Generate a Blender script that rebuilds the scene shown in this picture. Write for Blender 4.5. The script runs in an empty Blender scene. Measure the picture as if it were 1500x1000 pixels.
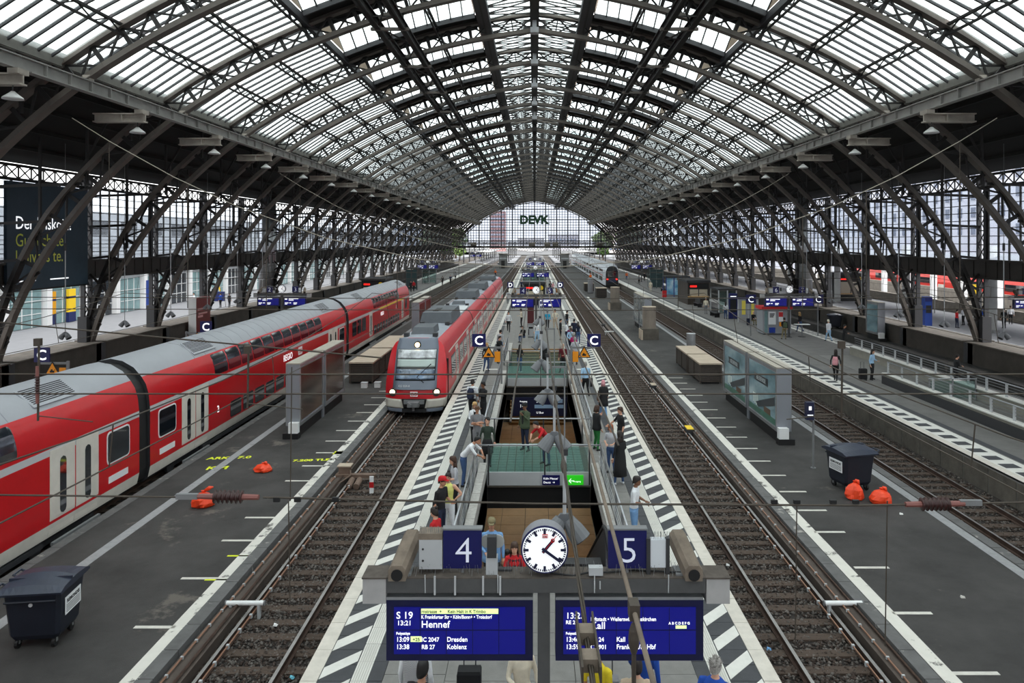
import bpy, math, random, bmesh
import numpy as np
from mathutils import Vector, Matrix
R = random.Random(7)
D = bpy.data
S = bpy.context.scene
LINK = S.collection.objects.link
PI = math.pi
# ------------------------------------------------------------------ camera, sky, exposure
F, VX, HY, EYE = 1060.0, 783.0, 353.0, 7.9        # lens in pixels, vanishing point, eye height over the platforms
cd = D.cameras.new('camera'); cam = D.objects.new('camera', cd); LINK(cam); S.camera = cam
cam.location = (0, 0, EYE); cam.rotation_euler = (PI/2, 0, 0)
cd.sensor_width = 36; cd.lens = F/1500*36
cd.shift_x = (750-VX)/1500; cd.shift_y = (HY-500)/1500
cd.clip_start = .2; cd.clip_end = 2000
w = D.worlds.new('overcast_sky'); S.world = w; w.use_nodes = True
nt = w.node_tree; nt.nodes.clear()
out = nt.nodes.new('ShaderNodeOutputWorld'); bg = nt.nodes.new('ShaderNodeBackground')
tc = nt.nodes.new('ShaderNodeTexCoord'); nz = nt.nodes.new('ShaderNodeTexNoise'); rp = nt.nodes.new('ShaderNodeValToRGB')
nz.inputs['Scale'].default_value = 2.2; nz.inputs['Detail'].default_value = 5
rp.color_ramp.elements[0].position = .3; rp.color_ramp.elements[0].color = (.88, .91, .94, 1)
rp.color_ramp.elements[1].position = .65; rp.color_ramp.elements[1].color = (1, .985, .96, 1)
nt.links.new(tc.outputs['Generated'], nz.inputs['Vector']); nt.links.new(nz.outputs['Fac'], rp.inputs['Fac'])
nt.links.new(rp.outputs['Color'], bg.inputs['Color']); nt.links.new(bg.outputs['Background'], out.inputs['Surface'])
bg.inputs['Strength'].default_value = 1.9
sd = D.lights.new('soft_sun', 'SUN'); sd.energy = 1.0; sd.angle = math.radians(50); sd.color = (1, .98, .95)
sun = D.objects.new('soft_sun', sd); LINK(sun); sun.rotation_euler = (math.radians(28), math.radians(12), 0)
S.view_settings.view_transform = 'Standard'; S.view_settings.look = 'None'
S.view_settings.exposure = 0.8; S.view_settings.gamma = 1; S.view_settings.use_curve_mapping = False
try:
    S.cycles.max_bounces = 6; S.cycles.transparent_max_bounces = 14; S.cycles.diffuse_bounces = 3
    S.cycles.caustics_reflective = False; S.cycles.caustics_refractive = False
except Exception: pass

def P(x, y, Y): return ((x-VX)*Y/F, Y, EYE-(y-HY)*Y/F)
def G(x, y, z=0.0):
    Y = (EYE-z)*F/(y-HY); return ((x-VX)*Y/F, Y, z)

# ------------------------------------------------------------------ materials
def lin(c):
    return tuple((v/255/12.92 if v/255 <= .04045 else ((v/255+.055)/1.055)**2.4) for v in c)
MC = {}
def M(name, rgb, rough=.6, metal=0., var=0., vs=3., bump=0., bs=30., emit=0., wear=None, ws=4., wt=.55, spec=.5, stretch=(1,1,1)):
    """rgb in 0..255 sRGB. var: tone variation by noise, bump: fine relief, wear: second colour in patches"""
    if name in MC: return MC[name]
    m = D.materials.new(name); m.use_nodes = True; n = m.node_tree.nodes; l = m.node_tree.links
    p = n['Principled BSDF']; c = lin(rgb)
    p.inputs['Base Color'].default_value = (*c, 1); p.inputs['Roughness'].default_value = rough
    p.inputs['Metallic'].default_value = metal; p.inputs['Specular IOR Level'].default_value = spec
    m.diffuse_color = (*c, 1)
    if var or bump or wear:
        g = n.new('ShaderNodeNewGeometry'); mp = n.new('ShaderNodeMapping'); mp.inputs['Scale'].default_value = stretch
        l.new(g.outputs['Position'], mp.inputs['Vector']); src = mp.outputs['Vector']
    col = None
    if var:
        t = n.new('ShaderNodeTexNoise'); t.inputs['Scale'].default_value = vs; t.inputs['Detail'].default_value = 6; t.inputs['Roughness'].default_value = .65
        l.new(src, t.inputs['Vector']); r = n.new('ShaderNodeValToRGB')
        r.color_ramp.elements[0].position = .3; r.color_ramp.elements[1].position = .7
        r.color_ramp.elements[0].color = (*[max(0, v*(1-var)) for v in c], 1); r.color_ramp.elements[1].color = (*[min(1, v*(1+var)) for v in c], 1)
        l.new(t.outputs['Fac'], r.inputs['Fac']); col = r.outputs['Color']
    if wear:
        t = n.new('ShaderNodeTexNoise'); t.inputs['Scale'].default_value = ws; t.inputs['Detail'].default_value = 8; t.inputs['Roughness'].default_value = .7
        l.new(src, t.inputs['Vector']); r = n.new('ShaderNodeValToRGB')
        r.color_ramp.elements[0].position = wt; r.color_ramp.elements[1].position = wt+.06
        l.new(t.outputs['Fac'], r.inputs['Fac']); mx = n.new('ShaderNodeMixRGB')
        mx.inputs['Color1'].default_value = (*c, 1)
        if col: l.new(col, mx.inputs['Color1'])
        mx.inputs['Color2'].default_value = (*lin(wear), 1); l.new(r.outputs['Color'], mx.inputs['Fac']); col = mx.outputs['Color']
    if col: l.new(col, p.inputs['Base Color'])
    if bump:
        t = n.new('ShaderNodeTexNoise'); t.inputs['Scale'].default_value = bs; t.inputs['Detail'].default_value = 4
        l.new(src, t.inputs['Vector']); b = n.new('ShaderNodeBump'); b.inputs['Strength'].default_value = bump; b.inputs['Distance'].default_value = .03
        l.new(t.outputs['Fac'], b.inputs['Height']); l.new(b.outputs['Normal'], p.inputs['Normal'])
    if emit:
        p.inputs['Emission Color'].default_value = (*c, 1); p.inputs['Emission Strength'].default_value = emit
    MC[name] = m; return m
def glass(name, tint=(.9, .95, .95), clear=.86, body=(.8, .85, .85), gloss=.06):
    if name in MC: return MC[name]
    m = D.materials.new(name); m.use_nodes = True; n = m.node_tree.nodes; l = m.node_tree.links; n.clear()
    o = n.new('ShaderNodeOutputMaterial'); t = n.new('ShaderNodeBsdfTransparent'); d = n.new('ShaderNodeBsdfTranslucent'); g = n.new('ShaderNodeBsdfGlossy')
    t.inputs['Color'].default_value = (*tint, 1); d.inputs['Color'].default_value = (*body, 1); g.inputs['Roughness'].default_value = .05
    a = n.new('ShaderNodeMixShader'); b = n.new('ShaderNodeMixShader'); a.inputs['Fac'].default_value = 1-clear; b.inputs['Fac'].default_value = gloss
    l.new(t.outputs[0], a.inputs[1]); l.new(d.outputs[0], a.inputs[2]); l.new(a.outputs[0], b.inputs[1]); l.new(g.outputs[0], b.inputs[2]); l.new(b.outputs[0], o.inputs['Surface'])
    MC[name] = m; return m

steel = M('roof_steel', (94, 87, 81), .55, .15, .25, .8)
steel_l = M('painted_girder', (146, 144, 140), .5, .1, .15, 1.2)
steel_d = M('dark_steel', (29, 26, 25), .6, .1, .3, 1.)
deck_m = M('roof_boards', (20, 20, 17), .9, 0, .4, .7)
roofglass = glass('roof_glass')
winglass = glass('window_glass', (.85, .88, .92), .9, (.6, .62, .65), .06)
balglass = glass('balustrade_glass', (.72, .84, .82), .9, (.6, .75, .72), .08)
concrete = M('concrete', (128, 122, 113), .85, 0, .22, 2., .25, 40)
conc_d = M('grimy_concrete', (92, 86, 79), .9, 0, .35, 1.6, .3, 30)
asphalt = M('asphalt', (60, 58, 57), .9, 0, .42, .55, .35, 60, wear=(98, 92, 86), ws=.5, wt=.6)
paving = M('grey_paving', (124, 122, 119), .8, 0, .14, 2.5, .1, 40)
hatch_d = M('dark_paving', (62, 63, 67), .7, 0, .18, 3., .1, 40)
white_st = M('white_stone', (216, 214, 208), .75, 0, .08, 4., wear=(150, 146, 140), ws=9., wt=.66)
edge_st = M('edge_stone', (205, 198, 188), .8, 0, .12, 3., .1, 50, wear=(110, 102, 95), ws=14., wt=.7)
ballast = M('ballast', (40, 34, 31), .95, 0, .5, 9., .9, 22)
stone_m = M('ballast_stone', (92, 86, 82), .9, 0, .7, 6.)
stone_b = M('brown_ballast_stone', (60, 48, 42), .9, 0, .4, 6.)
sleeper_m = M('sleeper_wood', (74, 60, 51), .85, 0, .35, 3., .4, 18, stretch=(1, 6, 1))
rail_top = M('rail_head', (150, 146, 144), .38, .7, .2, 2.)
rail_side = M('rail_rust', (70, 52, 44), .8, .2, .3, 4.)
copper = M('cable_copper', (150, 112, 92), .6, .3)
black = M('black', (18, 18, 20), .6)
dkgrey = M('dark_grey', (52, 52, 55), .6)
midgrey = M('mid_grey', (120, 121, 123), .55)
ltgrey = M('light_grey', (182, 184, 187), .5, 0, .05, 2.)
white = M('white_paint', (232, 233, 233), .5)
silver = M('brushed_metal', (176, 178, 182), .32, .8, .1, 3.)
dusty = M('dusty_brown', (122, 110, 98), .9, 0, .25, 6.)
dbblue = M('sign_blue', (7, 10, 84), .45)
lcdblue = M('screen_blue', (5, 7, 112), .35, emit=.3)
lcdframe = M('screen_frame_blue', (6, 8, 58), .4)
letter = M('white_lettering', (240, 242, 245), .5, emit=.55)
signwhite = M('sign_white', (238, 240, 242), .5)
lime = M('ticker_lime', (216, 236, 160), .5, emit=.5)
orange = M('warning_orange', (240, 150, 20), .5)
yellow = M('signal_yellow', (244, 204, 30), .6)
red_t = M('train_red', (196, 16, 26), .28, 0, .06, 1.5)
red_s = M('sbahn_red', (200, 34, 44), .32, 0, .08, 1.)
t_white = M('train_white', (205, 200, 190), .45, 0, .1, 1.5)
t_grey = M('train_roof_grey', (160, 162, 168), .55, 0, .05, .8)
t_dark = M('train_underframe', (40, 41, 44), .7, 0, .2, 2.)
t_glass = M('train_window', (22, 28, 36), .05, 0, .5, 2., spec=.9); t_glass.node_tree.nodes['Principled BSDF'].inputs['IOR'].default_value = 2.1
belt = M('train_belt_grey', (190, 190, 192), .45)
wire_m = M('wire_grey', (74, 66, 58), .6, .3)
wire_l = M('wire_pale', (150, 142, 130), .6, .2)
insul = M('brown_insulator', (58, 28, 26), .3)
insul_r = M('red_brown_rod', (128, 78, 72), .5)
orangebag = M('orange_bag', (244, 74, 34), .45)
bin_m = M('bin_navy', (26, 30, 42), .5, 0, .15, 3.)
lid_m = M('bin_lid', (44, 50, 66), .45, 0, .15, 3.)
tan = M('tan_tile', (160, 124, 84), .6, 0, .18, 1.5)
tan_s = M('tan_step', (196, 156, 104), .7, 0, .1, 2.)
brown_mesh = M('brown_louvre', (72, 64, 58), .8, 0, .2, 6.)
beige_top = M('beige_slab', (182, 166, 148), .8, 0, .1, 2.)

# ------------------------------------------------------------------ mesh builder
KIDS = {}
def reg(o, parent):
    LINK(o); o.parent = parent
    if parent is not None: KIDS.setdefault(parent.name, []).append(o)
    return o
class MB:
    def __init__(s): s.v = []; s.f = []; s.m = []
    def box(s, x0, x1, y0, y1, z0, z1, m=0):
        b = len(s.v); s.v += [(x0,y0,z0),(x1,y0,z0),(x1,y1,z0),(x0,y1,z0),(x0,y0,z1),(x1,y0,z1),(x1,y1,z1),(x0,y1,z1)]
        s.f += [(b+3,b+2,b+1,b),(b+4,b+5,b+6,b+7),(b,b+1,b+5,b+4),(b+1,b+2,b+6,b+5),(b+2,b+3,b+7,b+6),(b+3,b,b+4,b+7)]; s.m += [m]*6; return s
    def bar(s, p, q, w, h=None, m=0, up=(0,0,1)):
        h = h or w; p = Vector(p); q = Vector(q); d = (q-p).normalized(); u = Vector(up)
        if abs(d.dot(u)) > .98: u = Vector((0,1,0)) if abs(d.y) < .9 else Vector((1,0,0))
        a = d.cross(u).normalized(); u = a.cross(d).normalized(); a = a*w/2; u = u*h/2; b = len(s.v)
        s.v += [tuple(p-a-u), tuple(p+a-u), tuple(p+a+u), tuple(p-a+u), tuple(q-a-u), tuple(q+a-u), tuple(q+a+u), tuple(q-a+u)]
        s.f += [(b,b+3,b+2,b+1),(b+4,b+5,b+6,b+7),(b,b+1,b+5,b+4),(b+1,b+2,b+6,b+5),(b+2,b+3,b+7,b+6),(b+3,b,b+4,b+7)]; s.m += [m]*6; return s
    def loft(s, rings, m=0, caps=True, closed=True, ms=None):
        b = len(s.v); n = len(rings[0])
        for r in rings: s.v += [tuple(p) for p in r]
        k = n if closed else n-1
        for i in range(len(rings)-1):
            for j in range(k):
                a = b+i*n+j; c = b+i*n+(j+1) % n
                s.f.append((a, c, c+n, a+n)); s.m.append(ms[j] if ms else m)
        if caps and closed:
            s.f.append(tuple(b+j for j in reversed(range(n)))); s.f.append(tuple(b+(len(rings)-1)*n+j for j in range(n))); s.m += [m if not ms else ms[-1]]*2
        return s
    def tube(s, pts, r, n=6, m=0, caps=True):
        rs = r if isinstance(r, (list, tuple)) else [r]*len(pts); pts = [Vector(p) for p in pts]; rings = []; prev = None
        for i, p in enumerate(pts):
            d = (pts[min(i+1, len(pts)-1)]-pts[max(i-1, 0)]).normalized()
            u = prev if prev is not None else (Vector((0,0,1)) if abs(d.z) < .9 else Vector((1,0,0)))
            a = d.cross(u)
            if a.length < 1e-4: a = d.cross(Vector((0,1,0)))
            a.normalize(); u = a.cross(d).normalized(); prev = u
            rings.append([p+(a*math.cos(t)+u*math.sin(t))*rs[i] for t in (2*PI*k/n for k in range(n))])
        return s.loft(rings, m, caps)
    def cyl(s, p, q, r, n=14, m=0): return s.tube([p, q], r if isinstance(r, (list, tuple)) else [r, r], n, m)
    def prism(s, pts, d, m=0):
        d = Vector(d); return s.loft([[Vector(p) for p in pts], [Vector(p)+d for p in pts]], m)
    def ell(s, c, rx, ry, rz, n=10, k=7, m=0):
        rings = []
        for i in range(k+1):
            t = -PI/2+PI*i/k; e = max(math.cos(t), .02)
            rings.append([(c[0]+rx*e*math.cos(a), c[1]+ry*e*math.sin(a), c[2]+rz*math.sin(t)) for a in (2*PI*j/n for j in range(n))])
        return s.loft(rings, m)
    def quad(s, a, b, c, d, m=0):
        k = len(s.v); s.v += [tuple(a), tuple(b), tuple(c), tuple(d)]; s.f.append((k, k+1, k+2, k+3)); s.m.append(m); return s
    def mesh(s, name, mats, smooth=False):
        me = D.meshes.new(name); me.from_pydata(s.v, [], s.f)
        for m in (mats if isinstance(mats, (list, tuple)) else [mats]): me.materials.append(m)
        if isinstance(mats, (list, tuple)) and len(mats) > 1: me.polygons.foreach_set('material_index', s.m)
        if smooth: me.polygons.foreach_set('use_smooth', [True]*len(s.f))
        return me
    def build(s, name, mats, parent=None, smooth=False, loc=None):
        o = reg(D.objects.new(name, s.mesh(name, mats, smooth)), parent)
        if loc: o.location = loc
        return o
def put(name, me, parent=None, loc=(0,0,0), rz=0.):
    o = reg(D.objects.new(name, me), parent); o.location = loc; o.rotation_euler = (0, 0, rz); return o
LABELS = {}
def tag(o, label, cat, group=None, kind=None):
    o['label'] = label; o['category'] = cat
    if group: o['group'] = group
    if kind: o['kind'] = kind
    if label in LABELS and not group: print('DUP LABEL', label)
    LABELS[label] = 1
    n = len(label.split())
    if n < 4 or n > 16: print('LABEL LEN', n, label)
    return o
def thing(name, label, cat, loc=(0,0,0), rz=0., group=None, kind=None):
    o = D.objects.new(name, None); LINK(o); o.location = loc; o.rotation_euler = (0, 0, rz); o.empty_display_size = .2
    return tag(o, label, cat, group, kind)
def struct(name, loc=(0,0,0)):
    o = D.objects.new(name, None); LINK(o); o.location = loc; o['kind'] = 'structure'; return o
def dup(o, loc=None, rz=None, label=None, parent=None):
    c = reg(o.copy(), parent)
    if loc is not None: c.location = loc
    if rz is not None: c.rotation_euler = (0, 0, rz)
    if label: tag(c, label, c['category'], c.get('group'))
    for ch in KIDS.get(o.name, ()): dup(ch, parent=c)
    return c
UNIT = {}
def ubar(name, p, q, w, h, mat, parent=None, up=(0,0,1)):
    if mat.name not in UNIT: UNIT[mat.name] = MB().box(-.5, .5, 0, 1, -.5, .5).mesh('unit_bar_'+mat.name, mat)
    o = reg(D.objects.new(name, UNIT[mat.name]), parent)
    p = Vector(p); q = Vector(q); d = q-p; L = d.length; d.normalize(); u = Vector(up)
    if abs(d.dot(u)) > .98: u = Vector((0,1,0)) if abs(d.y) < .9 else Vector((1,0,0))
    a = d.cross(u).normalized(); u = a.cross(d).normalized()
    o.matrix_local = Matrix(((a.x*w, d.x*L, u.x*h, p.x), (a.y*w, d.y*L, u.y*h, p.y), (a.z*w, d.z*L, u.z*h, p.z), (0,0,0,1)))
    return o
def lattice_mesh_bar(mb, p, q, w, h, m=0, up=(0,0,1)): mb.bar(p, q, w, h, m, up)
TMP = D.scenes.new('bench')
def baked(o):
    """mesh of an object with its modifiers, made in a scratch scene"""
    TMP.collection.objects.link(o)
    with bpy.context.temp_override(scene=TMP, view_layer=TMP.view_layers[0]):
        dg = bpy.context.evaluated_depsgraph_get(); dg.update()
    me = D.meshes.new_from_object(o.evaluated_get(dg)); TMP.collection.objects.unlink(o); return me
TXT = {}
def text(name, s, loc, size, mat, parent=None, align='LEFT', rot=(PI/2, 0, 0), bold=0., sx=1., depth=.002):
    key = (s, size, mat.name, align, bold, depth)
    if key not in TXT:
        cu = D.curves.new('txt', 'FONT'); cu.body = s; cu.size = size; cu.align_x = align; cu.extrude = depth; cu.offset = bold; cu.resolution_u = 3
        o = D.objects.new('txt', cu); me = baked(o); me.name = 'lettering'
        D.objects.remove(o); D.curves.remove(cu); me.materials.clear(); me.materials.append(mat); TXT[key] = me
    o = reg(D.objects.new(name, TXT[key]), parent); o.location = loc; o.rotation_euler = rot; o.scale = (sx, 1, 1); return o
# ------------------------------------------------------------------ the train shed
PITCH, Y0, NEAR, FAR = 8.5, 48.3, -7, 25           # roof arches stand at Y0 + PITCH*k
AY = lambda k: Y0+PITCH*k
YEND = AY(FAR)
prof = [(0,21.85),(4,21.25),(7.4,20.42),(9.9,19.6),(13.4,18.2),(16.4,16.7),(19.3,14.95),(21.7,13.05),(23.1,11.75),(24.2,10.6),(25.4,9.2),(26.4,7.9),(27.7,5.8),(28.8,3.4),(29.5,1.15)]
def resample(pts, n):
    d = [0]
    for a, b in zip(pts, pts[1:]): d.append(d[-1]+math.dist(a, b))
    o = []
    for i in range(n+1):
        t = d[-1]*i/n; j = max(k for k in range(len(d)) if d[k] <= t+1e-9); j = min(j, len(d)-2)
        f = (t-d[j])/(d[j+1]-d[j]); o.append((pts[j][0]+(pts[j+1][0]-pts[j][0])*f, pts[j][1]+(pts[j+1][1]-pts[j][1])*f))
    return o
low = resample(prof, 27)
for _ in range(2): low = [low[0]]+[((a[0]+2*b[0]+c[0])/4, (a[1]+2*b[1]+c[1])/4) for a, b, c in zip(low, low[1:], low[2:])]+[low[-1]]
def norms(pts):
    o = []
    for i in range(len(pts)):
        a = pts[max(i-1, 0)]; b = pts[min(i+1, len(pts)-1)]; dx, dz = b[0]-a[0], b[1]-a[1]; L = math.hypot(dx, dz); o.append((-dz/L, dx/L))
    return o
def offset(pts, f): return [(x+n[0]*f(z), z+n[1]*f(z)) for (x, z), n in zip(pts, norms(pts))]
depth = lambda z: 1.12 if z > 8.5 else .5+.62*max(0, (z-1.15)/7.35)
up = offset(low, depth)
up[0] = (0, up[0][1])
def zlow(X):
    X = abs(X)
    for a, b in zip(low, low[1:]):
        if a[0] <= X <= b[0]+1e-6: return a[1]+(b[1]-a[1])*(X-a[0])/(b[0]-a[0])
    return 1.2
def chord(pts, side):
    m = MB(); w = .27
    q = [(side*x, 0, z) for x, z in pts]
    for a, b in zip(q, q[1:]):
        n = Vector((-(b[2]-a[2]), 0, b[0]-a[0])).normalized()
        if n.z < 0: n = -n
        m.bar(a, b, .46, .05, 0, n)
        for s in (-.1, .1):
            a2 = Vector(a)+n*.14+Vector((0, s, 0)); b2 = Vector(b)+n*.14+Vector((0, s, 0)); m.bar(a2, b2, .05, .24, 0, n)
    return m
def arch_parts():
    """bars of one arch: list of (name, p, q, w, h)"""
    L = []
    for s in (-1, 1):
        a = [Vector((s*x, 0, z+.1)) for x, z in low]; b = [Vector((s*x, 0, z)) for x, z in up]
        for i in range(len(a)):
            if i and i < len(a)-1: L.append(('lattice_post', a[i], b[i], .08, .2))
            if i < len(a)-1:
                if low[i][0] < 20.5:
                    L.append(('lattice_bar', a[i], b[i+1], .07, .09)); L.append(('lattice_bar', b[i], a[i+1], .07, .09))
                else: L.append(('lattice_bar', a[i], b[i+1], .07, .1) if i % 2 else ('lattice_bar', b[i], a[i+1], .07, .1))
        # ties between the leg, the outer chord and the wall column
        for X, Z in ((24.9, 11.05), (26.6, 9.0), (28.1, 6.9)):
            L.append(('tie_bar', Vector((s*X, 0, Z)), Vector((s*29.7, 0, Z-.15)), .1, .16))
        for X in (22.2, 24.6, 27.2): L.append(('roof_post', Vector((s*X, 0, zlow(X)+.9)), Vector((s*X, 0, 15.85-(X-20.4)*.33)), .12, .14))
        L.append(('tie_bar', Vector((s*26.4, 0, 9.2)), Vector((s*23.2, 0, 15.0)), .08, .1))
        # struts of the pier under the plate girder
        for z0, z1 in ((6.2, 4.6), (4.4, 5.7), (4.3, 2.6), (2.5, 4.1), (2.4, 1.5)):
            xl = max(x for x, z in low if z >= z0-.9); L.append(('pier_strut', Vector((s*(xl-.1), 0, z0)), Vector((s*29.65, 0, z1)), .1, .14))
    return L
LOWM = {s: chord(low, s).mesh('lower_chord', steel) for s in (-1, 1)}
UPM = {s: chord(up[:-4], s).mesh('upper_chord', steel) for s in (-1, 1)}
UPM2 = {s: chord(up[-5:], s).mesh('leg_outer_chord', steel_d) for s in (-1, 1)}
parts = arch_parts()
mb = MB()
for nm, p, q, ww, h in parts: mb.bar(p, q, ww, h)
LAT_FAR = mb.mesh('lattice', steel_d)
hinge = MB(); hinge.box(-.28, .28, -.3, .3, 21.75, 22.1).box(-.14, .14, -.14, .14, 22.1, 23.0).cyl((0,-.34,21.95), (0,.34,21.95), .2, 12)
HINGE = hinge.mesh('crown_hinge', ltgrey); HINGE2 = hinge.mesh('crown_hinge', steel_d)
def column_mesh():
    m = MB()
    for s in (-1, 1):
        for y in (-.38, .38): m.box(s*29.9-.14, s*29.9+.14, y-.07, y+.07, 1.1, 12.2)
        z = 2.9
        while z < 11.4:
            for y in (-.38, .38): pass
            m.bar((s*29.85, -.38, z), (s*29.85, .38, z+.95), .05, .05).bar((s*29.85, .38, z), (s*29.85, -.38, z+.95), .05, .05).bar((s*29.85, -.38, z), (s*29.85, .38, z), .05, .07)
            z += .95
        m.box(s*29.9-.3, s*29.9+.3, -.5, .5, 1.1, 2.9)
    return m.mesh('pier_column', dkgrey)
COLM = column_mesh()
for k in range(NEAR, FAR+1):
    a = struct('roof_arch', (0, AY(k), 0))
    for s in (-1, 1): put('lower_chord', LOWM[s], a); put('upper_chord', UPM[s], a); put('leg_outer_chord', UPM2[s], a)
    put('crown_hinge', HINGE if k < 5 else HINGE2, a); put('pier_column', COLM, a)
    if -5 <= k <= 2:
        for nm, p, q, ww, h in parts: ubar(nm, p, q, ww, h, steel_d, a)
    else:
        o = put('lattice', LAT_FAR, a); o['kind'] = 'stuff'
# ---- roof skin, bay by bay
ROOFX = [3.3, 6.4, 9.5, 12.6, 15.2, 17.8, 20.4]
zr = lambda X: zlow(X)+1.32/math.cos(min(.75, .029*abs(X)))
def purlin_mesh(s, X):
    m = MB(); z = zr(X)-.12; h = .42; L = PITCH
    m.bar((s*X, 0, z), (s*X, L, z), .16, .1).bar((s*X, 0, z-h), (s*X, L, z-h), .12, .08)
    n = 8
    for i in range(n):
        y0, y1 = L*i/n, L*(i+1)/n
        m.bar((s*X, y0, z if i % 2 else z-h), (s*X, y1, z-h if i % 2 else z), .05, .05)
    return m.mesh('purlin', steel_d)
PUR = {(s, X): purlin_mesh(s, X) for s in (-1, 1) for X in ROOFX}
NB = 10
def pane_pts(s, i):
    x0, x1 = ROOFX[i], ROOFX[i+1]
    return Vector((s*x0, 0, zr(x0)+.05)), Vector((s*x1, 0, zr(x1)+.05))
def slab(m, a, b, c, d):
    t = Vector((0, 0, .03)); m.loft([[a, b, b+t, a+t], [d, c, c+t, d+t]])
def pane_mesh(s, i):
    a, b = pane_pts(s, i); y = Vector((0, PITCH/NB-.11, 0)); m = MB(); a = a+(b-a)*.03; b = b-(b-a)*.03
    slab(m, a, a+y, b+y, b); return m.mesh('pane', roofglass)
PANE = {(s, i): pane_mesh(s, i) for s in (-1, 1) for i in (3, 4, 5)}
def field_mesh(s, i):
    a, b = pane_pts(s, i); m = MB(); y = Vector((0, PITCH, 0)); slab(m, a, a+y, b+y, b); return m.mesh('glazing', roofglass)
FIELD = {(s, i): field_mesh(s, i) for s in (-1, 1) for i in (3, 4, 5)}
def bars_mesh(s, i):
    a, b = pane_pts(s, i); m = MB()
    for j in range(NB): m.bar(a+Vector((0, j*PITCH/NB, -.02)), b+Vector((0, j*PITCH/NB, -.02)), .1, .12)
    m1 = MB().bar(a+Vector((0, 0, -.02)), b+Vector((0, 0, -.02)), .1, .12)
    return m.mesh('glazing_bar_run', dkgrey), m1.mesh('glazing_bar', dkgrey)
BARS = {(s, i): bars_mesh(s, i) for s in (-1, 1) for i in (3, 4, 5)}
# gabled lanterns lying across each bay: ridge along the arch, glass slopes to both sides
LX0, LX1, LN = 3.9, 12.35, 11; LY0, LYR, LY1, LH = 1.25, 4.25, 7.25, 1.25
def lan(s, q, y): X = LX0+(LX1-LX0)*q/LN; return Vector((s*X, y, zr(X)+.1+(LH if y == LYR else 0)))
LP, LF, LB = {}, {}, {}
for s in (-1, 1):
    for e, (ya, yb) in enumerate(((LY0, LYR), (LY1, LYR))):
        f = MB()
        for q in range(LN):
            a, b, c, d = lan(s, q+.05, ya), lan(s, q+.95, ya), lan(s, q+.95, yb), lan(s, q+.05, yb); m = MB(); slab(m, a, b, c, d); LP[s, e, q] = m.mesh('lantern_pane', roofglass); slab(f, a, b, c, d)
        LF[s, e] = f.mesh('lantern_glazing', roofglass)
    m = MB()
    for q in range(LN+1):
        for y in (LY0, LY1): m.bar(lan(s, q, y)-Vector((0, 0, .03)), lan(s, q, LYR)-Vector((0, 0, .03)), .07, .1)
    for q in range(LN):
        m.bar(lan(s, q, LYR)-Vector((0, 0, .04)), lan(s, q+1, LYR)-Vector((0, 0, .04)), .12, .14)
        for y in (LY0, LY1): m.bar(lan(s, q, y)-Vector((0, 0, .1)), lan(s, q+1, y)-Vector((0, 0, .1)), .14, .3)
    LB[s] = m.mesh('lantern_frame', dkgrey)
def lantern_deck(s):
    m = MB()
    for ya, yb in ((0, LY0), (LY1, PITCH)):
        r = [[Vector((s*X, y, zr(X)+h)) for y, h in ((ya, 0), (yb, 0), (yb, .06), (ya, .06))] for X in (3.3, 5, 7, 9, 11, 12.6)]; m.loft(r)
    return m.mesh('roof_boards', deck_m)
LDK = {s: lantern_deck(s) for s in (-1, 1)}
def lantern_end(s):
    m = MB()
    for q in (0, LN): a, b, c = lan(s, q, LY0), lan(s, q, LYR), lan(s, q, LY1); m.prism([a, b, c], (.03, 0, 0))
    return m.mesh('lantern_end', M('lantern_end_board', (150, 132, 112), .8))
LED = {s: lantern_end(s) for s in (-1, 1)}
def deck_mesh(s):
    m = MB(); m.loft([[(s*20.4, 0, 15.85), (s*20.4, PITCH, 15.85), (s*20.4, PITCH, 16.0), (s*20.4, 0, 16.0)], [(s*30.6, 0, 12.5), (s*30.6, PITCH, 12.5), (s*30.6, PITCH, 12.65), (s*30.6, 0, 12.65)]])
    for X in (22.5, 24.5, 26.5, 28.5): m.bar((s*X, 0, 15.75-(X-20.4)*.33), (s*X, PITCH, 15.75-(X-20.4)*.33), .14, .2)
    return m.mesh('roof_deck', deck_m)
DECK = {s: deck_mesh(s) for s in (-1, 1)}
def gutter_mesh(s):
    m = MB(); m.box(s*20.7-.35, s*20.7+.35, 0, PITCH, 15.35, 15.5).box(s*20.35-.05, s*20.35+.05, 0, PITCH, 15.4, 16.0); return m.mesh('gutter', M('gutter_board', (110, 108, 102), .8, 0, .25, 1.))
GUT = {s: gutter_mesh(s) for s in (-1, 1)}
def upstand_mesh(s):      # dark box gutter beside the ridge and trimmer at the foot of the lanterns
    m = MB(); m.box(s*3.3-.4, s*3.3+.4, 0, PITCH, zr(3.3)-.55, zr(3.3)-.05).box(s*12.5-.15, s*12.5+.15, 0, PITCH, zr(12.5)-.3, zr(12.5)+.1)
    return m.mesh('lantern_trimmer', dkgrey)
UPS = {s: upstand_mesh(s) for s in (-1, 1)}
def ridge_mesh():
    m = MB(); z0 = zr(0)
    for s in (-1, 1):
        m.loft([[(0, 0, z0), (0, PITCH, z0), (0, PITCH, z0+.03), (0, 0, z0+.03)], [(s*3.3, 0, zr(3.3)), (s*3.3, PITCH, zr(3.3)), (s*3.3, PITCH, zr(3.3)+.03), (s*3.3, 0, zr(3.3)+.03)]])
    return m.mesh('ridge_glazing', roofglass)
RIDGE = ridge_mesh()
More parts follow.
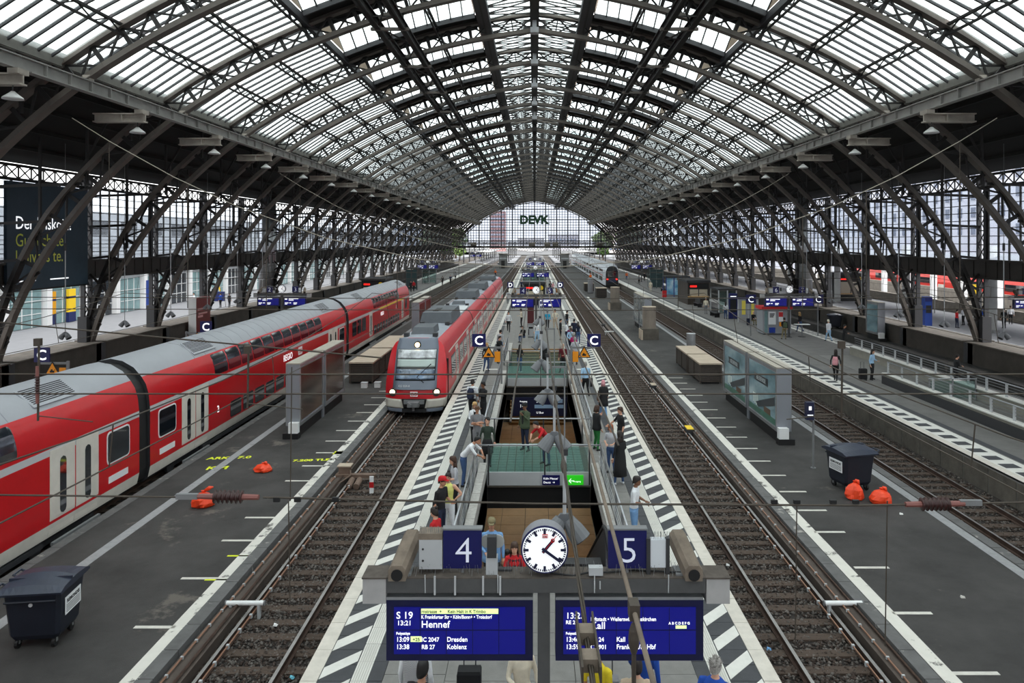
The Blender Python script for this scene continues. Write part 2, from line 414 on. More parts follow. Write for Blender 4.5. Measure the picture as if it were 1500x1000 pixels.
def ridgebars():
    m = MB(); z0 = zr(0)-.1
    m.box(-.3, .3, 0, PITCH, z0-.45, z0)
    for s in (-1, 1):
        for j in range(6):
            y0, y1 = PITCH*j/6, PITCH*(j+1)/6
            for A, B in (((0, y0), (3.3, y1)), ((0, y1), (3.3, y0)), ((0, y0), (3.3, y0))):
                m.bar((s*A[0], A[1], zr(A[0])-.08), (s*B[0], B[1], zr(B[0])-.08), .07, .07)
    return m.mesh('ridge_bracing', steel_d)
RBAR = ridgebars()
for k in range(NEAR, FAR):
    c = struct('ceiling', (0, AY(k), 0))
    put('ridge_glazing', RIDGE, c); put('ridge_bracing', RBAR, c)
    for s in (-1, 1):
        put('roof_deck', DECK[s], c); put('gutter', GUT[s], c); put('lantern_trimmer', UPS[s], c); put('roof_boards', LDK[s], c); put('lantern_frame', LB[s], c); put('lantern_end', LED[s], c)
        for X in ROOFX: put('purlin', PUR[s, X], c)
        for i in (3, 4, 5):
            if -4 <= k <= 0:
                for j in range(NB): put('glazing_bar', BARS[s, i][1], c, (0, j*PITCH/NB, 0))
            else: put('glazing_bar_run', BARS[s, i][0], c)['kind'] = 'stuff'
            if -4 <= k <= 0:
                for j in range(NB): put('pane', PANE[s, i], c, (0, j*PITCH/NB+.055, 0))
            else: put('glazing', FIELD[s, i], c)
        for e in (0, 1):
            if -3 <= k <= 2:
                for q in range(LN): put('lantern_pane', LP[s, e, q], c)
            else: put('lantern_glazing', LF[s, e], c)
# ---- maintenance rails hung under the arches, eaves girders with cantilever brackets and lamps
gy0, gy1 = AY(NEAR), YEND
for s in (-1, 1):
    g = struct('trim_1' if s < 0 else 'trim_2')
    for X in (7.25, 8.6):
        m = MB(); z = 19.75
        m.box(s*X-.16, s*X+.16, gy0, gy1, z-.25, z-.2).box(s*X-.16, s*X+.16, gy0, gy1, z+.2, z+.25).box(s*X-.03, s*X+.03, gy0, gy1, z-.25, z+.25)
        m.build('hanging_rail', steel_d, g)
    for k in range(NEAR, FAR+1):
        y = AY(k)
        ubar('hanger_tie', (s*6.9, y, 19.55), (s*9.0, y, 19.55), .2, .16, steel, g)
        for X in (7.25, 8.6): ubar('hanger_post', (s*X, y, 19.9), (s*X, y, zlow(X)+.1), .12, .12, steel_d, g)
    m = MB(); n = 2*(FAR-NEAR)
    for j in range(n):
        y = gy0+(gy1-gy0)*j/n; d = (gy1-gy0)/n
        a, b = (7.25, 8.6) if j % 2 else (8.6, 7.25); m.bar((s*a, y, 19.7), (s*b, y+d, 19.7), .07, .07); m.bar((s*7.25, y+d/2, 19.6), (s*8.6, y+d/2, 19.6), .06, .06)
    o = m.build('rail_bracing', steel_d, g); o['kind'] = 'stuff'
    g = struct('trim_3' if s < 0 else 'trim_4')
    for k in range(NEAR, FAR):
        y = AY(k); m = MB(); X = 19.3
        m.box(s*X-.17, s*X+.17, .02, PITCH-.02, 14.78, 14.83).box(s*X-.02, s*X+.02, 0, PITCH, 14.34, 14.8).box(s*X-.17, s*X+.17, .5, PITCH-.5, 14.3, 14.35)
        for j in (1.4, 2.9, 4.3, 5.7, 7.1): m.box(s*X-.15, s*X+.15, j-.03, j+.03, 14.34, 14.8)
        if k == NEAR: EG = {}
        EG.setdefault(s, m.mesh('eaves_girder', steel_l)); put('eaves_girder', EG[s], g, (0, y+PITCH/2, 0))
        m = MB(); m.box(min(s*19.1, s*21.6), max(s*19.1, s*21.6), -.2, .2, 13.72, 13.78).box(min(s*19.1, s*21.6), max(s*19.1, s*21.6), -.03, .03, 13.78, 14.12).box(min(s*19.1, s*21.6), max(s*19.1, s*21.6), -.2, .2, 14.1, 14.16)
        m.box(s*20.2-.03, s*20.2+.03, -.18, .18, 13.77, 14.12).box(s*19.3-.2, s*19.3+.2, -.3, .3, 14.12, 14.32)
        EG.setdefault((s, 'b'), m.mesh('eaves_bracket', M('eaves_bracket_paint', (168, 160, 150), .6, 0, .2, 1.5))); put('eaves_bracket', EG[s, 'b'], g, (0, y+PITCH/2, 0))
        m = MB(); m.box(s*19.3-.16, s*19.3+.16, -.16, .16, 14.8, 15.05); EG.setdefault((s, 'p'), m.mesh('bearing_pad', MC['eaves_bracket_paint'])); put('bearing_pad', EG[s, 'p'], g, (0, y, 0))
lamp_sh = MB(); lamp_sh.tube([(0,0,0), (0,0,.06), (0,0,.22), (0,0,.3)], [.36, .34, .14, .06], 16); LAMP = lamp_sh.mesh('lamp_shade', M('lamp_enamel', (214, 214, 212), .4), True)
cord = MB(); cord.cyl((0,0,.28), (0,0,.55), .02, 6); CORD = cord.mesh('lamp_rod', dkgrey)
ORD = ['first','second','third','fourth','fifth','sixth','seventh','eighth','ninth','tenth','eleventh','twelfth']
i = {-1: 0, 1: 0}
for k in range(-3, 9):
    for s in (-1, 1):
        t = thing('hanging_lamp', f'white enamel bowl lamp under {"left" if s < 0 else "right"} eaves girder, {ORD[i[s]]} from the front', 'lamp', (s*19.5, AY(k)+4.25, 13.2), 0, 'eaves lamps'); i[s] += 1
        put('lamp_shade', LAMP, t); put('lamp_rod', CORD, t)
# ---- side walls: plate girder, glazed upper wall, lattice frieze
for s, nm in ((-1, 'wall_left'), (1, 'wall_right')):
    wl = struct(nm)
    gm = MB(); gm.box(s*29.85-.15, s*29.85+.15, 0, PITCH, 5.45, 6.6).box(s*29.85-.3, s*29.85+.3, 0, PITCH, 6.55, 6.68).box(s*29.85-.25, s*29.85+.25, 0, PITCH, 5.4, 5.5)
    for j in range(7): gm.box(s*29.85-.2, s*29.85+.2, .6+j*1.2, .66+j*1.2, 5.5, 6.55)
    GM = gm.mesh('plate_girder', M('plate_girder_paint', (44, 39, 36), .65, .1, .25, 1.))
    fz = MB(); fz.box(s*29.9-.08, s*29.9+.08, 0, PITCH, 11.4, 11.55).box(s*29.9-.08, s*29.9+.08, 0, PITCH, 12.2, 12.35)
    for j in range(8):
        a, b = PITCH*j/8, PITCH*(j+1)/8
        fz.bar((s*29.9, a, 11.5), (s*29.9, b, 12.25), .05, .06).bar((s*29.9, b, 11.5), (s*29.9, a, 12.25), .05, .06).bar((s*29.9, a, 11.5), (s*29.9, a, 12.25), .07, .07)
    FZ = fz.mesh('lattice_frieze', steel_d)
    fr = MB(); y0, y1 = .55, PITCH-.55
    for j in range(8): y = y0+(y1-y0)*j/7; fr.box(s*29.95-.05, s*29.95+.05, y-(.045 if j % 7 else .08), y+(.045 if j % 7 else .08), 6.6, 11.45)
    for j in range(10): z = 6.65+4.75*j/9; fr.box(s*29.95-.03, s*29.95+.03, y0, y1, z-.025, z+.025)
    FR = fr.mesh('window_frame', steel_d)
    gl = MB(); gl.box(s*29.97-.01, s*29.97+.01, y0, y1, 6.65, 11.4); GL = gl.mesh('window_glazing', winglass)
    for k in range(NEAR, FAR):
        y = AY(k); put('plate_girder', GM, wl, (0, y, 0)); put('lattice_frieze', FZ, wl, (0, y, 0)); put('window_frame', FR, wl, (0, y, 0)); put('window_glazing', GL, wl, (0, y, 0))
# ---- far gable screen
gs = struct('window_1', (0, YEND+.4, 0))
zb = 6.1
m = MB(); pts = [(-x, z) for x, z in reversed(up) if z > zb]+[(x, z) for x, z in up[1:] if z > zb]
outline = [(pts[0][0], 0, zb)]+[(x, 0, z) for x, z in pts]+[(pts[-1][0], 0, zb)]
m.prism(outline, (0, .02, 0)); m.build('gable_glazing', glass('gable_glass', (.62, .64, .68), .93, (.5, .5, .52), .03), gs)
def arch_z(X):
    X = abs(X)
    for a, b in zip(up, up[1:]):
        if a[0] <= X <= b[0]: return a[1]+(b[1]-a[1])*(X-a[0])/(b[0]-a[0])
    return zb
m = MB()
for j in range(-29, 30):
    big = j % 4 == 0; z1 = arch_z(j)
    if z1 > zb+.3: m.box(j-(.2 if big else .08), j+(.2 if big else .08), -.2, .1, zb, z1)
z = zb+.95; i = 0
while z < 22.5:
    xs = [x for x, zz in up if zz >= z]
    if xs: X = max(xs); m.box(-X, X, -.15, .1, z-(.16 if i % 4 == 1 else .075), z+(.16 if i % 4 == 1 else .075))
    z += .95; i += 1
o = m.build('gable_mullions', M('gable_mullion', (52, 52, 58), .6), gs); o['kind'] = 'stuff'
m = MB(); m.box(-30.5, 30.5, -.5, .5, 5.4, 6.15); m.build('gable_beam', steel_d, gs)
m = MB()
for j in range(-30, 30): m.bar((j, 0, 5.4), (j+.5, 0, 4.5), .1, .1).bar((j+1, 0, 5.4), (j+.5, 0, 4.5), .1, .1)
o = m.build('gable_fringe', steel_d, gs); o['kind'] = 'stuff'
m = MB()
for x, z in pts[1:-1]: pass
q = [(x, 0, z) for x, z in pts]
for a, b in zip(q, q[1:]): m.bar(a, b, .5, .7)
m.build('gable_arch', steel_d, gs)
green = M('sign_green', (6, 52, 24), .5)
d = thing('rooftop_sign', 'large dark green letters DEVK on the far glazed gable', 'sign', (0, YEND-.2, 0))
text('lettering', 'DEVK', (-.2, 0, 14.2), 4.1, green, d, 'CENTER', bold=.22, depth=.15, sx=1.0)
for X in (-5.7, 5.3): m = MB(); m.box(X-.05, X+.05, .1, .3, 13.6, 17.3); m.build('sign_bracket', steel_d, d)
for X, nm in ((-22, 'far left'), (-.9, 'central'), (4.6, 'right of centre'), (7.5, 'small beige'), (23.5, 'far right')):
    t = thing('beam_box', f'{nm} beige equipment box standing on the far gable beam', 'box', (X, YEND-.7, 6.15)); m = MB(); m.box(-1.1, 1.1, -.3, .3, 0, 1.1); m.build('housing', conc_d, t); m = MB(); m.box(-1.2, 1.2, -.35, .35, 1.1, 1.2); m.build('lid', beige_top, t)
# rear gable behind the viewer
wb = struct('wall_back', (0, AY(NEAR), 0)); m = MB(); m.box(-31, 31, -.5, -.2, -1, 5.2); m.build('lower_wall', conc_d, wb)
m = MB(); m.prism(outline, (0, .03, 0)); m.build('back_glazing', glass('back_glass', (.6, .62, .64), .85, (.5, .5, .5), .04), wb)
m = MB()
for j in range(-28, 29, 2): m.box(j-.1, j+.1, -.15, .15, 6, arch_z(j))
o = m.build('back_mullions', steel_d, wb); o['kind'] = 'stuff'
# vent stacks beside the side walls
for s, x0, nm in ((-1, -30.0, 'left'), (1, 30.2, 'right')):
    for j in range(3):
        t = thing('vent_pipe', f'tall round metal vent pipe by the {nm} wall, {["nearest","middle","farthest"][j]} of three', 'pipe', (x0+j*.0+s*.0, 80.0+1.25*j, 1.15))
        m = MB(); m.cyl((0,0,0), (0,0,12.0), .5, 18); m.build('pipe_shell', silver, t, True)
        for z in (2.5, 5.2, 8): MB().cyl((0,0,z), (0,0,z+.1), .54, 18).build('pipe_collar', midgrey, t)
    d = struct('trim_5' if s < 0 else 'trim_6'); m = MB(); m.box(x0-.8, x0+.8, 79, 84, .9, 1.15); m.build('pipe_plinth', conc_d, d)
# ------------------------------------------------------------------ ground, tracks, platforms
ZR = -.76                                            # rail top below the platforms
fl = struct('ground'); m = MB()
for x0, x1 in ((-34, -16.6), (-16.6, -13.4), (-13.4, -7.4), (-7.4, -4.1), (-4.1, -3.4), (3.6, 4.3), (4.3, 7.6), (7.6, 12.9), (12.9, 16), (16, 34)): m.box(x0, x1, -14, 420, -1.4, -.97)
m.box(-3.4, 3.6, -14, 11, -1.4, -.97).box(-3.4, 3.6, 58, 420, -1.4, -.97)
m.build('ballast_bed', ballast, fl)
rail_prof = [(-.075, -.17), (.075, -.17), (.075, -.15), (.02, -.13), (.02, -.04), (.037, -.03), (.037, 0), (-.037, 0), (-.037, -.03), (-.02, -.04), (-.02, -.13), (-.075, -.15)]
SLP = MB(); SLP.box(-1.28, 1.28, -.13, .13, -.02, .16); SLPM = SLP.mesh('sleeper', sleeper_m)
FAST = MB()
for s in (-1, 1): FAST.box(s*.75-.17, s*.75+.17, -.08, .08, .16, .18)
def track(n, X, y0, y1, near, label):
    t = struct('trim_%d' % n, (X, 0, ZR))
    for s in (-1, 1):
        m = MB(); a = [(s*.7525+x, y0, z) for x, z in rail_prof]; b = [(s*.7525+x, y1, z) for x, z in rail_prof]
        m.loft([a, b], 0, True, True, [1, 1, 1, 1, 1, 1, 0, 1, 1, 1, 1, 1]); m.build('rail', [rail_top, rail_side], t)
    y = y0+.3; i = 0
    while y < near and i < 170:
        o = put('sleeper', SLPM, t, (R.uniform(-.03, .03), y+R.uniform(-.015, .015), -.33), R.uniform(-.008, .008)); y += .63; i += 1
    m = MB()
    while y < y1: m.box(-1.28, 1.28, y-.13, y+.13, -.35, -.17); y += .63
    o = m.build('sleeper_field', sleeper_m, t); o['kind'] = 'stuff'
    return t
TL = track(11, -5.94, 2, 330, 60, 'left'); TR = track(12, 6.21, 2, 330, 95, 'right')
T6 = track(13, 14.35, 2, 330, 60, 'six'); T3 = track(14, -15.0, 2, 330, 20, 'three')
T2 = track(15, -25.9, 2, 330, 6, 'two'); T7 = track(16, 26.0, 2, 330, 6, 'seven')
def stones(X, y0, y1, n, wx, parent):
    rng = np.random.default_rng(int(abs(X*10)))
    base = np.array([(1,0,0),(-1,0,0),(0,1,0),(0,-1,0),(0,0,1),(0,0,-1)], float)
    fc = np.array([(0,2,4),(2,1,4),(1,3,4),(3,0,4),(2,0,5),(1,2,5),(3,1,5),(0,3,5)])
    y = y0+(y1-y0)*rng.random(n)**1.5; x = X+rng.uniform(-wx, wx, n); sc = rng.uniform(.025, .06, n)
    v = base[None]*rng.uniform(.6, 1.25, (n, 6, 1))*sc[:, None, None]; a = rng.random(n)*PI; c, s = np.cos(a), np.sin(a)
    vx = v[:, :, 0]*c[:, None]-v[:, :, 1]*s[:, None]+x[:, None]; vy = v[:, :, 0]*s[:, None]+v[:, :, 1]*c[:, None]+y[:, None]; vz = v[:, :, 2]*.8-.965+rng.uniform(0, .03, n)[:, None]
    V = np.stack([vx, vy, vz], -1).reshape(-1, 3); Fc = (fc[None]+6*np.arange(n)[:, None, None]).reshape(-1, 3)
    me = D.meshes.new('ballast_stones'); me.vertices.add(len(V)); me.vertices.foreach_set('co', V.ravel()); me.loops.add(Fc.size); me.loops.foreach_set('vertex_index', Fc.ravel().astype(np.int32))
    me.polygons.add(len(Fc)); me.polygons.foreach_set('loop_start', np.arange(0, Fc.size, 3, dtype=np.int32)); me.polygons.foreach_set('loop_total', np.full(len(Fc), 3, np.int32))
    me.materials.append(stone_m); me.materials.append(stone_b); me.polygons.foreach_set('material_index', np.repeat(rng.integers(0, 2, n), 8).astype(np.int32)); me.update(calc_edges=True)
    o = reg(D.objects.new('ballast_stones', me), parent); o['kind'] = 'stuff'
stones(-5.9, 11, 62, 34000, 1.75, fl); stones(6.1, 11, 62, 34000, 1.85, fl); stones(14.4, 18, 60, 12000, 1.5, fl)
# cable ducts, conductor pipes and small fittings beside the rails
def duct(n, X, s):
    t = struct('trim_%d' % n); y0, y1 = 6, 150
    m = MB(); m.box(X-.2, X+.2, y0, y1, -1.0, -.72).box(X-.22, X+.22, y0, y1, -.72, -.68); m.build('cable_duct', M('duct_cover', (78, 68, 62), .85, 0, .25, 2.), t)
    for dx, r in ((-.12, .02), (.13, .03)): m = MB(); m.tube([(X+dx, y0, -.63), (X+dx, y1, -.63)], r, 5); m.build('cable', copper if r < .025 else rail_side, t)
    m = MB(); x = X-s*.55; m.tube([(x, y0, -.74), (x, y1, -.74)], .018, 5); m.build('conductor', copper, t)
    m = MB(); y = y0
    while y < 80: m.box(X-.15, X-.09, y-.02, y+.02, -.66, -.6).box(x-.03, x+.03, y-.03, y+.03, -.8, -.71); y += .63
    o = m.build('cable_clip', ltgrey, t); o['kind'] = 'stuff'
duct(17, -7.1, -1); duct(18, 7.35, 1)
# low baggage platforms beside tracks 4 and 5
ZS = -.58
def service(nm, x0, x1, kerb, y1):
    t = struct(nm); m = MB(); m.box(x0+.3, x1-.3, -14, y1, -1.2, ZS); m.build('asphalt_deck', asphalt, t)
    k = MB(); k.box(-.16, .16, .01, .99, -1.0, ZS+.012); KM = k.mesh('kerb_stone', M('kerb_grey', (96, 95, 95), .8, 0, .2, 3., wear=(160, 156, 150), ws=2.5, wt=.62)); k = MB(); k.box(-.16, .16, 0, 1, -1, ZS+.012); KF = k
    for x in (x0+.16, x1-.16):
        for j in range(6, 70): put('kerb_stone', KM, t, (x, j, 0))
        m = MB(); m.box(x-.16, x+.16, 70, y1, -1.0, ZS+.012); m.build('kerb_run', KM.materials[0], t)
    return t
SL = service('floor_left', -13.4, -7.38, 1, 262); SR = service('floor_right', 7.55, 12.95, -1, 262)
worn = M('worn_white_line', (212, 208, 200), .8, 0, .06, 3., wear=(84, 81, 78), ws=1.6, wt=.57)
m = MB(); m.box(-7.98, -7.68, 6, 110, ZS, ZS+.006); m.build('edge_line', worn, SL)
m = MB(); m.box(7.9, 8.22, 6, 110, ZS, ZS+.006); m.build('edge_line', worn, SR)
tick = MB(); tick.box(-.45, .45, -.055, .055, 0, .006); TK = tick.mesh('edge_tick', M('tick_white', (204, 200, 192), .8, 0, .15, 4.))
y = 11.3
while y < 45: put('edge_tick', TK, SL, (-8.3-R.uniform(0, .15), y, ZS)); put('edge_tick', TK, SR, (8.6+R.uniform(0, .2), y+.6, ZS)); y += 2.3 if y < 20 else 1.7
tact = M('grey_tactile', (150, 150, 152), .8, 0, .12, 8., .4, 60, wear=(110, 110, 110), ws=3, wt=.62)
m = MB(); m.box(-11.98, -11.68, 6, 130, ZS, ZS+.008); m.build('tactile_strip', tact, SL)
m = MB(); m.box(12.28, 12.58, 6, 130, ZS, ZS+.008); m.build('tactile_strip', tact, SR)
spray = M('spray_yellow', (226, 236, 40), .7); pink = M('spray_pink', (230, 120, 130), .7)
for x, y in ((333, 814), (300, 849)):
    g = G(x, y, ZS); m = MB(); m.box(0, .55, -.035, .035, ZS, ZS+.006); m.build('spray_mark', spray, SL, loc=(g[0], g[1], 0))
    m = MB(); m.box(.55, .75, -.03, .03, ZS, ZS+.006); m.build('spray_mark', pink, SL, loc=(g[0], g[1], 0))
for s_, x, y, sz in (('ARKE 7.0', 302, 673, .42), ('KM', 300, 688, .55), ('7.200 TLEEW', 428, 676, .34)):
    g = G(x, y, ZS); text('spray_lettering', s_, (g[0], g[1], ZS+.004), sz, spray, SL, 'LEFT', (0, 0, .12), .012)
g = G(500, 663, ZS); m = MB(); m.box(g[0]-.3, g[0]+.3, g[1]-.2, g[1]+.2, ZS, ZS+.006); m.build('spray_mark', spray, SL)
g = G(1215, 556, ZS)
crack = M('asphalt_joint', (40, 39, 39), .9)
m = MB(); m.bar((9.9, 14.4, ZS+.003), (10.9, 14.35, ZS+.003), .02, .008).bar((10.9, 14.35, ZS+.003), (11.6, 12.9, ZS+.003), .02, .008); m.build('asphalt_crack', crack, SR)
# ---- platform 4/5 with its two stair openings
PL, PRr = -4.22, 4.43
OX0, OX1 = -1.62, 1.92
OPEN = [(16.7, 24.7), (28.3, 41.6), (45.8, 53.2)]
pf = struct('floor'); ZP = 0.0
m = MB(); ZT = -.5
m.box(PL+.05, OX0, -14, 262, -1.3, -.06).box(OX1, PRr-.05, -14, 262, -1.3, -.06)
ys = [-14]+[v for o in OPEN for v in o]+[262]
for a, b in zip(ys[::2], ys[1::2]): m.box(OX0, OX1, a, b, ZT, -.06)
m.build('platform_core', concrete, pf)
def slabrun(name, x0, x1, mat, near, step, ya=10.0, far=262, z=0., gap=.012, parent=None, dz=.0):
    """slabs laid one by one near the camera, one run of them beyond"""
    me = MB().box(x0+.004, x1-.004, gap/2, step-gap/2, -.07, z).mesh(name, mat); y = ya
    while y < near-1e-6: put(name, me, parent or pf, (0, y, R.uniform(-.002, .002)+dz)); y += step
    MB().box(x0, x1, y, far, -.07, z+dz).build(name+'_run', mat, parent or pf); MB().box(x0, x1, -14, ya, -.07, z+dz).build(name+'_run', mat, parent or pf)
for s, e in ((1, PRr), (-1, PL)):
    f = (lambda a, b: (e-b, e-a)) if s > 0 else (lambda a, b: (e+a, e+b))
    slabrun('edge_stone', *f(0, .31), edge_st, 70, 1.0)
    slabrun('hatch_paver', *f(.31, .91), hatch_d, 60, .5)
    slabrun('tactile_slab', *f(.91, 1.21), white_st, 60, .6)
    slabrun('dark_paver', *f(1.21, 1.48), hatch_d, 50, .6)
    a, b = f(1.48, e-OX1 if s > 0 else OX0-e); 
    slabrun('paving_slab', a, b, paving, 45, .8)
    # white diagonal bars of the safety hatching
    h0, h1 = f(.325, .895); k = (h1-h0); hm = MB()
    hm.prism([(h0, -.18, 0), (h1, -.18+k, 0), (h1, .18+k, 0), (h0, .18, 0)], (0, 0, .006)); HM = hm.mesh('hatch_bar', white_st)
    y = 9.6; c = 0; fm = MB()
    while y < 200:
        if c < 150: put('hatch_bar', HM, pf, (0, y, .001))
        else: fm.prism([(h0, y-.18, 0), (h1, y-.18+k, 0), (h1, y+.18+k, 0), (h0, y+.18, 0)], (0, 0, .006))
        y += .905; c += 1
    o = fm.build('hatch_bar_run', white_st, pf); o['kind'] = 'stuff'
    rb = MB(); a, b = f(.93, 1.19); n = 6
    for i in range(n): x = a+(b-a)*(i+.5)/n; rb.box(x-.012, x+.012, 9, 70, 0, .006)
    o = rb.build('tactile_rib', M('rib_shade', (190, 187, 180), .8), pf); o['kind'] = 'stuff'
    for y in (44.6, 56, 68): a, b = f(1.21, 2.0); MB().box(a, b, y-.15, y+.15, 0, .006).build('guide_strip', white_st, pf)
for a, b in zip(ys[::2], ys[1::2]):
    if a > 20 and b < 60: continue
    yy = max(a, 9)
    me = MB().box(.006, 1.174, .006, .794, -.07, 0).mesh('paving_slab', paving)
    while yy < min(b, 75)-.1:
        for i in range(3): put('paving_slab', me, pf, (OX0+i*1.18, yy, 0))
        yy += .8
    if b > 75: MB().box(OX0, OX1, yy, b, -.07, 0).build('paving_run', paving, pf)
    MB().box(OX0, OX1, min(a, 9)-.01, 9, -.07, -.001).build('paving_run', paving, pf) if a < 0 else None
gf = M('glass_block_floor', (98, 124, 114), .35, 0, .2, 6.)
for a, b in ((24.7, 28.3), (41.6, 45.8)):          # glass block bridges between the stairs
    me = MB().box(.015, .285, .015, .285, -.06, 0).mesh('glass_block', gf); MB().box(OX0, OX1, a, b, -.07, -.02).build('block_joint', conc_d, pf)
    for i in range(int((OX1-OX0)/.3)):
        for j in range(int((b-a)/.3)): put('glass_block', me, pf, (OX0+.04+i*.3, a+j*.3, 0)) if a < 30 else None
    if a > 30: MB().box(OX0, OX1, a, b, -.05, 0).build('glass_floor', gf, pf)
    MB().box(OX0, OX1, a-.06, a, -.42, .03).build('steel_fascia', ltgrey, pf)
# ---- passage below
ps = struct('floor_passage'); ZF = -3.85
me = MB().box(.01, .99, .01, .99, -.1, 0).mesh('floor_tile', tan)
for i in range(7):
    for j in range(14, 47): put('floor_tile', me, ps, (-3.4+i, j, ZF))
MB().box(-3.4, 3.6, 11, 58, ZF-.3, ZF-.08).build('floor_base', conc_d, ps)
wp = struct('wall_passage')
MB().box(-3.5, -3.4, 11, 58, ZF-.3, -1.0).build('side_wall', tan, wp); MB().box(3.6, 3.7, 11, 58, ZF-.3, -1.0).build('side_wall', tan, wp)
MB().box(-3.5, 3.7, 10.8, 11, ZF-.3, -1.0).build('end_wall', tan, wp); MB().box(-3.5, 3.7, 58, 58.2, ZF-.3, -1.0).build('end_wall', tan, wp)
m = MB()                                             # opening cheeks under the coping
for a, b in OPEN:
    m.box(OX0-.12, OX0, a, b, -1.4, -.05).box(OX1, OX1+.12, a, b, -1.4, -.05)
m.build('opening_cheek', conc_d, wp)
for a, b in ((24.8, 28.2), (41.7, 45.7)): MB().box(OX0-.5, OX1+.5, a, b, -1.25, -.55).build('bridge_soffit', black, wp)  # black colour stands for the deep shade under the bridges
st = struct('floor_stairs')                          # tan flight rising away from us
n = 24
for i in range(n):
    y = 46.3+i*.29; z = ZF+(i+1)*.16
    MB().box(OX0, OX1, y, y+.33, z-.16, z).build('step', M('stair_riser', (120, 92, 62), .75, 0, .2, 3.), st); MB().box(OX0, OX1, y-.01, y+.09, z, z+.012).build('step_nosing', tan_s, st)
# second flight, from the near end of opening one down and away
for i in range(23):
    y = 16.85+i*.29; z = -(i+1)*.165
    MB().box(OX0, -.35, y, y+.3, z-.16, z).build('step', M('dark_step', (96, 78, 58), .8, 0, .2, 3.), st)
for x, nm in ((OX0+.02, 'left'), (-.35, 'middle')):
    pass
# copings and railings around the openings
cop = MB().box(-.12, .12, .01, .99, -.05, .34).mesh('coping_block', M('granite', (176, 173, 168), .75, 0, .18, 9., wear=(120, 116, 110), ws=7, wt=.62))
wl = struct('wall_stairwell')
for a, b in OPEN:
    for x in (OX0-.13, OX1+.13):
        y = a
        while y < b-.3: put('coping_block', cop, wl, (x, y, 0)); y += 1
def railing(label, x, a, b, inward):
    t = thing('stair_railing', label, 'railing', (x, a, 0)); L = b-a
    m = MB(); m.tube([(0, 0, 1.02), (0, L, 1.02)], .028, 8); m.build('handrail', silver, t, True)
    y = .3; post = MB().box(-.03, .03, -.05, .05, 0, 1.0).mesh('post', midgrey)
    while y < L: put('post', post, t, (0, y, 0)); y += 1.45
    for z in (.45, .6, .75): m = MB(); m.tube([(inward*.04, .1, z), (inward*.04, L-.1, z)], .012, 5); m.build('rail_bar', silver, t)
    return t
for i, (a, b) in enumerate(OPEN):
    w_ = ['nearest', 'middle', 'farthest'][i]
    railing(f'metal handrail along the left side of the {w_} stairwell', OX0-.32, a, b, 1); railing(f'metal handrail along the right side of the {w_} stairwell', OX1+.32, a, b, -1)
def balustrade(label, y, panels=True):
    t = thing('glass_balustrade', label, 'balustrade', (0, y, 0)); 
    m = MB(); m.tube([(OX0-.35, 0, .95), (OX1+.35, 0, .95)], .03, 8); m.build('handrail', silver, t, True)
    for x in (OX0+.05, (OX0+OX1)/2+.2, OX1-.05): MB().box(x-.025, x+.025, -.03, .03, -.4, .95).build('post', dkgrey, t)
    for x0, x1 in () if not panels else ((OX0+.1, (OX0+OX1)/2+.15), ((OX0+OX1)/2+.25, OX1-.1)): MB().box(x0, x1, -.008, .008, .05, .88).build('glass_panel', balglass, t)
    return t
b1 = balustrade('glass balustrade with steel rail at the front of the first bridge', 24.66)
balustrade('plain steel handrail at the back of the first bridge', 28.33, False)
b2 = balustrade('glass balustrade with steel rail at the front of the second bridge', 41.56)
balustrade('glass balustrade behind the second bridge above tan stairs', 45.84)
t = thing('direction_sign', 'small navy sign on the first bridge fascia with white lettering', 'sign', (.6, 24.6, -.22)); MB().box(-.34, .26, -.03, 0, -.16, .17).build('sign_panel', dbblue, t)
text('lettering', 'Köln Messe/', (-.3, -.035, .03), .1, letter, t); text('lettering', 'Deutz  →', (-.3, -.035, -.1), .1, letter, t)
t = thing('exit_sign', 'bright green sign on the first bridge fascia beside the navy sign', 'sign', (1.3, 24.6, -.22)); MB().box(-.2, .36, -.03, 0, -.16, .17).build('sign_panel', M('exit_green', (40, 190, 30), .5, emit=.35), t)
text('lettering', '←', (-.17, -.035, -.1), .26, letter, t); text('lettering', 'Ausgang', (.02, -.035, -.06), .075, letter, t)
t = thing('information_board', 'wide dark blue direction board hanging under the second bridge', 'sign', (.1, 41.2, -1.5)); MB().box(-1.4, 1.75, -.05, .05, -.55, .5).build('sign_panel', M('board_navy', (12, 20, 60), .5), t)
for s_, x, z, sz in (('1-3', -.95, -.05, .24), ('Ausgang', -.95, .25, .13), ('9-11', -.95, -.4, .2), ('S 6 11', .0, .22, .17), ('U Bus', .0, -.4, .17)): text('lettering', s_, (x, -.06, z), sz, letter, t)
for x0, x1, z0, z1 in ((-.1, .95, -.1, .1), (1.0, 1.55, -.1, .1), (1.0, 1.5, .2, .42)): MB().box(x0, x1, -.062, -.05, z0, z1).build('picture_field', M('field_blue', (150, 180, 215), .5), t)
for x in (-1.2, 1.5): MB().cyl((x, 0, .5), (x, 0, .95), .025, 6).build('hanger', dkgrey, t)
# escalator in opening one
t = thing('escalator', 'dark escalator with black handrails on the right of the near stairwell', 'escalator', (1.1, 16.95, 0))
for x in (-.55, .62):
    m = MB(); m.tube([(x, -.2, .75), (x, .4, .95), (x, 1.0, .82), (x, 7.6, -3.0)], .05, 8); m.build('handrail', black, t, True)
    m = MB(); m.prism([(x-.02, .2, -.1), (x-.02, .5, .85), (x-.02, 1.0, .74), (x-.02, 7.6, -3.06), (x-.02, 7.6, -3.85), (x-.02, 1.0, -.3)], (.04, 0, 0)); m.build('side_panel', dkgrey, t)
for i in range(18): MB().box(-.48, .55, .8+i*.38, 1.17+i*.38, -.2-i*.215, -.02-i*.215).build('step', dkgrey, t)
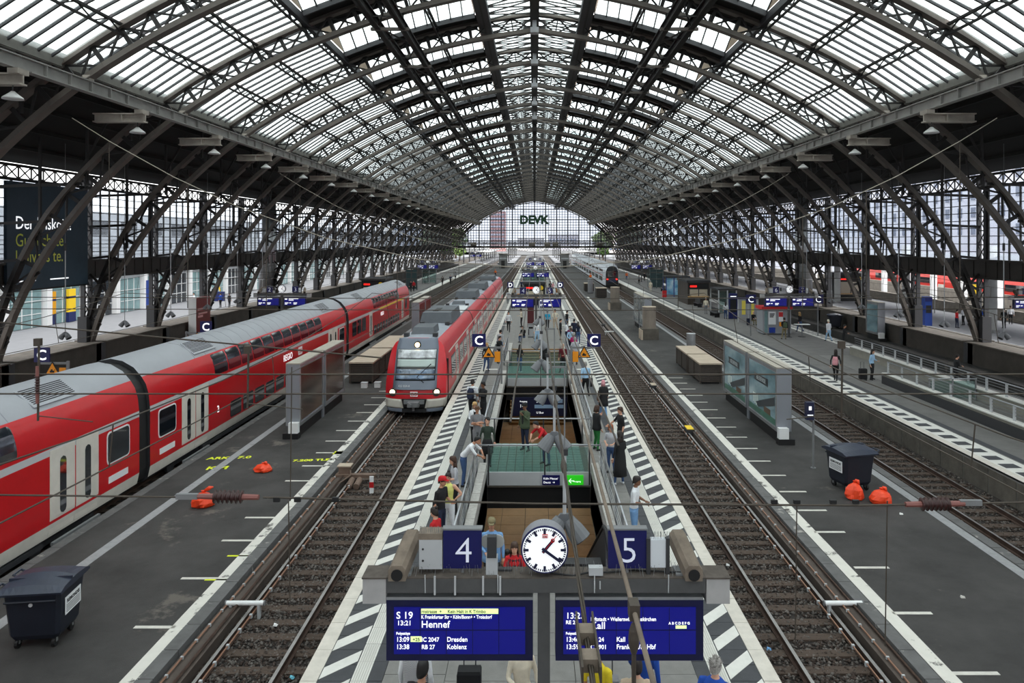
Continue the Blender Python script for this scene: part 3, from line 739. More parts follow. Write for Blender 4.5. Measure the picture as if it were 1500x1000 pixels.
# glowing strips added under the passage ceiling to brighten the tan floor
lm = M('passage_light', (255, 228, 180), .5, emit=3)
for y in (12.8, 14.6, 26.4, 36.0, 43.6): 
    if y in (36.0,): continue
    zl = -1.06 if y < 20 else -1.3
    o = MB().box(-2.6, 2.8, y-.12, y+.12, zl, zl+.05).build('passage_lamp', lm); tag(o, f'added warm fill strip under the passage ceiling, {["first","second","third","fourth"][[12.8,14.6,26.4,43.6].index(y)]} from the front', 'lamp', 'passage fill strips')
# ---- platform 2/3, 6/7 and the paved strips at the sides
def side_platform(nm, x0, x1, edge, far_edge):
    t = struct(nm); MB().box(x0, x1, -14, 262, -1.3, 0).build('platform_core', M('platform_tarmac', (112, 110, 108), .85, 0, .16, 1.2, .2, 40), t)
    s = 1 if edge < far_edge else -1
    MB().box(min(edge, edge+s*.3), max(edge, edge+s*.3), -14, 262, -.05, .012).build('edge_strip', edge_st, t)
    for a, e in ((.3, edge), (.3, far_edge)):
        ss = s if e == edge else -s
        MB().box(min(e+ss*.3, e+ss*1.25), max(e+ss*.3, e+ss*1.25), -14, 262, -.05, .008).build('white_band', white_st, t)
        sq = MB().box(-.28, .28, -.24, .24, 0, .006).mesh('dark_square', hatch_d); y = 14
        while y < 110: put('dark_square', sq, t, (e+ss*.68, y, .009)); y += .95
    MB().box(min(edge+s*1.35, edge+s*1.65), max(edge+s*1.35, edge+s*1.65), -14, 262, -.05, .006).build('dark_band', hatch_d, t)
    m = MB(); y = 6
    for i in range(120): m.box(edge-s*.01-.01, edge-s*.01+.01, y+.02, y+1.46, -1.2, -.1); y += 1.5
    o = m.build('edge_face_panel', conc_d, t); o['kind'] = 'stuff'
    return t
PRT = side_platform('floor_platform_right', 16.0, 24.5, 16.0, 24.5); PLT = side_platform('floor_platform_left', -24.5, -16.6, -16.6, -24.5)
for s in (-1, 1):
    t = struct('floor_strip_right' if s > 0 else 'floor_strip_left'); MB().box(min(s*27.4, s*31.6), max(s*27.4, s*31.6), -14, 262, -1.3, -.25).build('asphalt_deck', asphalt, t)
    t = struct('wall_plinth_right' if s > 0 else 'wall_plinth_left')
    for k in range(NEAR, FAR):
        y = AY(k); MB().box(min(s*28.9, s*31.0), max(s*28.9, s*31.0), y+.45, y+PITCH-.02, -.3, 1.12).build('plinth_block', M('plinth_brown', (66, 60, 55), .85, 0, .25, 1.2), t)
        MB().box(min(s*28.8, s*31.0), max(s*28.8, s*31.0), y+.45, y+PITCH-.02, 1.12, 1.2).build('plinth_cap', conc_d, t); MB().box(min(s*28.9, s*31.0), max(s*28.9, s*31.0), y-.55, y+.45, -.3, 1.1).build('leg_base', dkgrey, t)
# stair ramp walls on platform 6/7
t = struct('wall_ramp_right')
for x0, x1, a, b in ((19.35, 19.6, 20, 40.2), (22.0, 22.25, 20, 50.5)):
    MB().box(x0, x1, a, b, -3, .55).build('ramp_wall', M('ramp_concrete', (140, 136, 127), .85, 0, .12, 2., .1, 40), t); MB().box(x0-.06, x1+.06, a, b, .55, .6).build('ramp_coping', white_st, t)
MB().box(19.28, 19.35, 20, 40.2, 0, .42).build('ramp_skirting', dkgrey, t)
MB().box(19.6, 22.0, 14, 52, -3.2, -3).build('ramp_floor', conc_d, t)
MB().box(19.6, 22.0, 40.6, 50, -.02, .012).build('landing_paving', paving, t)
for x, a, b, nm in ((19.5, 20, 40, 'near side'), (22.12, 20, 50, 'far side')):
    r = thing('ramp_railing', f'grey tube railing on the {nm} wall of the right platform ramp', 'railing', (x, a, .6)); L = b-a
    m = MB(); m.tube([(0,0,.62), (0,L,.62)], .03, 8); m.build('handrail', silver, r, True)
    for z in (.2, .34, .48): m = MB(); m.tube([(0,0,z), (0,L,z)], .014, 5); m.build('rail_bar', midgrey, r)
    po = MB().box(-.03, .03, -.06, .06, 0, .6).mesh('post', ltgrey); y = .4
    while y < L: put('post', po, r, (0, y, 0)); y += 1.5
r = thing('glass_balustrade', 'greenish glass balustrade across the head of the right platform ramp', 'balustrade', (20.8, 36, 0)); 
m = MB(); m.tube([(-1.2, 0, 1.05), (1.2, 0, 1.05)], .03, 8); m.build('handrail', silver, r, True)
for x in (-1.15, 0, 1.15): MB().box(x-.03, x+.03, -.03, .03, 0, 1.05).build('post', midgrey, r)
for x in (-1.1, .05): MB().box(x, x+1.05, -.01, .01, .08, .95).build('glass_panel', balglass, r)
# ------------------------------------------------------------------ what lies outside the shed
t = struct('ground_outside'); og = M('bright_paving', (122, 124, 128), .85, 0, .08, 1.)
MB().box(-75, -34, -20, 520, -1.4, -.05).build('paving_left', og, t); MB().box(34, 95, -20, 520, -1.4, -.05).build('paving_right', og, t)
MB().box(-95, 110, 420, 800, -1.4, -.05).build('forecourt', M('forecourt_tarmac', (84, 86, 88), .9, 0, .3, .1), t); MB().box(-34, 34, 262, 420, -1.3, -.9).build('track_field', M('pale_ballast', (70, 64, 58), .95, 0, .2, 2.), t)
for x0, x1 in ((-4.2, 4.4), (-13.4, -7.4), (7.6, 12.9), (16, 24.5), (-24.5, -16.6)): MB().box(x0, x1, 262, 400, -1.25, 0).build('platform_end', og, t)
facade = M('pale_facade', (186, 190, 193), .7, 0, .04, 2.); fglass = M('facade_glass', (128, 158, 160), .15, 0, .25, .6); fdark = M('facade_dark', (44, 50, 56), .2, 0, .3, 1.)
# pale station building on the left
b = thing('station_building', 'long white station building with shop windows beyond the left platforms', 'building', (-46, 0, 0))
MB().box(-8, 0, 20, 240, -.1, 11).build('wall', facade, b); MB().box(0, .8, 20, 240, 4.6, 5.0).build('canopy_edge', white, b)
for z in (5.6, 6.4, 7.2, 8.0): MB().box(0, .05, 20, 240, z, z+.06).build('cladding_joint', midgrey, b)
y = 41; i = 0
while y < 235:
    f = MB(); f.box(0, .12, y, y+3.9, 0, 3.7).build('window', fglass if i % 3 else fdark, b)
    for j in (1, 2): MB().box(.12, .17, y+j*1.3-.04, y+j*1.3+.04, 0, 3.7).build('mullion', white, b)
    for z in (1.2, 2.4): MB().box(.12, .16, y, y+3.9, z-.03, z+.03).build('transom', white, b)
    MB().box(0, .5, y+4.2, y+4.9, 0, 4.6).build('pier', white, b)
    MB().box(0, .1, y+.3, y+3.4, 8.6, 10).build('upper_window', fdark, b)
    y += 5.6; i += 1
for (x, y, nm, c0, c1) in ((445, 0, '', 0, 0),):
    pass
def totem(label, X, Y, w, z0, z1, top, base):
    t = thing('advertising_column', label, 'display', (X, Y, 0)); MB().box(-.12, .12, -w/2, w/2, z0+(z1-z0)*.3, z1).build('upper_panel', top, t); MB().box(-.14, .14, -w/2, w/2, 0, z0+(z1-z0)*.3).build('base_panel', base, t); MB().box(-.13, .13, -w/2, w/2, z1-.9, z1-.7).build('stripe', base, t)
totem('yellow and dark blue display panel nearest on the white building', -45.8, 68.6, 1.0, 0, 3.1, M('panel_ochre', (226, 160, 20), .5), M('panel_navy', (22, 34, 90), .5))
totem('brighter yellow column with dark blue foot on the white building', -45.6, 71.2, 1.1, 0, 3.2, yellow, M('panel_navy', (22, 34, 90), .5))
totem('slim all blue column outside the white building', -45.6, 85.2, .9, 0, 3.3, M('column_blue', (24, 60, 140), .5), M('column_blue', (24, 60, 140), .5))
# office block, red trains and platform 8/9 on the right
ob = thing('office_block', 'long pale blue-grey office block with window rows beyond the right wall', 'building', (66, 0, 0))
MB().box(0, 14, 20, 330, -1, 26).build('wall', M('office_wall', (208, 211, 222), .7, 0, .04, 1.), ob)
ow = MB().box(-.12, 0, -.5, .5, -.75, .75).mesh('window', M('office_window', (104, 114, 136), .15, 0, .25, 1.)); n = 0
for z in (9.6, 12.2, 14.8, 17.4):
    for j in range(70):
        put('window', ow, ob, (0, 34+j*3.4+(.0), z)); n += 1
for X, y0, y1, nm, kk in ((58, 76, 128, 'long red train standing beyond the right arcade', 0),):
    t = thing('train', nm, 'train', (X, 0, 0)); 
    m = MB(); sec = [(-1.4, -.3), (-1.42, .3), (-1.4, 2.2), (-1.1, 3.4), (0, 3.75), (1.1, 3.4), (1.4, 2.2), (1.42, .3), (1.4, -.3)]
    m.loft([[(x, y0, z) for x, z in sec], [(x, y1, z) for x, z in sec]], 0, True, True, [0, 0, 0, 1, 1, 0, 0, 0, 2]); m.build('body', [M('distant_train_red', (200, 50, 40), .35), t_grey, t_dark], t)
    y = y0+2
    while y < y1-2:
        MB().box(-1.46, -1.4, y, y+1.4, -.2, 1.9).build('door', t_white, t)
        for z in (.3, 1.9): MB().box(-1.47, -1.4, y+2, y+9, z, z+.8).build('window_band', t_glass, t)
        y += 11
pp = struct('floor_platform_far_right'); MB().box(35.5, 45.5, -14, 262, -1, .03).build('platform_core', og, pp)
sq = MB().box(-.3, .3, -.4, .4, 0, .01).mesh('dark_square', M('pale_square', (150, 154, 158), .8)); y = 30
while y < 150: put('dark_square', sq, pp, (36.4, y, .03)); y += 1.1
MB().box(52.6, 53.0, 20, 262, 0, 1.9).build('platform_wall', concrete, pp); MB().box(46.6, 47.0, 20, 262, 0, 1.1).build('low_wall', concrete, pp)
for j, (X, Y) in enumerate(((39.4, 62.3), (38.5, 58), (38.5, 75), (38.5, 92), (38.5, 109))):
    if j == 1: continue
    c = thing('concrete_column', f'round pale concrete column beyond the right arcade, {ORD[j if j < 1 else j-1]} from the front', 'column', (X, Y, 0), 0, 'round columns'); MB().cyl((0,0,0), (0,0,7.5), .38, 20).build('shaft', M('column_concrete', (196, 198, 196), .7, 0, .06, 2.), c, True); MB().cyl((0,0,0), (0,0,.25), .5, 20).build('foot_ring', midgrey, c)
for j in range(14):
    c = thing('canopy_post', f'slim white canopy post before the red train, {(ORD+["thirteenth","fourteenth"])[j]} from the front', 'column', (51.0, 60+j*6.5, 0), 0, 'canopy posts'); MB().box(-.3, .3, -.3, .3, 0, 6.5).build('shaft', white, c); MB().box(-.45, .45, -.45, .45, 0, .3).build('foot', midgrey, c)
# canopy of the outer platforms
cn = thing('platform_canopy', 'white curved platform canopy beyond the right arcade', 'canopy', (41, 0, 0))
for y in range(40, 200, 8):
    m = MB(); m.tube([(-3.6+.3*i, y, 5.2+1.3*math.sin(i/24*PI)) for i in range(25)], .12, 6); m.build('canopy_rib', white, cn)
m = MB(); m.loft([[(-4.2+8.4*i/12, yy, 5.35+1.3*math.sin(i/12*PI)) for i in range(13)]+[(-4.2+8.4*i/12, yy, 5.45+1.3*math.sin(i/12*PI)) for i in reversed(range(13))] for yy in (36, 240)]); m.build('canopy_roof', M('canopy_grey', (140, 144, 150), .6), cn)
for j, Y in enumerate((276, 300, 326, 354, 384)):
    t = thing('catenary_portal', f'steel portal over the open tracks beyond the far gable, {ORD[j]} from the shed', 'mast', (0, Y, -1), 0, 'open-air portals')
    for X in (-27, -9.8, 9.8, 27): MB().box(X-.2, X+.2, -.2, .2, 0, 8.6).build('mast', dkgrey, t)
    MB().box(-27.5, 27.5, -.15, .15, 7.6, 7.8).build('lower_beam', dkgrey, t); MB().box(-27.5, 27.5, -.15, .15, 8.4, 8.6).build('upper_beam', dkgrey, t)
    m = MB()
    for q in range(36): m.bar((-27+q*1.5, 0, 7.7), (-27+(q+1)*1.5, 0, 8.5) if q % 2 else (-27+(q+.5)*1.5, 0, 8.5), .08, .08)
    m.build('beam_lattice', dkgrey, t)['kind'] = 'stuff'
for j, (X, Y0c, Y1c, nm) in enumerate(((-20.5, 275, 390, 'left'), (20.2, 275, 390, 'right'), (0, 285, 390, 'middle'))):
    t = thing('open_canopy', f'grey platform roof in the open air beyond the {nm} platform', 'canopy', (X, 0, 0)); MB().box(-3.2, 3.2, Y0c, Y1c, 3.5, 3.7).build('roof', midgrey, t)
    for q in range(8): MB().box(-.15, .15, Y0c+3+q*15, Y0c+3.3+q*15, 0, 3.5).build('post', dkgrey, t)
# ---- trees, tower and houses past the far gable
leaf = [M('tree_leaf_a', (92, 122, 62), .9, 0, .35, 1.), M('tree_leaf_b', (120, 146, 80), .9, 0, .35, 1.), M('tree_leaf_c', (70, 102, 54), .9, 0, .35, 1.)]
trunk_m = M('tree_trunk', (82, 66, 52), .9, 0, .3, 2.)
def tree(label, X, Y, h, k, seed):
    t = thing('tree', label, 'tree', (X, Y, -.1)); rr = random.Random(seed); m = MB()
    m.tube([(0,0,0), (.1,0,h*.25), (0,.1,h*.5), (0,0,h*.8)], [h*.035, h*.028, h*.02, h*.008], 8)
    for a in range(5): q = a*1.26+rr.random(); m.tube([(0,0,h*(.3+.07*a)), (math.cos(q)*h*.22, math.sin(q)*h*.22, h*(.5+.08*a))], [h*.014, h*.005], 5)
    m.build('trunk', trunk_m, t); m = MB()
    for i in range(900):
        q, e, r = rr.random()*2*PI, rr.uniform(-1, 1), rr.random()**.4
        c = Vector((math.cos(q)*math.sqrt(1-e*e)*r*h*.36, math.sin(q)*math.sqrt(1-e*e)*r*h*.36, h*.62+e*r*h*.36)); c += Vector((rr.gauss(0, .03)*h, rr.gauss(0, .03)*h, 0))
        a = Vector((rr.uniform(-1, 1), rr.uniform(-1, 1), rr.uniform(-1, 1)))*h*.05; b_ = Vector((rr.uniform(-1, 1), rr.uniform(-1, 1), rr.uniform(-.5, .5)))*h*.05
        m.quad(c-a-b_, c+a-b_, c+a+b_, c-a+b_)
    m.build('crown', leaf[k], t)
TR_ = [(-36, 330, 14, 0, 'left of the far gable opening, nearest'), (-44, 345, 16, 2, 'at the far left beyond the station end'), (-31, 300, 7, 1, 'low one just past the left end of the far gable'), (29, 306, 7, 0, 'low one just past the right end of the far gable'), (33, 352, 13, 1, 'right of the far gable opening'), (44, 335, 15, 0, 'at the far right beyond the station end'), (-52, 365, 15, 1, 'pale one behind the far left trees'), (-40, 320, 9, 2, 'small dark one left of the far tracks')]
for i, (X, Y, h, k, nm) in enumerate(TR_): tree(f'leafy green tree {nm}', X, Y, h, k, i)
tb = thing('tower_block', 'pinkish tower block seen through the far gable left of the letters', 'building', (-28.8, 560, 0)); MB().box(-6, 6, 0, 20, 0, 31).build('wall', M('tower_pink', (196, 150, 148), .8, 0, .06, .2), tb)
for j in range(9): MB().box(-5.6, 5.6, -.15, 0, 3+j*3.1, 4.3+j*3.1).build('window_band', M('tower_window', (190, 190, 205), .4), tb)
for x0, w_, h, Y, c, nm in ((-92, 30, 17, 470, (196, 204, 216), 'pale blue block at the far left end of the tracks'), (-14, 22, 10, 600, (226, 226, 228), 'low white block far beyond the gable centre'), (12, 26, 13, 620, (208, 206, 214), 'pale grey block far beyond the gable, right of centre'), (46, 34, 16, 480, (214, 206, 204), 'beige block at the far right end of the tracks')):
    t = thing('far_building', nm, 'building', (x0, Y, 0)); MB().box(0, w_, 0, 12, 0, h).build('wall', M('far_wall_%d' % int(x0), c, .8), t); MB().box(-.4, w_+.4, -.4, 12.4, h, h+.5).build('roof', midgrey, t)
    z = 2.0
    while z < h-2:
        for j in range(int(w_/3)): MB().box(.8+j*3, 2.4+j*3, -.1, 0, z, z+1.5).build('window', M('far_window', (120, 134, 156), .3), t)
        z += 3.2
# ------------------------------------------------------------------ red double-deck train on track 3
DSEC = [(1.12,-.62),(1.32,-.44),(1.40,-.06),(1.40,.3),(1.40,1.86),(1.395,2.06),(1.35,2.5),(1.25,2.85),(1.1,3.1),(.82,3.43),(.42,3.66),(0,3.74)]
def sx(sec, z):
    for a, b in zip(sec, sec[1:]):
        if a[1] <= z <= b[1]: return a[0]+(b[0]-a[0])*(z-a[1])/(b[1]-a[1])
    return sec[0][0]
def patch(sec, y0, y1, z0, z1, off, mat, name, parent, n=4, s=1, round_=0, cy=0.):
    """a panel following the car side between two heights"""
    zs = [z0+(z1-z0)*i/n for i in range(n+1)]; m = MB()
    o_ = [(s*(sx(sec, z)+off), z) for z in zs]; i_ = [(s*(sx(sec, z)-.02), z) for z in reversed(zs)]
    pts = o_+i_
    if round_:
        r = min(round_, (y1-y0)/2); f = []
        for k in (0, .25, .6): f.append(k)
        rings = []
        zc, hh = (z0+z1)/2, (z1-z0)/2
        for yy, sc in ((y0, (hh-r)/hh), (y0+r*.3, (hh-r*.3)/hh), (y0+r, 1), (y1-r, 1), (y1-r*.3, (hh-r*.3)/hh), (y1, (hh-r)/hh)):
            q = [zc+(z-zc)*sc for z in zs]; rings.append([(s*(sx(sec, z)+off), yy, z) for z in q]+[(s*(sx(sec, z)-.02), yy, z) for z in reversed(q)])
        m.loft(rings)
    else: m.loft([[(x, y0, z) for x, z in pts], [(x, y1, z) for x, z in pts]])
    return m.build(name, mat, parent)
dr = thing('double_deck_train', 'bright red double-deck regional train with grey roof at the left platform', 'train', (-15.0, 0, 0))
doorw = M('train_door_white', (214, 208, 198), .45, 0, .1, 1.2)
def dcar(y0, y1, cab):
    full = DSEC+[(-x, z) for x, z in reversed(DSEC[:-1])]
    ms = [t_dark, t_white, red_t, belt, t_grey]; seg = [0, 1, 2, 2, 3, 2, 2, 2, 4, 4, 4]; seg = seg+list(reversed(seg))+[0]
    m = MB(); rings = [[(x, y0, z) for x, z in full]]
    if cab:
        rings += [[(x, y1-1.6, z) for x, z in full], [(x*.96, y1-.7, -.62+(z+.62)*.97) for x, z in full], [(x*.8, y1, -.62+(z+.62)*.84) for x, z in full]]
    else: rings += [[(x, y1, z) for x, z in full]]
    m.loft(rings, 0, True, True, seg); b = m.build('car_body', ms, dr, True); md = b.modifiers.new('edges', 'EDGE_SPLIT'); md.split_angle = .6
    L = y1-y0
    # lower and upper windows, doors (one pair near each end)
    d1, d2 = y0+2.3, (y1-4.6 if not cab else y1-5.6)
    if cab: d1 = y0+6.6
    for d in (d1, d2):
        for k in range(2):
            if cab and k: continue
            o = patch(DSEC, d+k*1.16, d+k*1.16+1.1, -.36, 2.0, .012, doorw, 'door', b, 5)
            patch(DSEC, d+k*1.16+.42, d+k*1.16+.7, .1, 1.72, .02, t_glass, 'door_window', b, 4, 1, .13)
        MB().box(1.42, 1.5, d, d+2.2, -.66, -.56).build('door_step', midgrey, b)
    if not cab:
        for w0 in (y0+.55, y1-1.9):
            patch(DSEC, w0, w0+1.3, .75, 1.8, .012, white, 'window_rim', b, 3, 1, .14); patch(DSEC, w0+.05, w0+1.25, .8, 1.75, .02, t_glass, 'large_window', b, 3, 1, .12)
            patch(DSEC, w0+.1, w0+1.2, .15, .36, .012, white, 'marking_panel', b, 1)
    else:
        for j in range(3): patch(DSEC, y0+1.0+j*1.5, y0+2.3+j*1.5, .75, 1.8, .015, t_glass, 'large_window', b, 3, 1, .12)
        patch(DSEC, d1+4, y1-4, 1.9, 2.02, .014, yellow, 'first_class_stripe', b, 1)
        patch(DSEC, y1-3.6, y1-2.6, .8, 1.8, .015, t_glass, 'large_window', b, 3, 1, .3)
        MB().box(-.7, .7, y1-.62, y1-.02, 1.5, 2.3).build('windscreen', t_glass, b)
    a0, a1 = d1+(2.9 if not cab else 1.6), d2-1.2
    n = 11 if not cab else 10; p = (a1-a0)/n
    for j in range(n):
        patch(DSEC, a0+j*p+.05, a0+(j+1)*p-.05, 2.18, 3.04, .012, t_glass, 'upper_window', b, 4, 1, .1)
        patch(DSEC, a0+j*p+.12, a0+(j+1)*p-.12, -.02 if 0 else .02, .72, .014, t_glass, 'lower_window', b, 2, 1, .1) if 1 <= j < n-1 or cab else None
    MB().box(1.2, 1.34, a0-1, a1+1, -.64, -.5).build('skirt', t_dark, b)
    # roof grilles and seams
    for g0, gx in (((y0+4.2), .82),) + (((y1-4.6), .82),):
        f = MB().prism([(.45, g0-.1, 3.66), (1.02, g0-.1, 3.22), (1.02, g0+1.9, 3.22), (.45, g0+1.9, 3.66)], (.02, 0, .03)).build('roof_grille', t_grey, b)
        for j in range(9):
            x = .5+j*.055; z = 3.7-(x-.45)*.77; MB().box(x-.015, x+.015, g0, g0+1.8, z-.02, z+.015).build('grille_slat', black, b) if j % 1 == 0 else None
    o = MB()
    for j in range(int((L-8)/1.0)):
        y = y0+4+j; q = DSEC[8:]; o.loft([[(x, y, z+.006) for x, z in q]+[(x, y, z-.01) for x, z in reversed(q)], [(x, y+.03, z+.006) for x, z in q]+[(x, y+.03, z-.01) for x, z in reversed(q)]])
    o = o.build('roof_seam', M('roof_seam_grey', (140, 142, 148), .6), b); o['kind'] = 'stuff'
    for yb in (y0+3.2, y1-3.6):
        bo = MB(); bo.box(-1.1, 1.1, yb-1.4, yb+1.4, -.75, -.5); bo = bo.build('bogie', t_dark, b)
        for q in (-1, 1): MB().cyl((1.0, yb+q*1.2, -.62), (1.12, yb+q*1.2, -.62), .3, 18).build('wheel', dkgrey, b)
    return b
cars = [(-1.9, 24.9, False), (25.6, 52.3, False), (53.0, 79.6, True)]
cb = [dcar(*c) for c in cars]
for y in (24.9, 52.3):
    m = MB(); q = [(x*.93, -.5+(z+.5)*.97) for x, z in DSEC[1:]]; q = q+[(-x, z) for x, z in reversed(q[:-1])]
    m.loft([[(x, y, z) for x, z in q], [(x, y+.7, z) for x, z in q]]).build('gangway_bellows', black, dr)
text('lettering', 'REGIO', (1.405, 39.2, 1.35), .5, letter, cb[1], 'LEFT', (PI/2, 0, PI/2)); text('lettering', '2', (1.405, 31.0, .55), .42, letter, cb[1], 'LEFT', (PI/2, 0, PI/2)); text('lettering', '2', (1.405, 17.6, .55), .42, letter, cb[0], 'LEFT', (PI/2, 0, PI/2))
text('lettering', 'REGIO', (1.405, 64, 1.3), .45, letter, cb[2], 'LEFT', (PI/2, 0, PI/2)); text('lettering', '1', (1.405, 71, 1.3), .45, letter, cb[2], 'LEFT', (PI/2, 0, PI/2))
def dbsign(parent, loc, size, rot):
    """the railway's red-and-white initials in a frame"""
    w_, h = size*1.42, size; X, Y, Z = loc
    MB().box(X-w_/2, X+w_/2, Y-.012, Y, Z-h/2, Z+h/2).build('logo_frame', M('logo_red', (214, 20, 30), .5), parent); MB().box(X-w_*.43, X+w_*.43, Y-.018, Y-.01, Z-h*.4, Z+h*.4).build('logo_field', signwhite, parent)
    return text('logo_lettering', 'DB', (X, Y-.022, Z-h*.27), h*.76, M('logo_red', (214, 20, 30), .5), parent, 'CENTER', bold=.012*size)
def dbside(parent, x, y, z, h): 
    MB().box(x-.005, x+.008, y-h*.75, y+h*.75, z-h/2, z+h/2).build('logo_frame', signwhite, parent)
    text('logo_lettering', 'DB', (x+.012, y, z-h*.27), h*.76, red_t, parent, 'CENTER', (PI/2, 0, PI/2), bold=.01*h)
dbside(cb[1], 1.402, 42.0, 1.55, .45); dbside(cb[2], 1.402, 60.8-5, 1.5, .4)
# ------------------------------------------------------------------ suburban train on track 4
SSEC = [(1.28,-.55),(1.47,-.34),(1.51,.1),(1.51,.7),(1.505,1.0),(1.47,1.7),(1.40,2.15),(1.32,2.45),(1.16,2.72),(.95,2.86),(.5,2.95),(0,2.97)]
tr = thing('suburban_train', 'red suburban train with lit headlights and grey windscreen frame at platform 4', 'train', (-5.94, 0, 0))
YF = 35.7
def fy(x, z): return YF+(0 if z < .55 else .42*(z-.55)+.06*(z-.55)**2)+.5*abs(x/1.5)**3.2
full = SSEC+[(-x, z) for x, z in reversed(SSEC[:-1])]
m = MB(); gl = M('sbahn_roof', (150, 156, 166), .5, 0, .08, 1.)
seg = [0, 1, 2, 2, 2, 2, 2, 2, 2, 3, 3]; seg = seg+list(reversed(seg))+[0]
n_ = YF+66
m.loft([[(x, fy(x, z), z) for x, z in full], [(x, YF+2.2, z) for x, z in full], [(x, n_, z) for x, z in full]], 0, False, True, seg)
k0 = len(m.v); NX = 14                               # front skin as a grid
for x, z in SSEC:
    for i in range(NX+1): u = -1+2*i/NX; m.v.append((x*u, fy(x*u, z), z))
for j in range(len(SSEC)-1):
    for i in range(NX): a = k0+j*(NX+1)+i; m.f.append((a, a+1, a+NX+2, a+NX+1)); m.m.append([0, 1, 2, 2, 2, 2, 2, 2, 2, 2, 3][j])
m.f.append(tuple(range(2*len(full), 3*len(full)))); m.m.append(2)
bodyS = m.build('body', [t_dark, t_white, red_s, gl], tr, True)
md = bodyS.modifiers.new('edges', 'EDGE_SPLIT'); md.split_angle = .6
def fpatch(poly, mat, name, off=.02, parent=tr, nx=8, nz=5):
    """panel on the nose: poly = (z, xleft, xright) rows"""
    m = MB(); rows = []
    for a, b in zip(poly, poly[1:]):
        for k in range(nz): t = k/nz; rows.append(tuple(a[i]+(b[i]-a[i])*t for i in range(3)))
    rows.append(poly[-1])
    for z, xl, xr in rows:
        for i in range(nx+1): x = xl+(xr-xl)*i/nx; m.v.append((x, fy(x, z)-off, z))
    for j in range(len(rows)-1):
        for i in range(nx): a = j*(nx+1)+i; m.f.append((a, a+1, a+nx+2, a+nx+1)); m.m.append(0)
    o = m.build(name, mat, parent, True); md = o.modifiers.new('thick', 'SOLIDIFY'); md.thickness = .02; md.offset = 1; return o
nose = M('nose_grey', (112, 120, 134), .45)
fpatch([(.56, -1.02, 1.02), (.62, -1.08, 1.08), (2.5, -1.06, 1.06), (2.93, -.98, .98)], nose, 'nose_panel', .02)
wsm = M('windscreen_glass', (110, 128, 150), .05, 0, .8, 1.5, spec=.9)
fpatch([(.98, -.98, .98), (2.42, -1.0, 1.0)], M('windscreen_frame', (30, 32, 36), .3), 'windscreen_surround', .035)
fpatch([(1.04, -.94, .94), (1.5, -.95, .95)], wsm, 'lower_windscreen', .05); fpatch([(1.6, -.95, .95), (1.95, -.95, .95)], M('cab_blind', (176, 190, 186), .4), 'cab_blind', .05)
fpatch([(1.99, -.96, .96), (2.4, -.97, .97)], M('windscreen_top', (190, 194, 198), .08, 0, .6, 2.5, spec=.9), 'upper_windscreen', .05)
m = MB(); m.tube([(.45, fy(.45, .95)-.08, .9), (.1, fy(.1, 1.2)-.1, 1.15), (.75, fy(.75, 1.75)-.1, 1.75)], .025, 5); m.build('wiper', black, tr)
fpatch([(-.36, -.52, .52), (.12, -.62, .62)], black, 'coupler_recess', .015)
c = MB(); c.box(-.28, .28, YF-.42, YF+.05, -.22, .02).box(-.5, .5, YF-.12, YF, -.12, .06).cyl((-.15, YF-.55, -.1), (-.15, YF-.35, -.1), .1, 10).cyl((.16, YF-.5, -.08), (.16, YF-.35, -.08), .12, 10).box(-.05, .05, YF-.3, YF-.1, -.42, -.2); c.build('coupler', midgrey, tr)
fpatch([(-.52, -1.36, -.6), (-.36, -1.4, -.6)], nose, 'bumper_lip', .02); fpatch([(-.52, .6, 1.36), (-.36, .6, 1.4)], nose, 'bumper_lip', .02)
fpatch([(-.33, -1.42, -.62), (.08, -1.47, -.66)], t_white, 'bumper', .03); fpatch([(-.33, .62, 1.42), (.08, .66, 1.47)], t_white, 'bumper', .03)
lampm = M('headlight_lit', (255, 226, 170), .3, emit=3.5)
for s in (-1, 1):
    x = s*1.12; y = fy(x, .42); h = MB(); h.cyl((x-s*.05, y-.07, .42), (x-s*.05, y+.1, .42), [.2, .2], 18); h = h.build('headlight', M('headlight_bezel', (60, 62, 66), .3, .5), tr)
    MB().cyl((x-s*.02, y-.1, .43), (x-s*.02, y-.06, .43), .125, 16).build('lamp_lens', lampm, h)
h = MB().cyl((0, fy(0, 2.62)-.12, 2.64), (0, fy(0, 2.62)+.2, 2.64), .17, 16).build('top_headlight', black, tr); MB().cyl((0, fy(0, 2.62)-.14, 2.64), (0, fy(0, 2.62)-.1, 2.64), .12, 16).build('lamp_lens', lampm, h)
dbsign(tr, (0, fy(0, .36)-.04, .36), .3, (0, 0, 0)); text('unit_number', '423 034-8', (-.8, fy(0, .76)-.06, .7), .14, signwhite, tr)
# side: windows, doors, joints
y = YF+3; i = 0
MB().box(1.42, 1.54, YF+1.3, YF+1.38, -.4, 1.9).build('cab_mirror_arm', black, tr)
while y < n_-2:
    if i % 3 == 1:
        for k in range(2):
            o = patch(SSEC, y+k*.66, y+k*.66+.63, -.25, 1.95, .014, doorw, 'door', tr, 4); patch(SSEC, y+k*.66+.12, y+k*.66+.5, .5, 1.7, .022, t_glass, 'door_window', o, 3, 1, .08)
        y += 1.9
    else:
        patch(SSEC, y, y+2.05, .55, 1.72, .014, t_glass, 'side_window', tr, 3, 1, .12); y += 2.4
    i += 1
patch(SSEC, YF+2.5, n_-.1, 2.02, 2.09, .012, t_white, 'gutter_line', tr, 1)
for yj in (YF+17.3, YF+33, YF+48.7):
    q = [(x*1.004, z) for x, z in SSEC]; q = q+[(-x, z) for x, z in reversed(q[:-1])]; MB().loft([[(x, yj, z) for x, z in q], [(x, yj+.45, z) for x, z in q]]).build('gangway_bellows', dkgrey, tr)
rg = M('roof_box_grey', (84, 88, 94), .6, 0, .1, 2.)
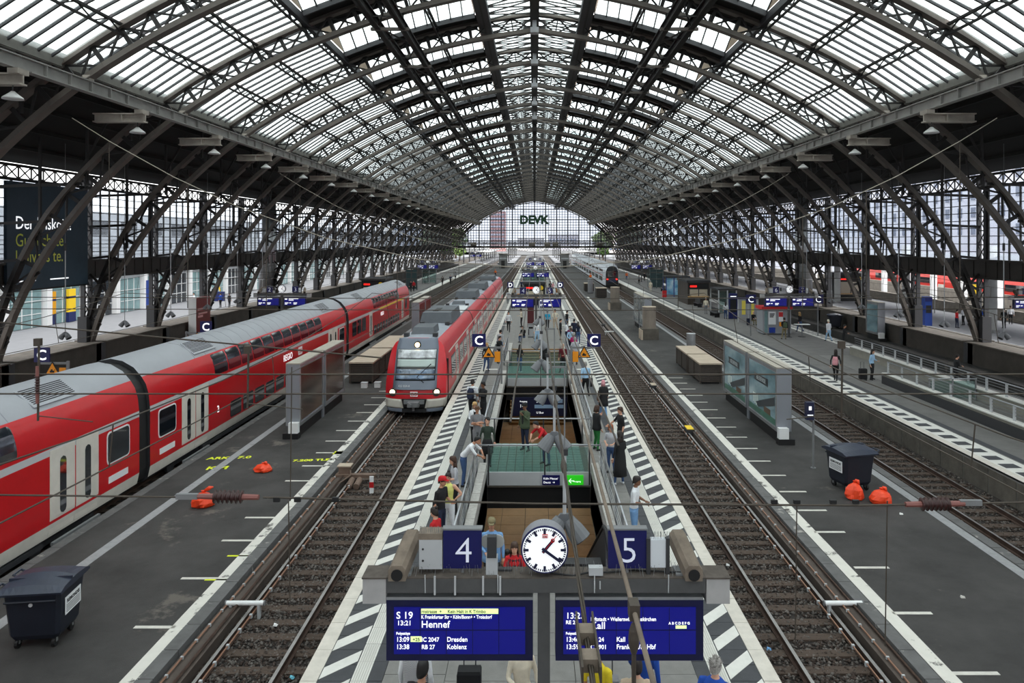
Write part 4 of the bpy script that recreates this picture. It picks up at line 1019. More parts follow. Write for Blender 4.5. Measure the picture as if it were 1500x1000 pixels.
for y0, y1, w_, h, nm in ((38.4, 40.6, .62, .35, 'pantograph_frame'), (43.6, 48.8, .98, .62, 'roof_unit'), (56.2, 57.2, .5, .25, 'roof_hatch'), (62.5, 66.5, .95, .6, 'roof_unit'), (74, 79, .95, .6, 'roof_unit'), (90, 95, .95, .55, 'roof_unit')):
    m = MB(); m.prism([(-w_, y0, 2.95), (w_, y0, 2.95), (w_*.86, y0+.25, 2.95+h), (-w_*.86, y0+.25, 2.95+h)], (0, y1-y0-.25, 0)); o = m.build(nm, rg, tr)
    if h > .5: MB().box(-.35, .0, y0+1.2, y0+3.2, 2.94+h, 2.97+h).build('vent_slot', black, o)
    for x in (-.75, .75): MB().box(x-.12, x+.12, y0-.7, y0-.3, 2.9, 3.1).build('roof_insulator', dkgrey, o)
MB().box(-.95, .95, 50, 55, 2.93, 3.0).build('roof_plate', M('roof_plate_white', (206, 208, 210), .5), tr)
# ------------------------------------------------------------------ white intercity train on track 6
ic = thing('intercity_train', 'white and grey double-deck intercity train far away on the right track', 'train', (14.35, 0, 0))
m = MB(); sec = [(1.2,-.5),(1.4,-.3),(1.4,2.0),(1.33,2.6),(1.1,3.2),(.6,3.6),(0,3.7)]; q = sec+[(-x, z) for x, z in reversed(sec[:-1])]; sg = [0, 1, 1, 1, 2, 2]; sg = sg+list(reversed(sg))+[0]
icw = M('intercity_white', (214, 218, 224), .4)
m.loft([[(x*.84, 134, -.5+(z+.5)*.9) for x, z in q], [(x, 135.6, z) for x, z in q], [(x, 255, z) for x, z in q]], 0, True, True, sg); b = m.build('body', [t_dark, icw, t_grey], ic)
MB().box(-.85, .85, 133.9, 134.6, 1.3, 2.5).build('windscreen', t_glass, b); MB().box(-1.15, 1.15, 133.85, 134.3, -.6, -.1).build('buffer_beam', black, b); MB().box(-.7, .7, 133.88, 134.2, .3, 1.0).build('nose_panel', M('nose_navy', (48, 58, 84), .3), b)
tail = M('tail_light', (255, 40, 30), .4, emit=3)
for x in (-.85, .85): MB().box(x-.13, x+.13, 133.8, 134.0, .75, .95).build('tail_lamp', tail, b)
for s in (-1,):
    for y in range(138, 250, 9):
        MB().box(-1.43, -1.39, y, y+7, 1.9 if 0 else .3, 1.1).build('window_band', t_glass, b); MB().box(-1.39, -1.33, y, y+7, 2.05, 2.5).build('window_band', t_glass, b)
    MB().box(-1.425, -1.39, 138, 250, 1.35, 1.5).build('red_stripe', red_t, b)
# ------------------------------------------------------------------ train indicator gantries
def gantry(label, loc, n1, n2, detail, w4=True):
    g = thing('indicator_gantry', label, 'sign gantry', loc, 0, 'indicator gantries')
    beam = M('gantry_grey', (78, 78, 79), .6, 0, .15, 3.); bt = M('gantry_top_grime', (86, 78, 72), .9, 0, .3, 8.)
    MB().box(-1.91, 2.2, 0, .3, 3.38, 3.56).build('beam', beam, g); MB().box(-1.91, 2.2, .0, .32, 3.56, 3.575).build('beam_top', bt, g)
    MB().box(.04, .2, .06, .24, 0, 3.38).build('post', beam, g); MB().box(-.1, .34, -.05, .35, 0, .03).build('post_foot', dkgrey, g)
    for x in (-2.06, 2.36):
        MB().box(x-.15, x+.15, .0, .34, 3.24, 3.56).build('end_box', M('end_box_grey', (168, 166, 166), .6, 0, .08, 4.), g); MB().box(x-.16, x+.16, -.01, .35, 3.56, 3.58).build('end_box_top', bt, g)
    for s, x0, x1 in ((0, -1.905, -.02), (1, .27, 2.17)):
        b = MB().box(x0, x1, .0, .26, 2.51, 3.29).build('display_case', lcdframe, g); MB().box(x0, x1, .0, .28, 3.29, 3.325).build('display_top_rail', silver, b)
        MB().box(x0+.1, x1-.1, -.012, 0, 2.6, 3.2).build('screen', lcdblue, b)
        for i in range(1, 5): MB().box(x0+.1+(x1-x0-.2)*i/5-.004, x0+.1+(x1-x0-.2)*i/5+.004, -.015, -.01, 2.6, 3.2).build('screen_joint', lcdframe, b)
        MB().box(x0+.1, x1-.1, -.015, -.01, 2.905, 2.915).build('screen_joint', lcdframe, b)
        yy = -.018; T = lambda s_, x, z, sz, mat=letter, sx_=1.0: text('lettering', s_, (x, yy, z), sz, mat, b, 'LEFT', (PI/2, 0, 0), .0008, sx_)
        if detail and s == 0:
            T('S 19', x0+.13, 3.06, .125); T('13:21', x0+.14, 2.975, .085)
            MB().box(x0+.45, x0+1.44, -.017, -.012, 3.12, 3.185).build('ticker_field', lime, b)
            dk = M('ticker_text', (20, 24, 40), .5); T('rnstrasse  +     Kein Halt in K Trimbo', x0+.455, 3.132, .058, dk, .93)
            T('K Frankfurter Str • Köln/Bonn✈ • Troisdorf'.replace('✈', '+'), x0+.45, 3.06, .062, letter, .83); T('Hennef', x0+.45, 2.945, .125)
            T('Folgezüge', x0+.13, 2.855, .045)
            T('13:09', x0+.13, 2.765, .085, letter, .9); T('13:38', x0+.13, 2.67, .085, letter, .9); MB().box(x0+.315, x0+.455, -.017, -.012, 2.76, 2.83).build('delay_field', lime, b); T('+25', x0+.34, 2.772, .06, dk)
            T('IC 2047', x0+.455, 2.765, .078, letter, .9); T('RB 27', x0+.455, 2.67, .078, letter, .9); T('Dresden', x0+.78, 2.765, .085, letter, .9); T('Koblenz', x0+.78, 2.67, .085, letter, .9)
        elif detail:
            T('13:23', x0+.13, 3.06, .11); T('RE 22', x0+.13, 2.99, .065); T('Erftstadt • Weilerswist • Euskirchen', x0+.45, 3.03, .068, letter, .85); T('Kall', x0+.45, 2.93, .125)
            T('A B C D E F G', x0+1.45, 2.985, .045); MB().box(x0+1.54, x0+1.68, -.017, -.012, 2.93, 2.97).build('coach_bar', lime, b)
            T('Folgezüge', x0+.13, 2.855, .045); T('13:46', x0+.13, 2.765, .085, letter, .9); T('13:59', x0+.13, 2.67, .085, letter, .9); T('RB 24', x0+.45, 2.765, .078, letter, .9); T('ICE 901', x0+.43, 2.67, .078, letter, .9); T('Kall', x0+.78, 2.765, .085, letter, .9); T('Frankfurt/M Hbf', x0+.78, 2.67, .085, letter, .9)
        else:
            for x, z, w_, h in ((.13, 3.05, .2, .1), (.45, 3.1, .8, .05), (.45, 2.98, .4, .07), (.13, 2.75, .3, .06), (.5, 2.75, .15, .06), (.85, 2.75, .3, .06), (.13, 2.66, .2, .05), (.85, 2.66, .25, .05)):
                MB().box(x0+x, x0+x+w_, yy-.004, yy+.004, z, z+h).build('display_line', letter, b)
        if detail:
            for x in (x0+.3, x0+.5, x0+1.1, x1-.3, x1-.45): MB().cyl((x, .0, 3.38), (x, -.02, 3.62), .008, 6).build('mounting_rod', ltgrey, g) if x in (x0+.5, x1-.45) else None
    for x0, num in ((-1.19, n1), (.96, n2)):
        c = MB().box(x0, x0+.5, .12, .2, 3.64, 4.14).build('number_panel', dbblue, g); MB().box(x0-.01, x0+.51, .11, .23, 4.14, 4.16).build('panel_cap', midgrey, c); text('lettering', num, (x0+.27, .112, 3.72), .47, M('number_white', (206, 210, 226), .5, emit=.2), c, 'CENTER', bold=-.004)
        MB().cyl((x0+.25, .16, 3.57), (x0+.25, .16, 3.65), .02, 8).build('panel_foot', midgrey, c)
    c = MB().box(-1.5, -1.2, .1, .3, 3.64, 4.02).build('control_cabinet', ltgrey, g); MB().box(-1.51, -1.2, .1, .32, 4.02, 4.1).build('cabinet_top', dusty, c)
    for z in (3.75, 3.9): MB().cyl((-1.45, .095, z), (-1.45, .11, z), .015, 8).build('cabinet_lock', dkgrey, c)
    c = MB().box(1.5, 1.72, .1, .2, 3.66, 4.02).build('light_panel', M('panel_pale', (214, 218, 224), .5), g)
    for x in (1.48, 1.73): MB().box(x-.025, x+.025, .09, .16, 3.5, 4.04).build('panel_post', dkgrey, c)
    # clock
    k = MB().cyl((.13, .0, 3.94), (.13, .24, 3.94), .3, 40).build('clock_case', M('clock_case_grey', (140, 140, 146), .5, .2), g, False)
    MB().cyl((.13, -.012, 3.94), (.13, .01, 3.94), .305, 40).build('clock_ring', M('clock_ring_navy', (26, 30, 80), .4), k); MB().cyl((.13, -.02, 3.94), (.13, -.01, 3.94), .285, 40).build('clock_face', M('clock_white', (240, 242, 244), .4, emit=.35), k)
    inkm = M('clock_ink', (16, 20, 60), .5)
    for i in range(60):
        if not detail and i % 5: continue
        a = 2*PI*i/60; r1, r0 = .275, (.205 if i % 5 == 0 else .25); d = Vector((math.sin(a), 0, math.cos(a))); c0 = Vector((.13, -.024, 3.94))
        ubar('clock_mark', c0+d*r0, c0+d*r1, .032 if i % 5 == 0 else .013, .006, inkm, k, (0, 1, 0))
    for nm, a, L, ww, mt in (('minute_hand', 2*PI*21/60, .25, .034, inkm), ('hour_hand', 2*PI*(1+21/60)/12, .17, .038, inkm), ('second_hand', 2*PI*6.5/60, .24, .008, M('clock_red', (190, 20, 30), .5))):
        d = Vector((math.sin(a), 0, math.cos(a))); c0 = Vector((.13, -.032 if nm[0] != 's' else -.036, 3.94)); ubar(nm, c0-d*.04, c0+d*L, ww, .006, mt, k, (0, 1, 0))
        if nm[0] == 's': m = MB(); m.tube([c0+d*.165+Vector((math.cos(t)*.022, -.004, math.sin(t)*.022)) for t in (2*PI*j/14 for j in range(15))], .006, 5); m.build('second_ring', mt, k)
    MB().cyl((.13, -.045, 3.94), (.13, -.02, 3.94), .022, 14).build('hand_hub', inkm, k)
    if detail: dbsign(k, (.135, -.022, 4.12), .05, (0, 0, 0))
    # dispatch signal with two discs
    c = MB().box(-.63, -.48, .08, .2, 3.57, 3.8).build('signal_box', ltgrey, g); MB().box(-.615, -.495, .06, .16, 3.8, 4.07).build('signal_bar', dkgrey, c)
    disc = M('clear_disc', (172, 172, 170), .25)
    for x in (-.62, -.48): MB().cyl((x, .17, 3.97), (x, .19, 3.97), .085, 20).build('signal_disc', disc, c)
    # cameras
    for x, tw in ((-1.72, .16), (2.0, -.16)):
        m = MB(); y0, y1, z0, z1 = -.05, .42, 3.62, 3.92; cr = []
        for yy, zz, xx in ((y0, z0+.02, x-tw*.25), (y1, z1, x+tw*.5)): cr.append([(xx+.11*a, yy, zz+.11*b) for a, b in ((-1, -.8), (1, -.8), (1, .5), (.6, 1), (-.6, 1), (-1, .5))])
        m.loft(cr); c = m.build('surveillance_camera', dusty, g); MB().cyl((x-tw*.25, y0-.012, z0+.01), (x-tw*.25, y0+.02, z0+.01), .075, 14).build('camera_lens', black, c); MB().box(x-.17, x+.12, .05, .3, 3.57, 3.6).build('camera_bracket', midgrey, c)
    if detail:
        m = MB()
        for i in range(150):
            x = -1.9+4.1*i/150+R.uniform(-.01, .01); z = 3.575
            m.bar((x, .02+.27*R.random(), z), (x+R.uniform(-.03, .03), .02+.27*R.random(), z+.13), .004, .004)
        for x0, x1, z in ((-1.5, -1.2, 4.1), (1.5, 1.74, 4.03)):
            for i in range(16): x = x0+(x1-x0)*i/15; m.bar((x, .12, z-.02), (x+R.uniform(-.02, .02), .1, z+.1), .004, .004)
        o = m.build('bird_spikes', midgrey, g); o['kind'] = 'stuff'
        MB().box(.7, .88, -.0, .1, 3.6, 3.7).build('junction_box', ltgrey, g)
        for x in (.77, .84): MB().cyl((x, -.02, 3.44), (x, -.02, 3.54), .01, 6).build('cable_gland', ltgrey, g)
        m = MB(); m.tube([(.2, .08, 3.6), (.5, .05, 3.58), (.72, .06, 3.62), (.95, .1, 3.6), (1.3, .2, 3.585), (1.9, .1, 3.6)], .012, 6); m.build('cable', black, g)
        MB().box(-.62, -.3, .18, .26, 3.575, 3.6).build('clamp_plate', dkgrey, g)
        for x in (-.66, -.44, -1.28, -1.02): MB().box(x-.012, x+.012, -.02, 0, 3.36, 3.6).build('mounting_strap', ltgrey, g)
    return g
gantry('large blue indicator gantry 4 and 5 with station clock in the foreground', (0, 9.3, 0), '4', '5', True)
gantry('second blue indicator gantry 4 and 5 farther along the middle platform', (0, 58.5, 0), '4', '5', False)
gantry('third small blue indicator gantry far along the middle platform', (0, 108, 0), '4', '5', False)
gantry('fourth tiny blue indicator gantry near the far end of the middle platform', (0, 160, 0), '4', '5', False)
gantry('blue indicator gantry 2 and 3 with clock behind the red train', (-21.1, 60, 0), '2', '3', False)
gantry('blue indicator gantry 6 and 7 with clock over the red kiosk', (20.8, 59.4, 0), '6', '7', False)
gantry('distant blue indicator gantry on the left platform under the arcade', (-20.8, 140, 0), '2', '3', False)
gantry('distant blue indicator gantry on the right platform near the white train', (20.6, 140, 0), '6', '7', False)
gantry('blue indicator gantry in bright light beyond the left platform end', (-20.5, 250, 0), '2', '3', False)
gantry('blue indicator gantry of platform 8 outside the right arcade', (39.9, 57.3, 0), '8', '9', False)
# ---- section letter signs with warning triangle on a portal post
def sector(label, X, Y, s, letter_='C', h=2.6):
    t = thing('section_sign', label, 'sign', (X, Y, 0)); MB().box(-.05, .05, -.05, .05, 0, 2.35).build('post', midgrey, t)
    MB().box(min(0, s*1.25), max(0, s*1.25), -.03, .03, 2.2, 2.3).build('arm', midgrey, t)
    x = s*1.2; c = MB().box(x-.36, x+.36, -.03, .03, 2.3, 2.98).build('letter_panel', dbblue, t); text('lettering', letter_, (x, -.035, 2.41), .66, letter, c, 'CENTER', bold=.012)
    x = s*.68; c = MB(); c.prism([(x-.36, -.06, 1.72), (x+.36, -.06, 1.72), (x, -.06, 2.36)], (0, .02, 0)); c = c.build('warning_triangle', black, t); m = MB(); m.prism([(x-.28, -.075, 1.765), (x+.28, -.075, 1.765), (x, -.075, 2.26)], (0, .015, 0)); m.build('triangle_field', orange, c)
    m = MB(); m.box(x-.1, x+.1, -.085, -.075, 1.83, 1.92).box(x-.06, x+.02, -.085, -.075, 1.92, 1.98).bar((x+.08, -.08, 1.9), (x+.13, -.08, 1.99), .02, .01); m.build('pictogram', black, c)
    x = s*.22; MB().box(x-.15, x+.15, -.06, -.03, 1.5, 2.05).build('orange_box', orange, t)
    return t
sector('blue letter C sign with orange warning triangle on the left of the middle platform', -1.75, 38.4, -1); sector('blue letter C sign with orange warning triangle on the right of the middle platform', 1.95, 38.4, 1)
sector('blue letter C sign with orange triangle at the far left behind the red train', -21.6, 33.5, -1); sector('second orange warning triangle post behind the red train roof', -21.4, 44.5, 1)
sector('small letter sign with orange triangle far along the middle platform, left one', -1.7, 87, -1, 'D'); sector('small letter sign with orange triangle far along the middle platform, right one', 1.9, 87, 1, 'D')
for X, Y, nm in ((18.0, 60.2, 'left of the red kiosk'), (23.6, 60.2, 'right of the red kiosk')):
    t = thing('letter_sign', f'dark blue letter C board hanging {nm}', 'sign', (X, Y, 0)); MB().box(-.04, .04, .03, .1, 0, 3.4).build('post', midgrey, t); MB().box(-.42, .42, -.03, .03, 2.7, 3.45).build('letter_panel', dbblue, t); text('lettering', 'C', (0, -.035, 2.82), .7, letter, t, 'CENTER')
t = thing('letter_sign', 'small blue letter C sign beyond the right arcade before the red train', 'sign', (43.7, 79, 0)); MB().box(-.05, .05, .03, .1, 0, 5.4).build('post', midgrey, t); MB().box(-.5, .5, -.03, .03, 4.4, 5.35).build('letter_panel', dbblue, t); text('lettering', 'C', (0, -.035, 4.55), .85, letter, t, 'CENTER')
# ------------------------------------------------------------------ people
SK = {'a': (214, 164, 138), 'b': (190, 138, 110), 'c': (128, 88, 66), 'd': (84, 58, 46)}
HC = {'black': (22, 20, 20), 'brown': (66, 44, 32), 'blond': (190, 152, 98), 'grey': (156, 152, 148), 'red': (150, 84, 50), 'dark': (38, 30, 27)}
CC = {'black': (24, 24, 27), 'white': (226, 228, 232), 'red': (190, 26, 34), 'denim': (112, 152, 196), 'jeans': (54, 78, 118), 'navy': (26, 34, 58), 'grey': (124, 124, 128), 'ltgrey': (176, 178, 184), 'green': (72, 84, 62), 'beige': (196, 176, 152), 'yellow': (230, 206, 40), 'lemon': (222, 224, 130), 'blue': (26, 74, 168), 'royal': (24, 44, 150), 'cyan': (30, 160, 200), 'ltblue': (160, 196, 226), 'brown': (92, 66, 48), 'maroon': (100, 24, 36), 'pink': (214, 150, 158), 'cream': (222, 212, 192), 'khaki': (128, 118, 88), 'magenta': (190, 30, 110), 'orange': (236, 110, 30), 'bgreen': (30, 110, 50), 'dkgreen': (44, 58, 48), 'plum': (110, 30, 80)}
cloth = lambda c: M('cloth_'+c, CC[c], .85, 0, .12, 8.)
skin = lambda k: M('skin_'+k, SK[k], .55)
hairm = lambda c: M('hair_'+c, HC[c], .6, 0, .3, 30.)
# pose: torso lean (deg), arms {L,R: (elbow, wrist)}, legs {L,R: (knee, ankle)}; facing -Y, height 1.75
AR = lambda e, w_: (Vector(e), Vector(w_))
def mir(a): return (Vector((-a[0].x, a[0].y, a[0].z)), Vector((-a[1].x, a[1].y, a[1].z)))
DN = AR((.25, .03, 1.15), (.26, -.04, .90)); FW = AR((.24, -.03, 1.16), (.12, -.26, 1.12)); UPP = AR((.24, -.08, 1.17), (.10, -.22, 1.36))
CR = AR((.25, -.06, 1.17), (-.08, -.2, 1.20)); HIP = AR((.36, .05, 1.2), (.19, -.04, 1.05)); BK = AR((.27, .1, 1.17), (.1, .16, .98))
LG = AR((.095, -.02, .5), (.1, .02, .085)); LF = AR((.09, -.17, .52), (.09, -.3, .1)); LB = AR((.09, .02, .5), (.09, .32, .16)); LX = AR((.13, -.06, .5), (.2, -.02, .085))
POSE = {
 'stand': (0, DN, mir(DN), LG, mir(LG)), 'relax': (0, BK, mir(DN), LX, mir(LG)), 'phone': (4, FW, mir(DN), LG, mir(LX)), 'read': (5, FW, mir(FW), LG, mir(LG)),
 'cross': (0, CR, mir(AR((.25, -.06, 1.15), (-.06, -.22, 1.13))), LG, mir(LG)), 'hip': (0, HIP, mir(FW), LX, mir(LG)), 'walk': (4, AR((.24, .12, 1.16), (.24, .1, .92)), mir(AR((.24, -.05, 1.15), (.24, -.22, .95))), LF, mir(LB)),
 'lean': (38, AR((.3, -.5, 1.12), (.12, -.62, 1.0)), mir(AR((.28, -.48, 1.12), (.1, -.62, 1.0))), LG, mir(LX)), 'point': (0, DN, mir(AR((.3, -.12, 1.22), (.42, -.28, 1.05))), LG, mir(LG)),
 'chin': (0, UPP, mir(CR), LG, mir(LG)), 'eat': (0, UPP, mir(DN), LX, mir(LG)), 'bag': (0, DN, mir(FW), LX, mir(LG)),
 'sit': (6, AR((.25, -.08, .78), (.14, -.3, .68)), mir(AR((.25, -.08, .78), (.14, -.3, .66))), AR((.11, -.42, .50), (.11, -.44, .085)), mir(AR((.11, -.42, .50), (.12, -.36, .085))))}
TPL = {}
def head_mesh(m, c, tilt=0):
    rings = []; n = 16
    prof_ = [(-.118, .028, .03), (-.105, .046, .056), (-.08, .058, .075), (-.05, .066, .086), (-.015, .072, .094), (.02, .076, .1), (.055, .075, .1), (.085, .064, .088), (.107, .044, .062), (.118, .012, .018)]
    for z, rx, ry in prof_:
        r = []
        for j in range(n):
            a = 2*PI*j/n; x, y = rx*math.sin(a), -ry*math.cos(a)
            if j == 0 and -.05 <= z <= .03: y -= .022 if z < -.01 else .008
            if z < -.07: y -= .012
            r.append((c[0]+x, c[1]+y+(.012 if z > -.06 else 0), c[2]+z))
        rings.append(r)
    m.loft(rings, 0)
    for s in (-1, 1):
        m.ell((c[0]+s*.03, c[1]-.079, c[2]+.012), .012, .006, .007, 6, 4, 7); m.box(c[0]+s*.03-.016, c[0]+s*.03+.016, c[1]-.088, c[1]-.078, c[2]+.03, c[2]+.036, 7)
        m.ell((c[0]+s*.077, c[1]+.012, c[2]-.005), .01, .02, .032, 6, 4, 0)
    m.box(c[0]-.024, c[0]+.024, c[1]-.086, c[1]-.07, c[2]-.063, c[2]-.054, 8)
def hand(m, wr, d, side):
    """palm, four unequal bent fingers and a thumb leaving the side near the wrist"""
    d = d.normalized(); u = d.cross(Vector((0, 1, 0)) if abs(d.y) < .8 else Vector((0, 0, 1))).normalized()*side; nrm = d.cross(u).normalized()
    a, b = wr, wr+d*.085
    m.loft([[a+u*.026-nrm*.013, a+u*.026+nrm*.013, a-u*.026+nrm*.013, a-u*.026-nrm*.013], [b+u*.042-nrm*.012, b+u*.042+nrm*.012, b-u*.042+nrm*.012, b-u*.042-nrm*.012]], 0)
    for k, L in ((-1.5, .062), (-.5, .078), (.5, .084), (1.5, .074)):
        p = b+u*.021*k; q = p+d*L*.5-nrm*.008; m.tube([p-d*.01, q, q+d*L*.4-nrm*.028], [.0095, .0085, .0065], 5, 0)
    p = a+d*.025+u*.03; q = p+u*.026+d*.03; m.tube([p-u*.012, q, q+d*.034-nrm*.006], [.012, .0105, .008], 5, 0)
def template(pose, sex):
    key = (pose, sex)
    if key in TPL: return TPL[key]
    lean, aL, aR, lL, lR = POSE[pose]; f = sex == 'f'; sh = .165 if f else .195; hp = .172 if f else .16
    th = math.radians(lean); zs = .93
    drop = -.45 if pose == 'sit' else 0
    def T(v):
        v = Vector(v)
        if v.z > zs: t = min(1, (v.z-zs)/.2); a = th*t; dz = v.z-zs; v = Vector((v.x, v.y*math.cos(a)-dz*math.sin(a), zs+dz*math.cos(a)+v.y*math.sin(a)*.3))
        v.z += drop; return v
    m = MB(); seg = []
    tor = [(.82, .0, hp*.85, .1), (.9, 0, hp, .118), (.98, 0, hp*.97, .115), (1.08, 0, .128 if f else .15, .098), (1.2, 0, .142 if f else .165, .11), (1.32, 0, .155 if f else .182, .122 if f else .118), (1.41, .005, sh*.86, .095), (1.47, .01, sh*.5, .07), (1.5, .012, .062, .06)]
    rings = []
    for z, y, rx, ry in tor: c = T((0, y, z)); rings.append([(c.x+rx*math.cos(a), c.y+ry*math.sin(a)*math.cos(th*.8), c.z+ry*math.sin(a)*math.sin(th*.8)) for a in (2*PI*k/16 for k in range(16))])
    m.loft(rings)
    nk0, nk1 = T((0, .012, 1.46)), T((0, -.005, 1.575)); m.tube([nk0, nk1], [.058, .052], 10)
    seg += [(T((0, 0, 1.05)), T((0, 0, 1.42)), .13, 1), (T((0, 0, .86)), T((0, 0, 1.0)), .14, 2), (T((0, .0, 1.5)), nk1, .05, 0)]
    for s, (el, wr) in ((1, aL), (-1, aR)):
        S0 = T((s*sh, .005, 1.415)); k = .92 if f else 1.; el = Vector(el); wr = Vector(wr)
        if pose not in ('lean', 'sit'): el = T(el) if lean < 8 else el; wr = T(wr) if lean < 8 else wr
        m.tube([S0-Vector((s*.05, 0, 0)), S0, (S0+el)/2, el], [.06*k, .062*k, .05*k, .041*k], 10); m.tube([el, el*.6+wr*.4, wr], [.042*k, .04*k, .027*k], 10)
        seg += [(S0, el, .045, 5), (el, wr-(wr-el)*.04, .035, 4)]
    for s, (kn, an) in ((1, lL), (-1, lR)):
        h = T((s*.088, 0, .9)); m.tube([h, h*.6+kn*.4, kn], [.1, .088, .06], 12); m.tube([kn, kn*.65+an*.35, an], [.058, .058, .038], 10)
        toe = an+Vector((s*.02, -.16, -.045)); heel = an+Vector((0, .05, -.04)); m.tube([heel, an+Vector((0, -.02, -.02)), toe], [.036, .044, .03], 10)
        seg += [(h, kn, .08, 2), (kn, an+Vector((0, 0, .05)), .05, 6), (heel, toe, .05, 3)]
    me = m.mesh('body_raw', skin('a')); o = D.objects.new('tmp_body', me)
    md = o.modifiers.new('r', 'REMESH'); md.mode = 'VOXEL'; md.voxel_size = .017
    md = o.modifiers.new('s', 'SMOOTH'); md.iterations = 4; md = o.modifiers.new('d', 'DECIMATE'); md.ratio = .26
    b = baked(o); D.objects.remove(o)
    # cut clean hems: collar, waist, shoe tops, sleeve ends, knees
    pl = lambda z: (T((0, 0, z)), (T((0, 0, z+.02))-T((0, 0, z-.02))).normalized())
    collar, waist = pl(1.495), pl(.965); cuts = [collar, waist]
    for q in (aL, aR):
        el, wr = Vector(q[0]), Vector(q[1])
        if pose not in ('lean', 'sit') and lean < 8: el, wr = T(el), T(wr)
        cuts += [(el, (wr-el).normalized()), (wr-(wr-el)*.03, (wr-el).normalized())]
    for q in (lL, lR): kn, an = Vector(q[0]), Vector(q[1]); cuts += [(kn, (an-kn).normalized()), (an+Vector((0, 0, .03)), Vector((0, 0, 1)))]
    bm = bmesh.new(); bm.from_mesh(b)
    for c_, n_c in cuts: bmesh.ops.bisect_plane(bm, geom=bm.verts[:]+bm.edges[:]+bm.faces[:], dist=1e-5, plane_co=c_, plane_no=n_c)
    bm.to_mesh(b); bm.free()
    nv, nf = len(b.vertices), len(b.polygons); co = np.empty(nv*3); b.vertices.foreach_get('co', co); co = co.reshape(-1, 3)
    k = MB(); k.v = [tuple(v) for v in co]; k.f = [tuple(p.vertices) for p in b.polygons]
    fc = np.array([co[list(f_)].mean(0) for f_ in k.f]); best = np.full(nf, 9.); mi = np.zeros(nf, int)
    for p, q, r, tagm in seg:
        p, q = np.array(p), np.array(q); d = q-p; t = np.clip(((fc-p)@d)/(d@d), 0, 1); dist = np.linalg.norm(fc-p-t[:, None]*d, axis=1)-r; w_ = dist < best; best[w_] = dist[w_]; mi[w_] = tagm
    body = np.isin(mi, (0, 1, 2)); above = lambda p_: ((fc-np.array(p_[0]))@np.array(p_[1])) > 0
    legz = np.isin(mi, (2,)) & (np.abs(fc[:, 0]) > .0) & ~above(waist)
    mi = np.where(body & above(collar), 0, np.where(body & above(waist), 1, np.where(body, 2, mi)))
    k.m = list(map(int, mi)); hc = T((0, -.02, 1.655)) if lean < 20 else T((0, -.01, 1.66))+Vector((0, -.02, -.02))
    head_mesh(k, hc)
    for s, (el, wr) in ((1, aL), (-1, aR)):
        el = Vector(el); wr = Vector(wr)
        if pose not in ('lean', 'sit') and lean < 8: el, wr = T(el), T(wr)
        hand(k, wr, (wr-el)+Vector((0, -.02, 0)), s)
    D.meshes.remove(b); me = k.mesh('body', [skin('a')]*9, True); TPL[key] = (me, hc, T); return TPL[key]
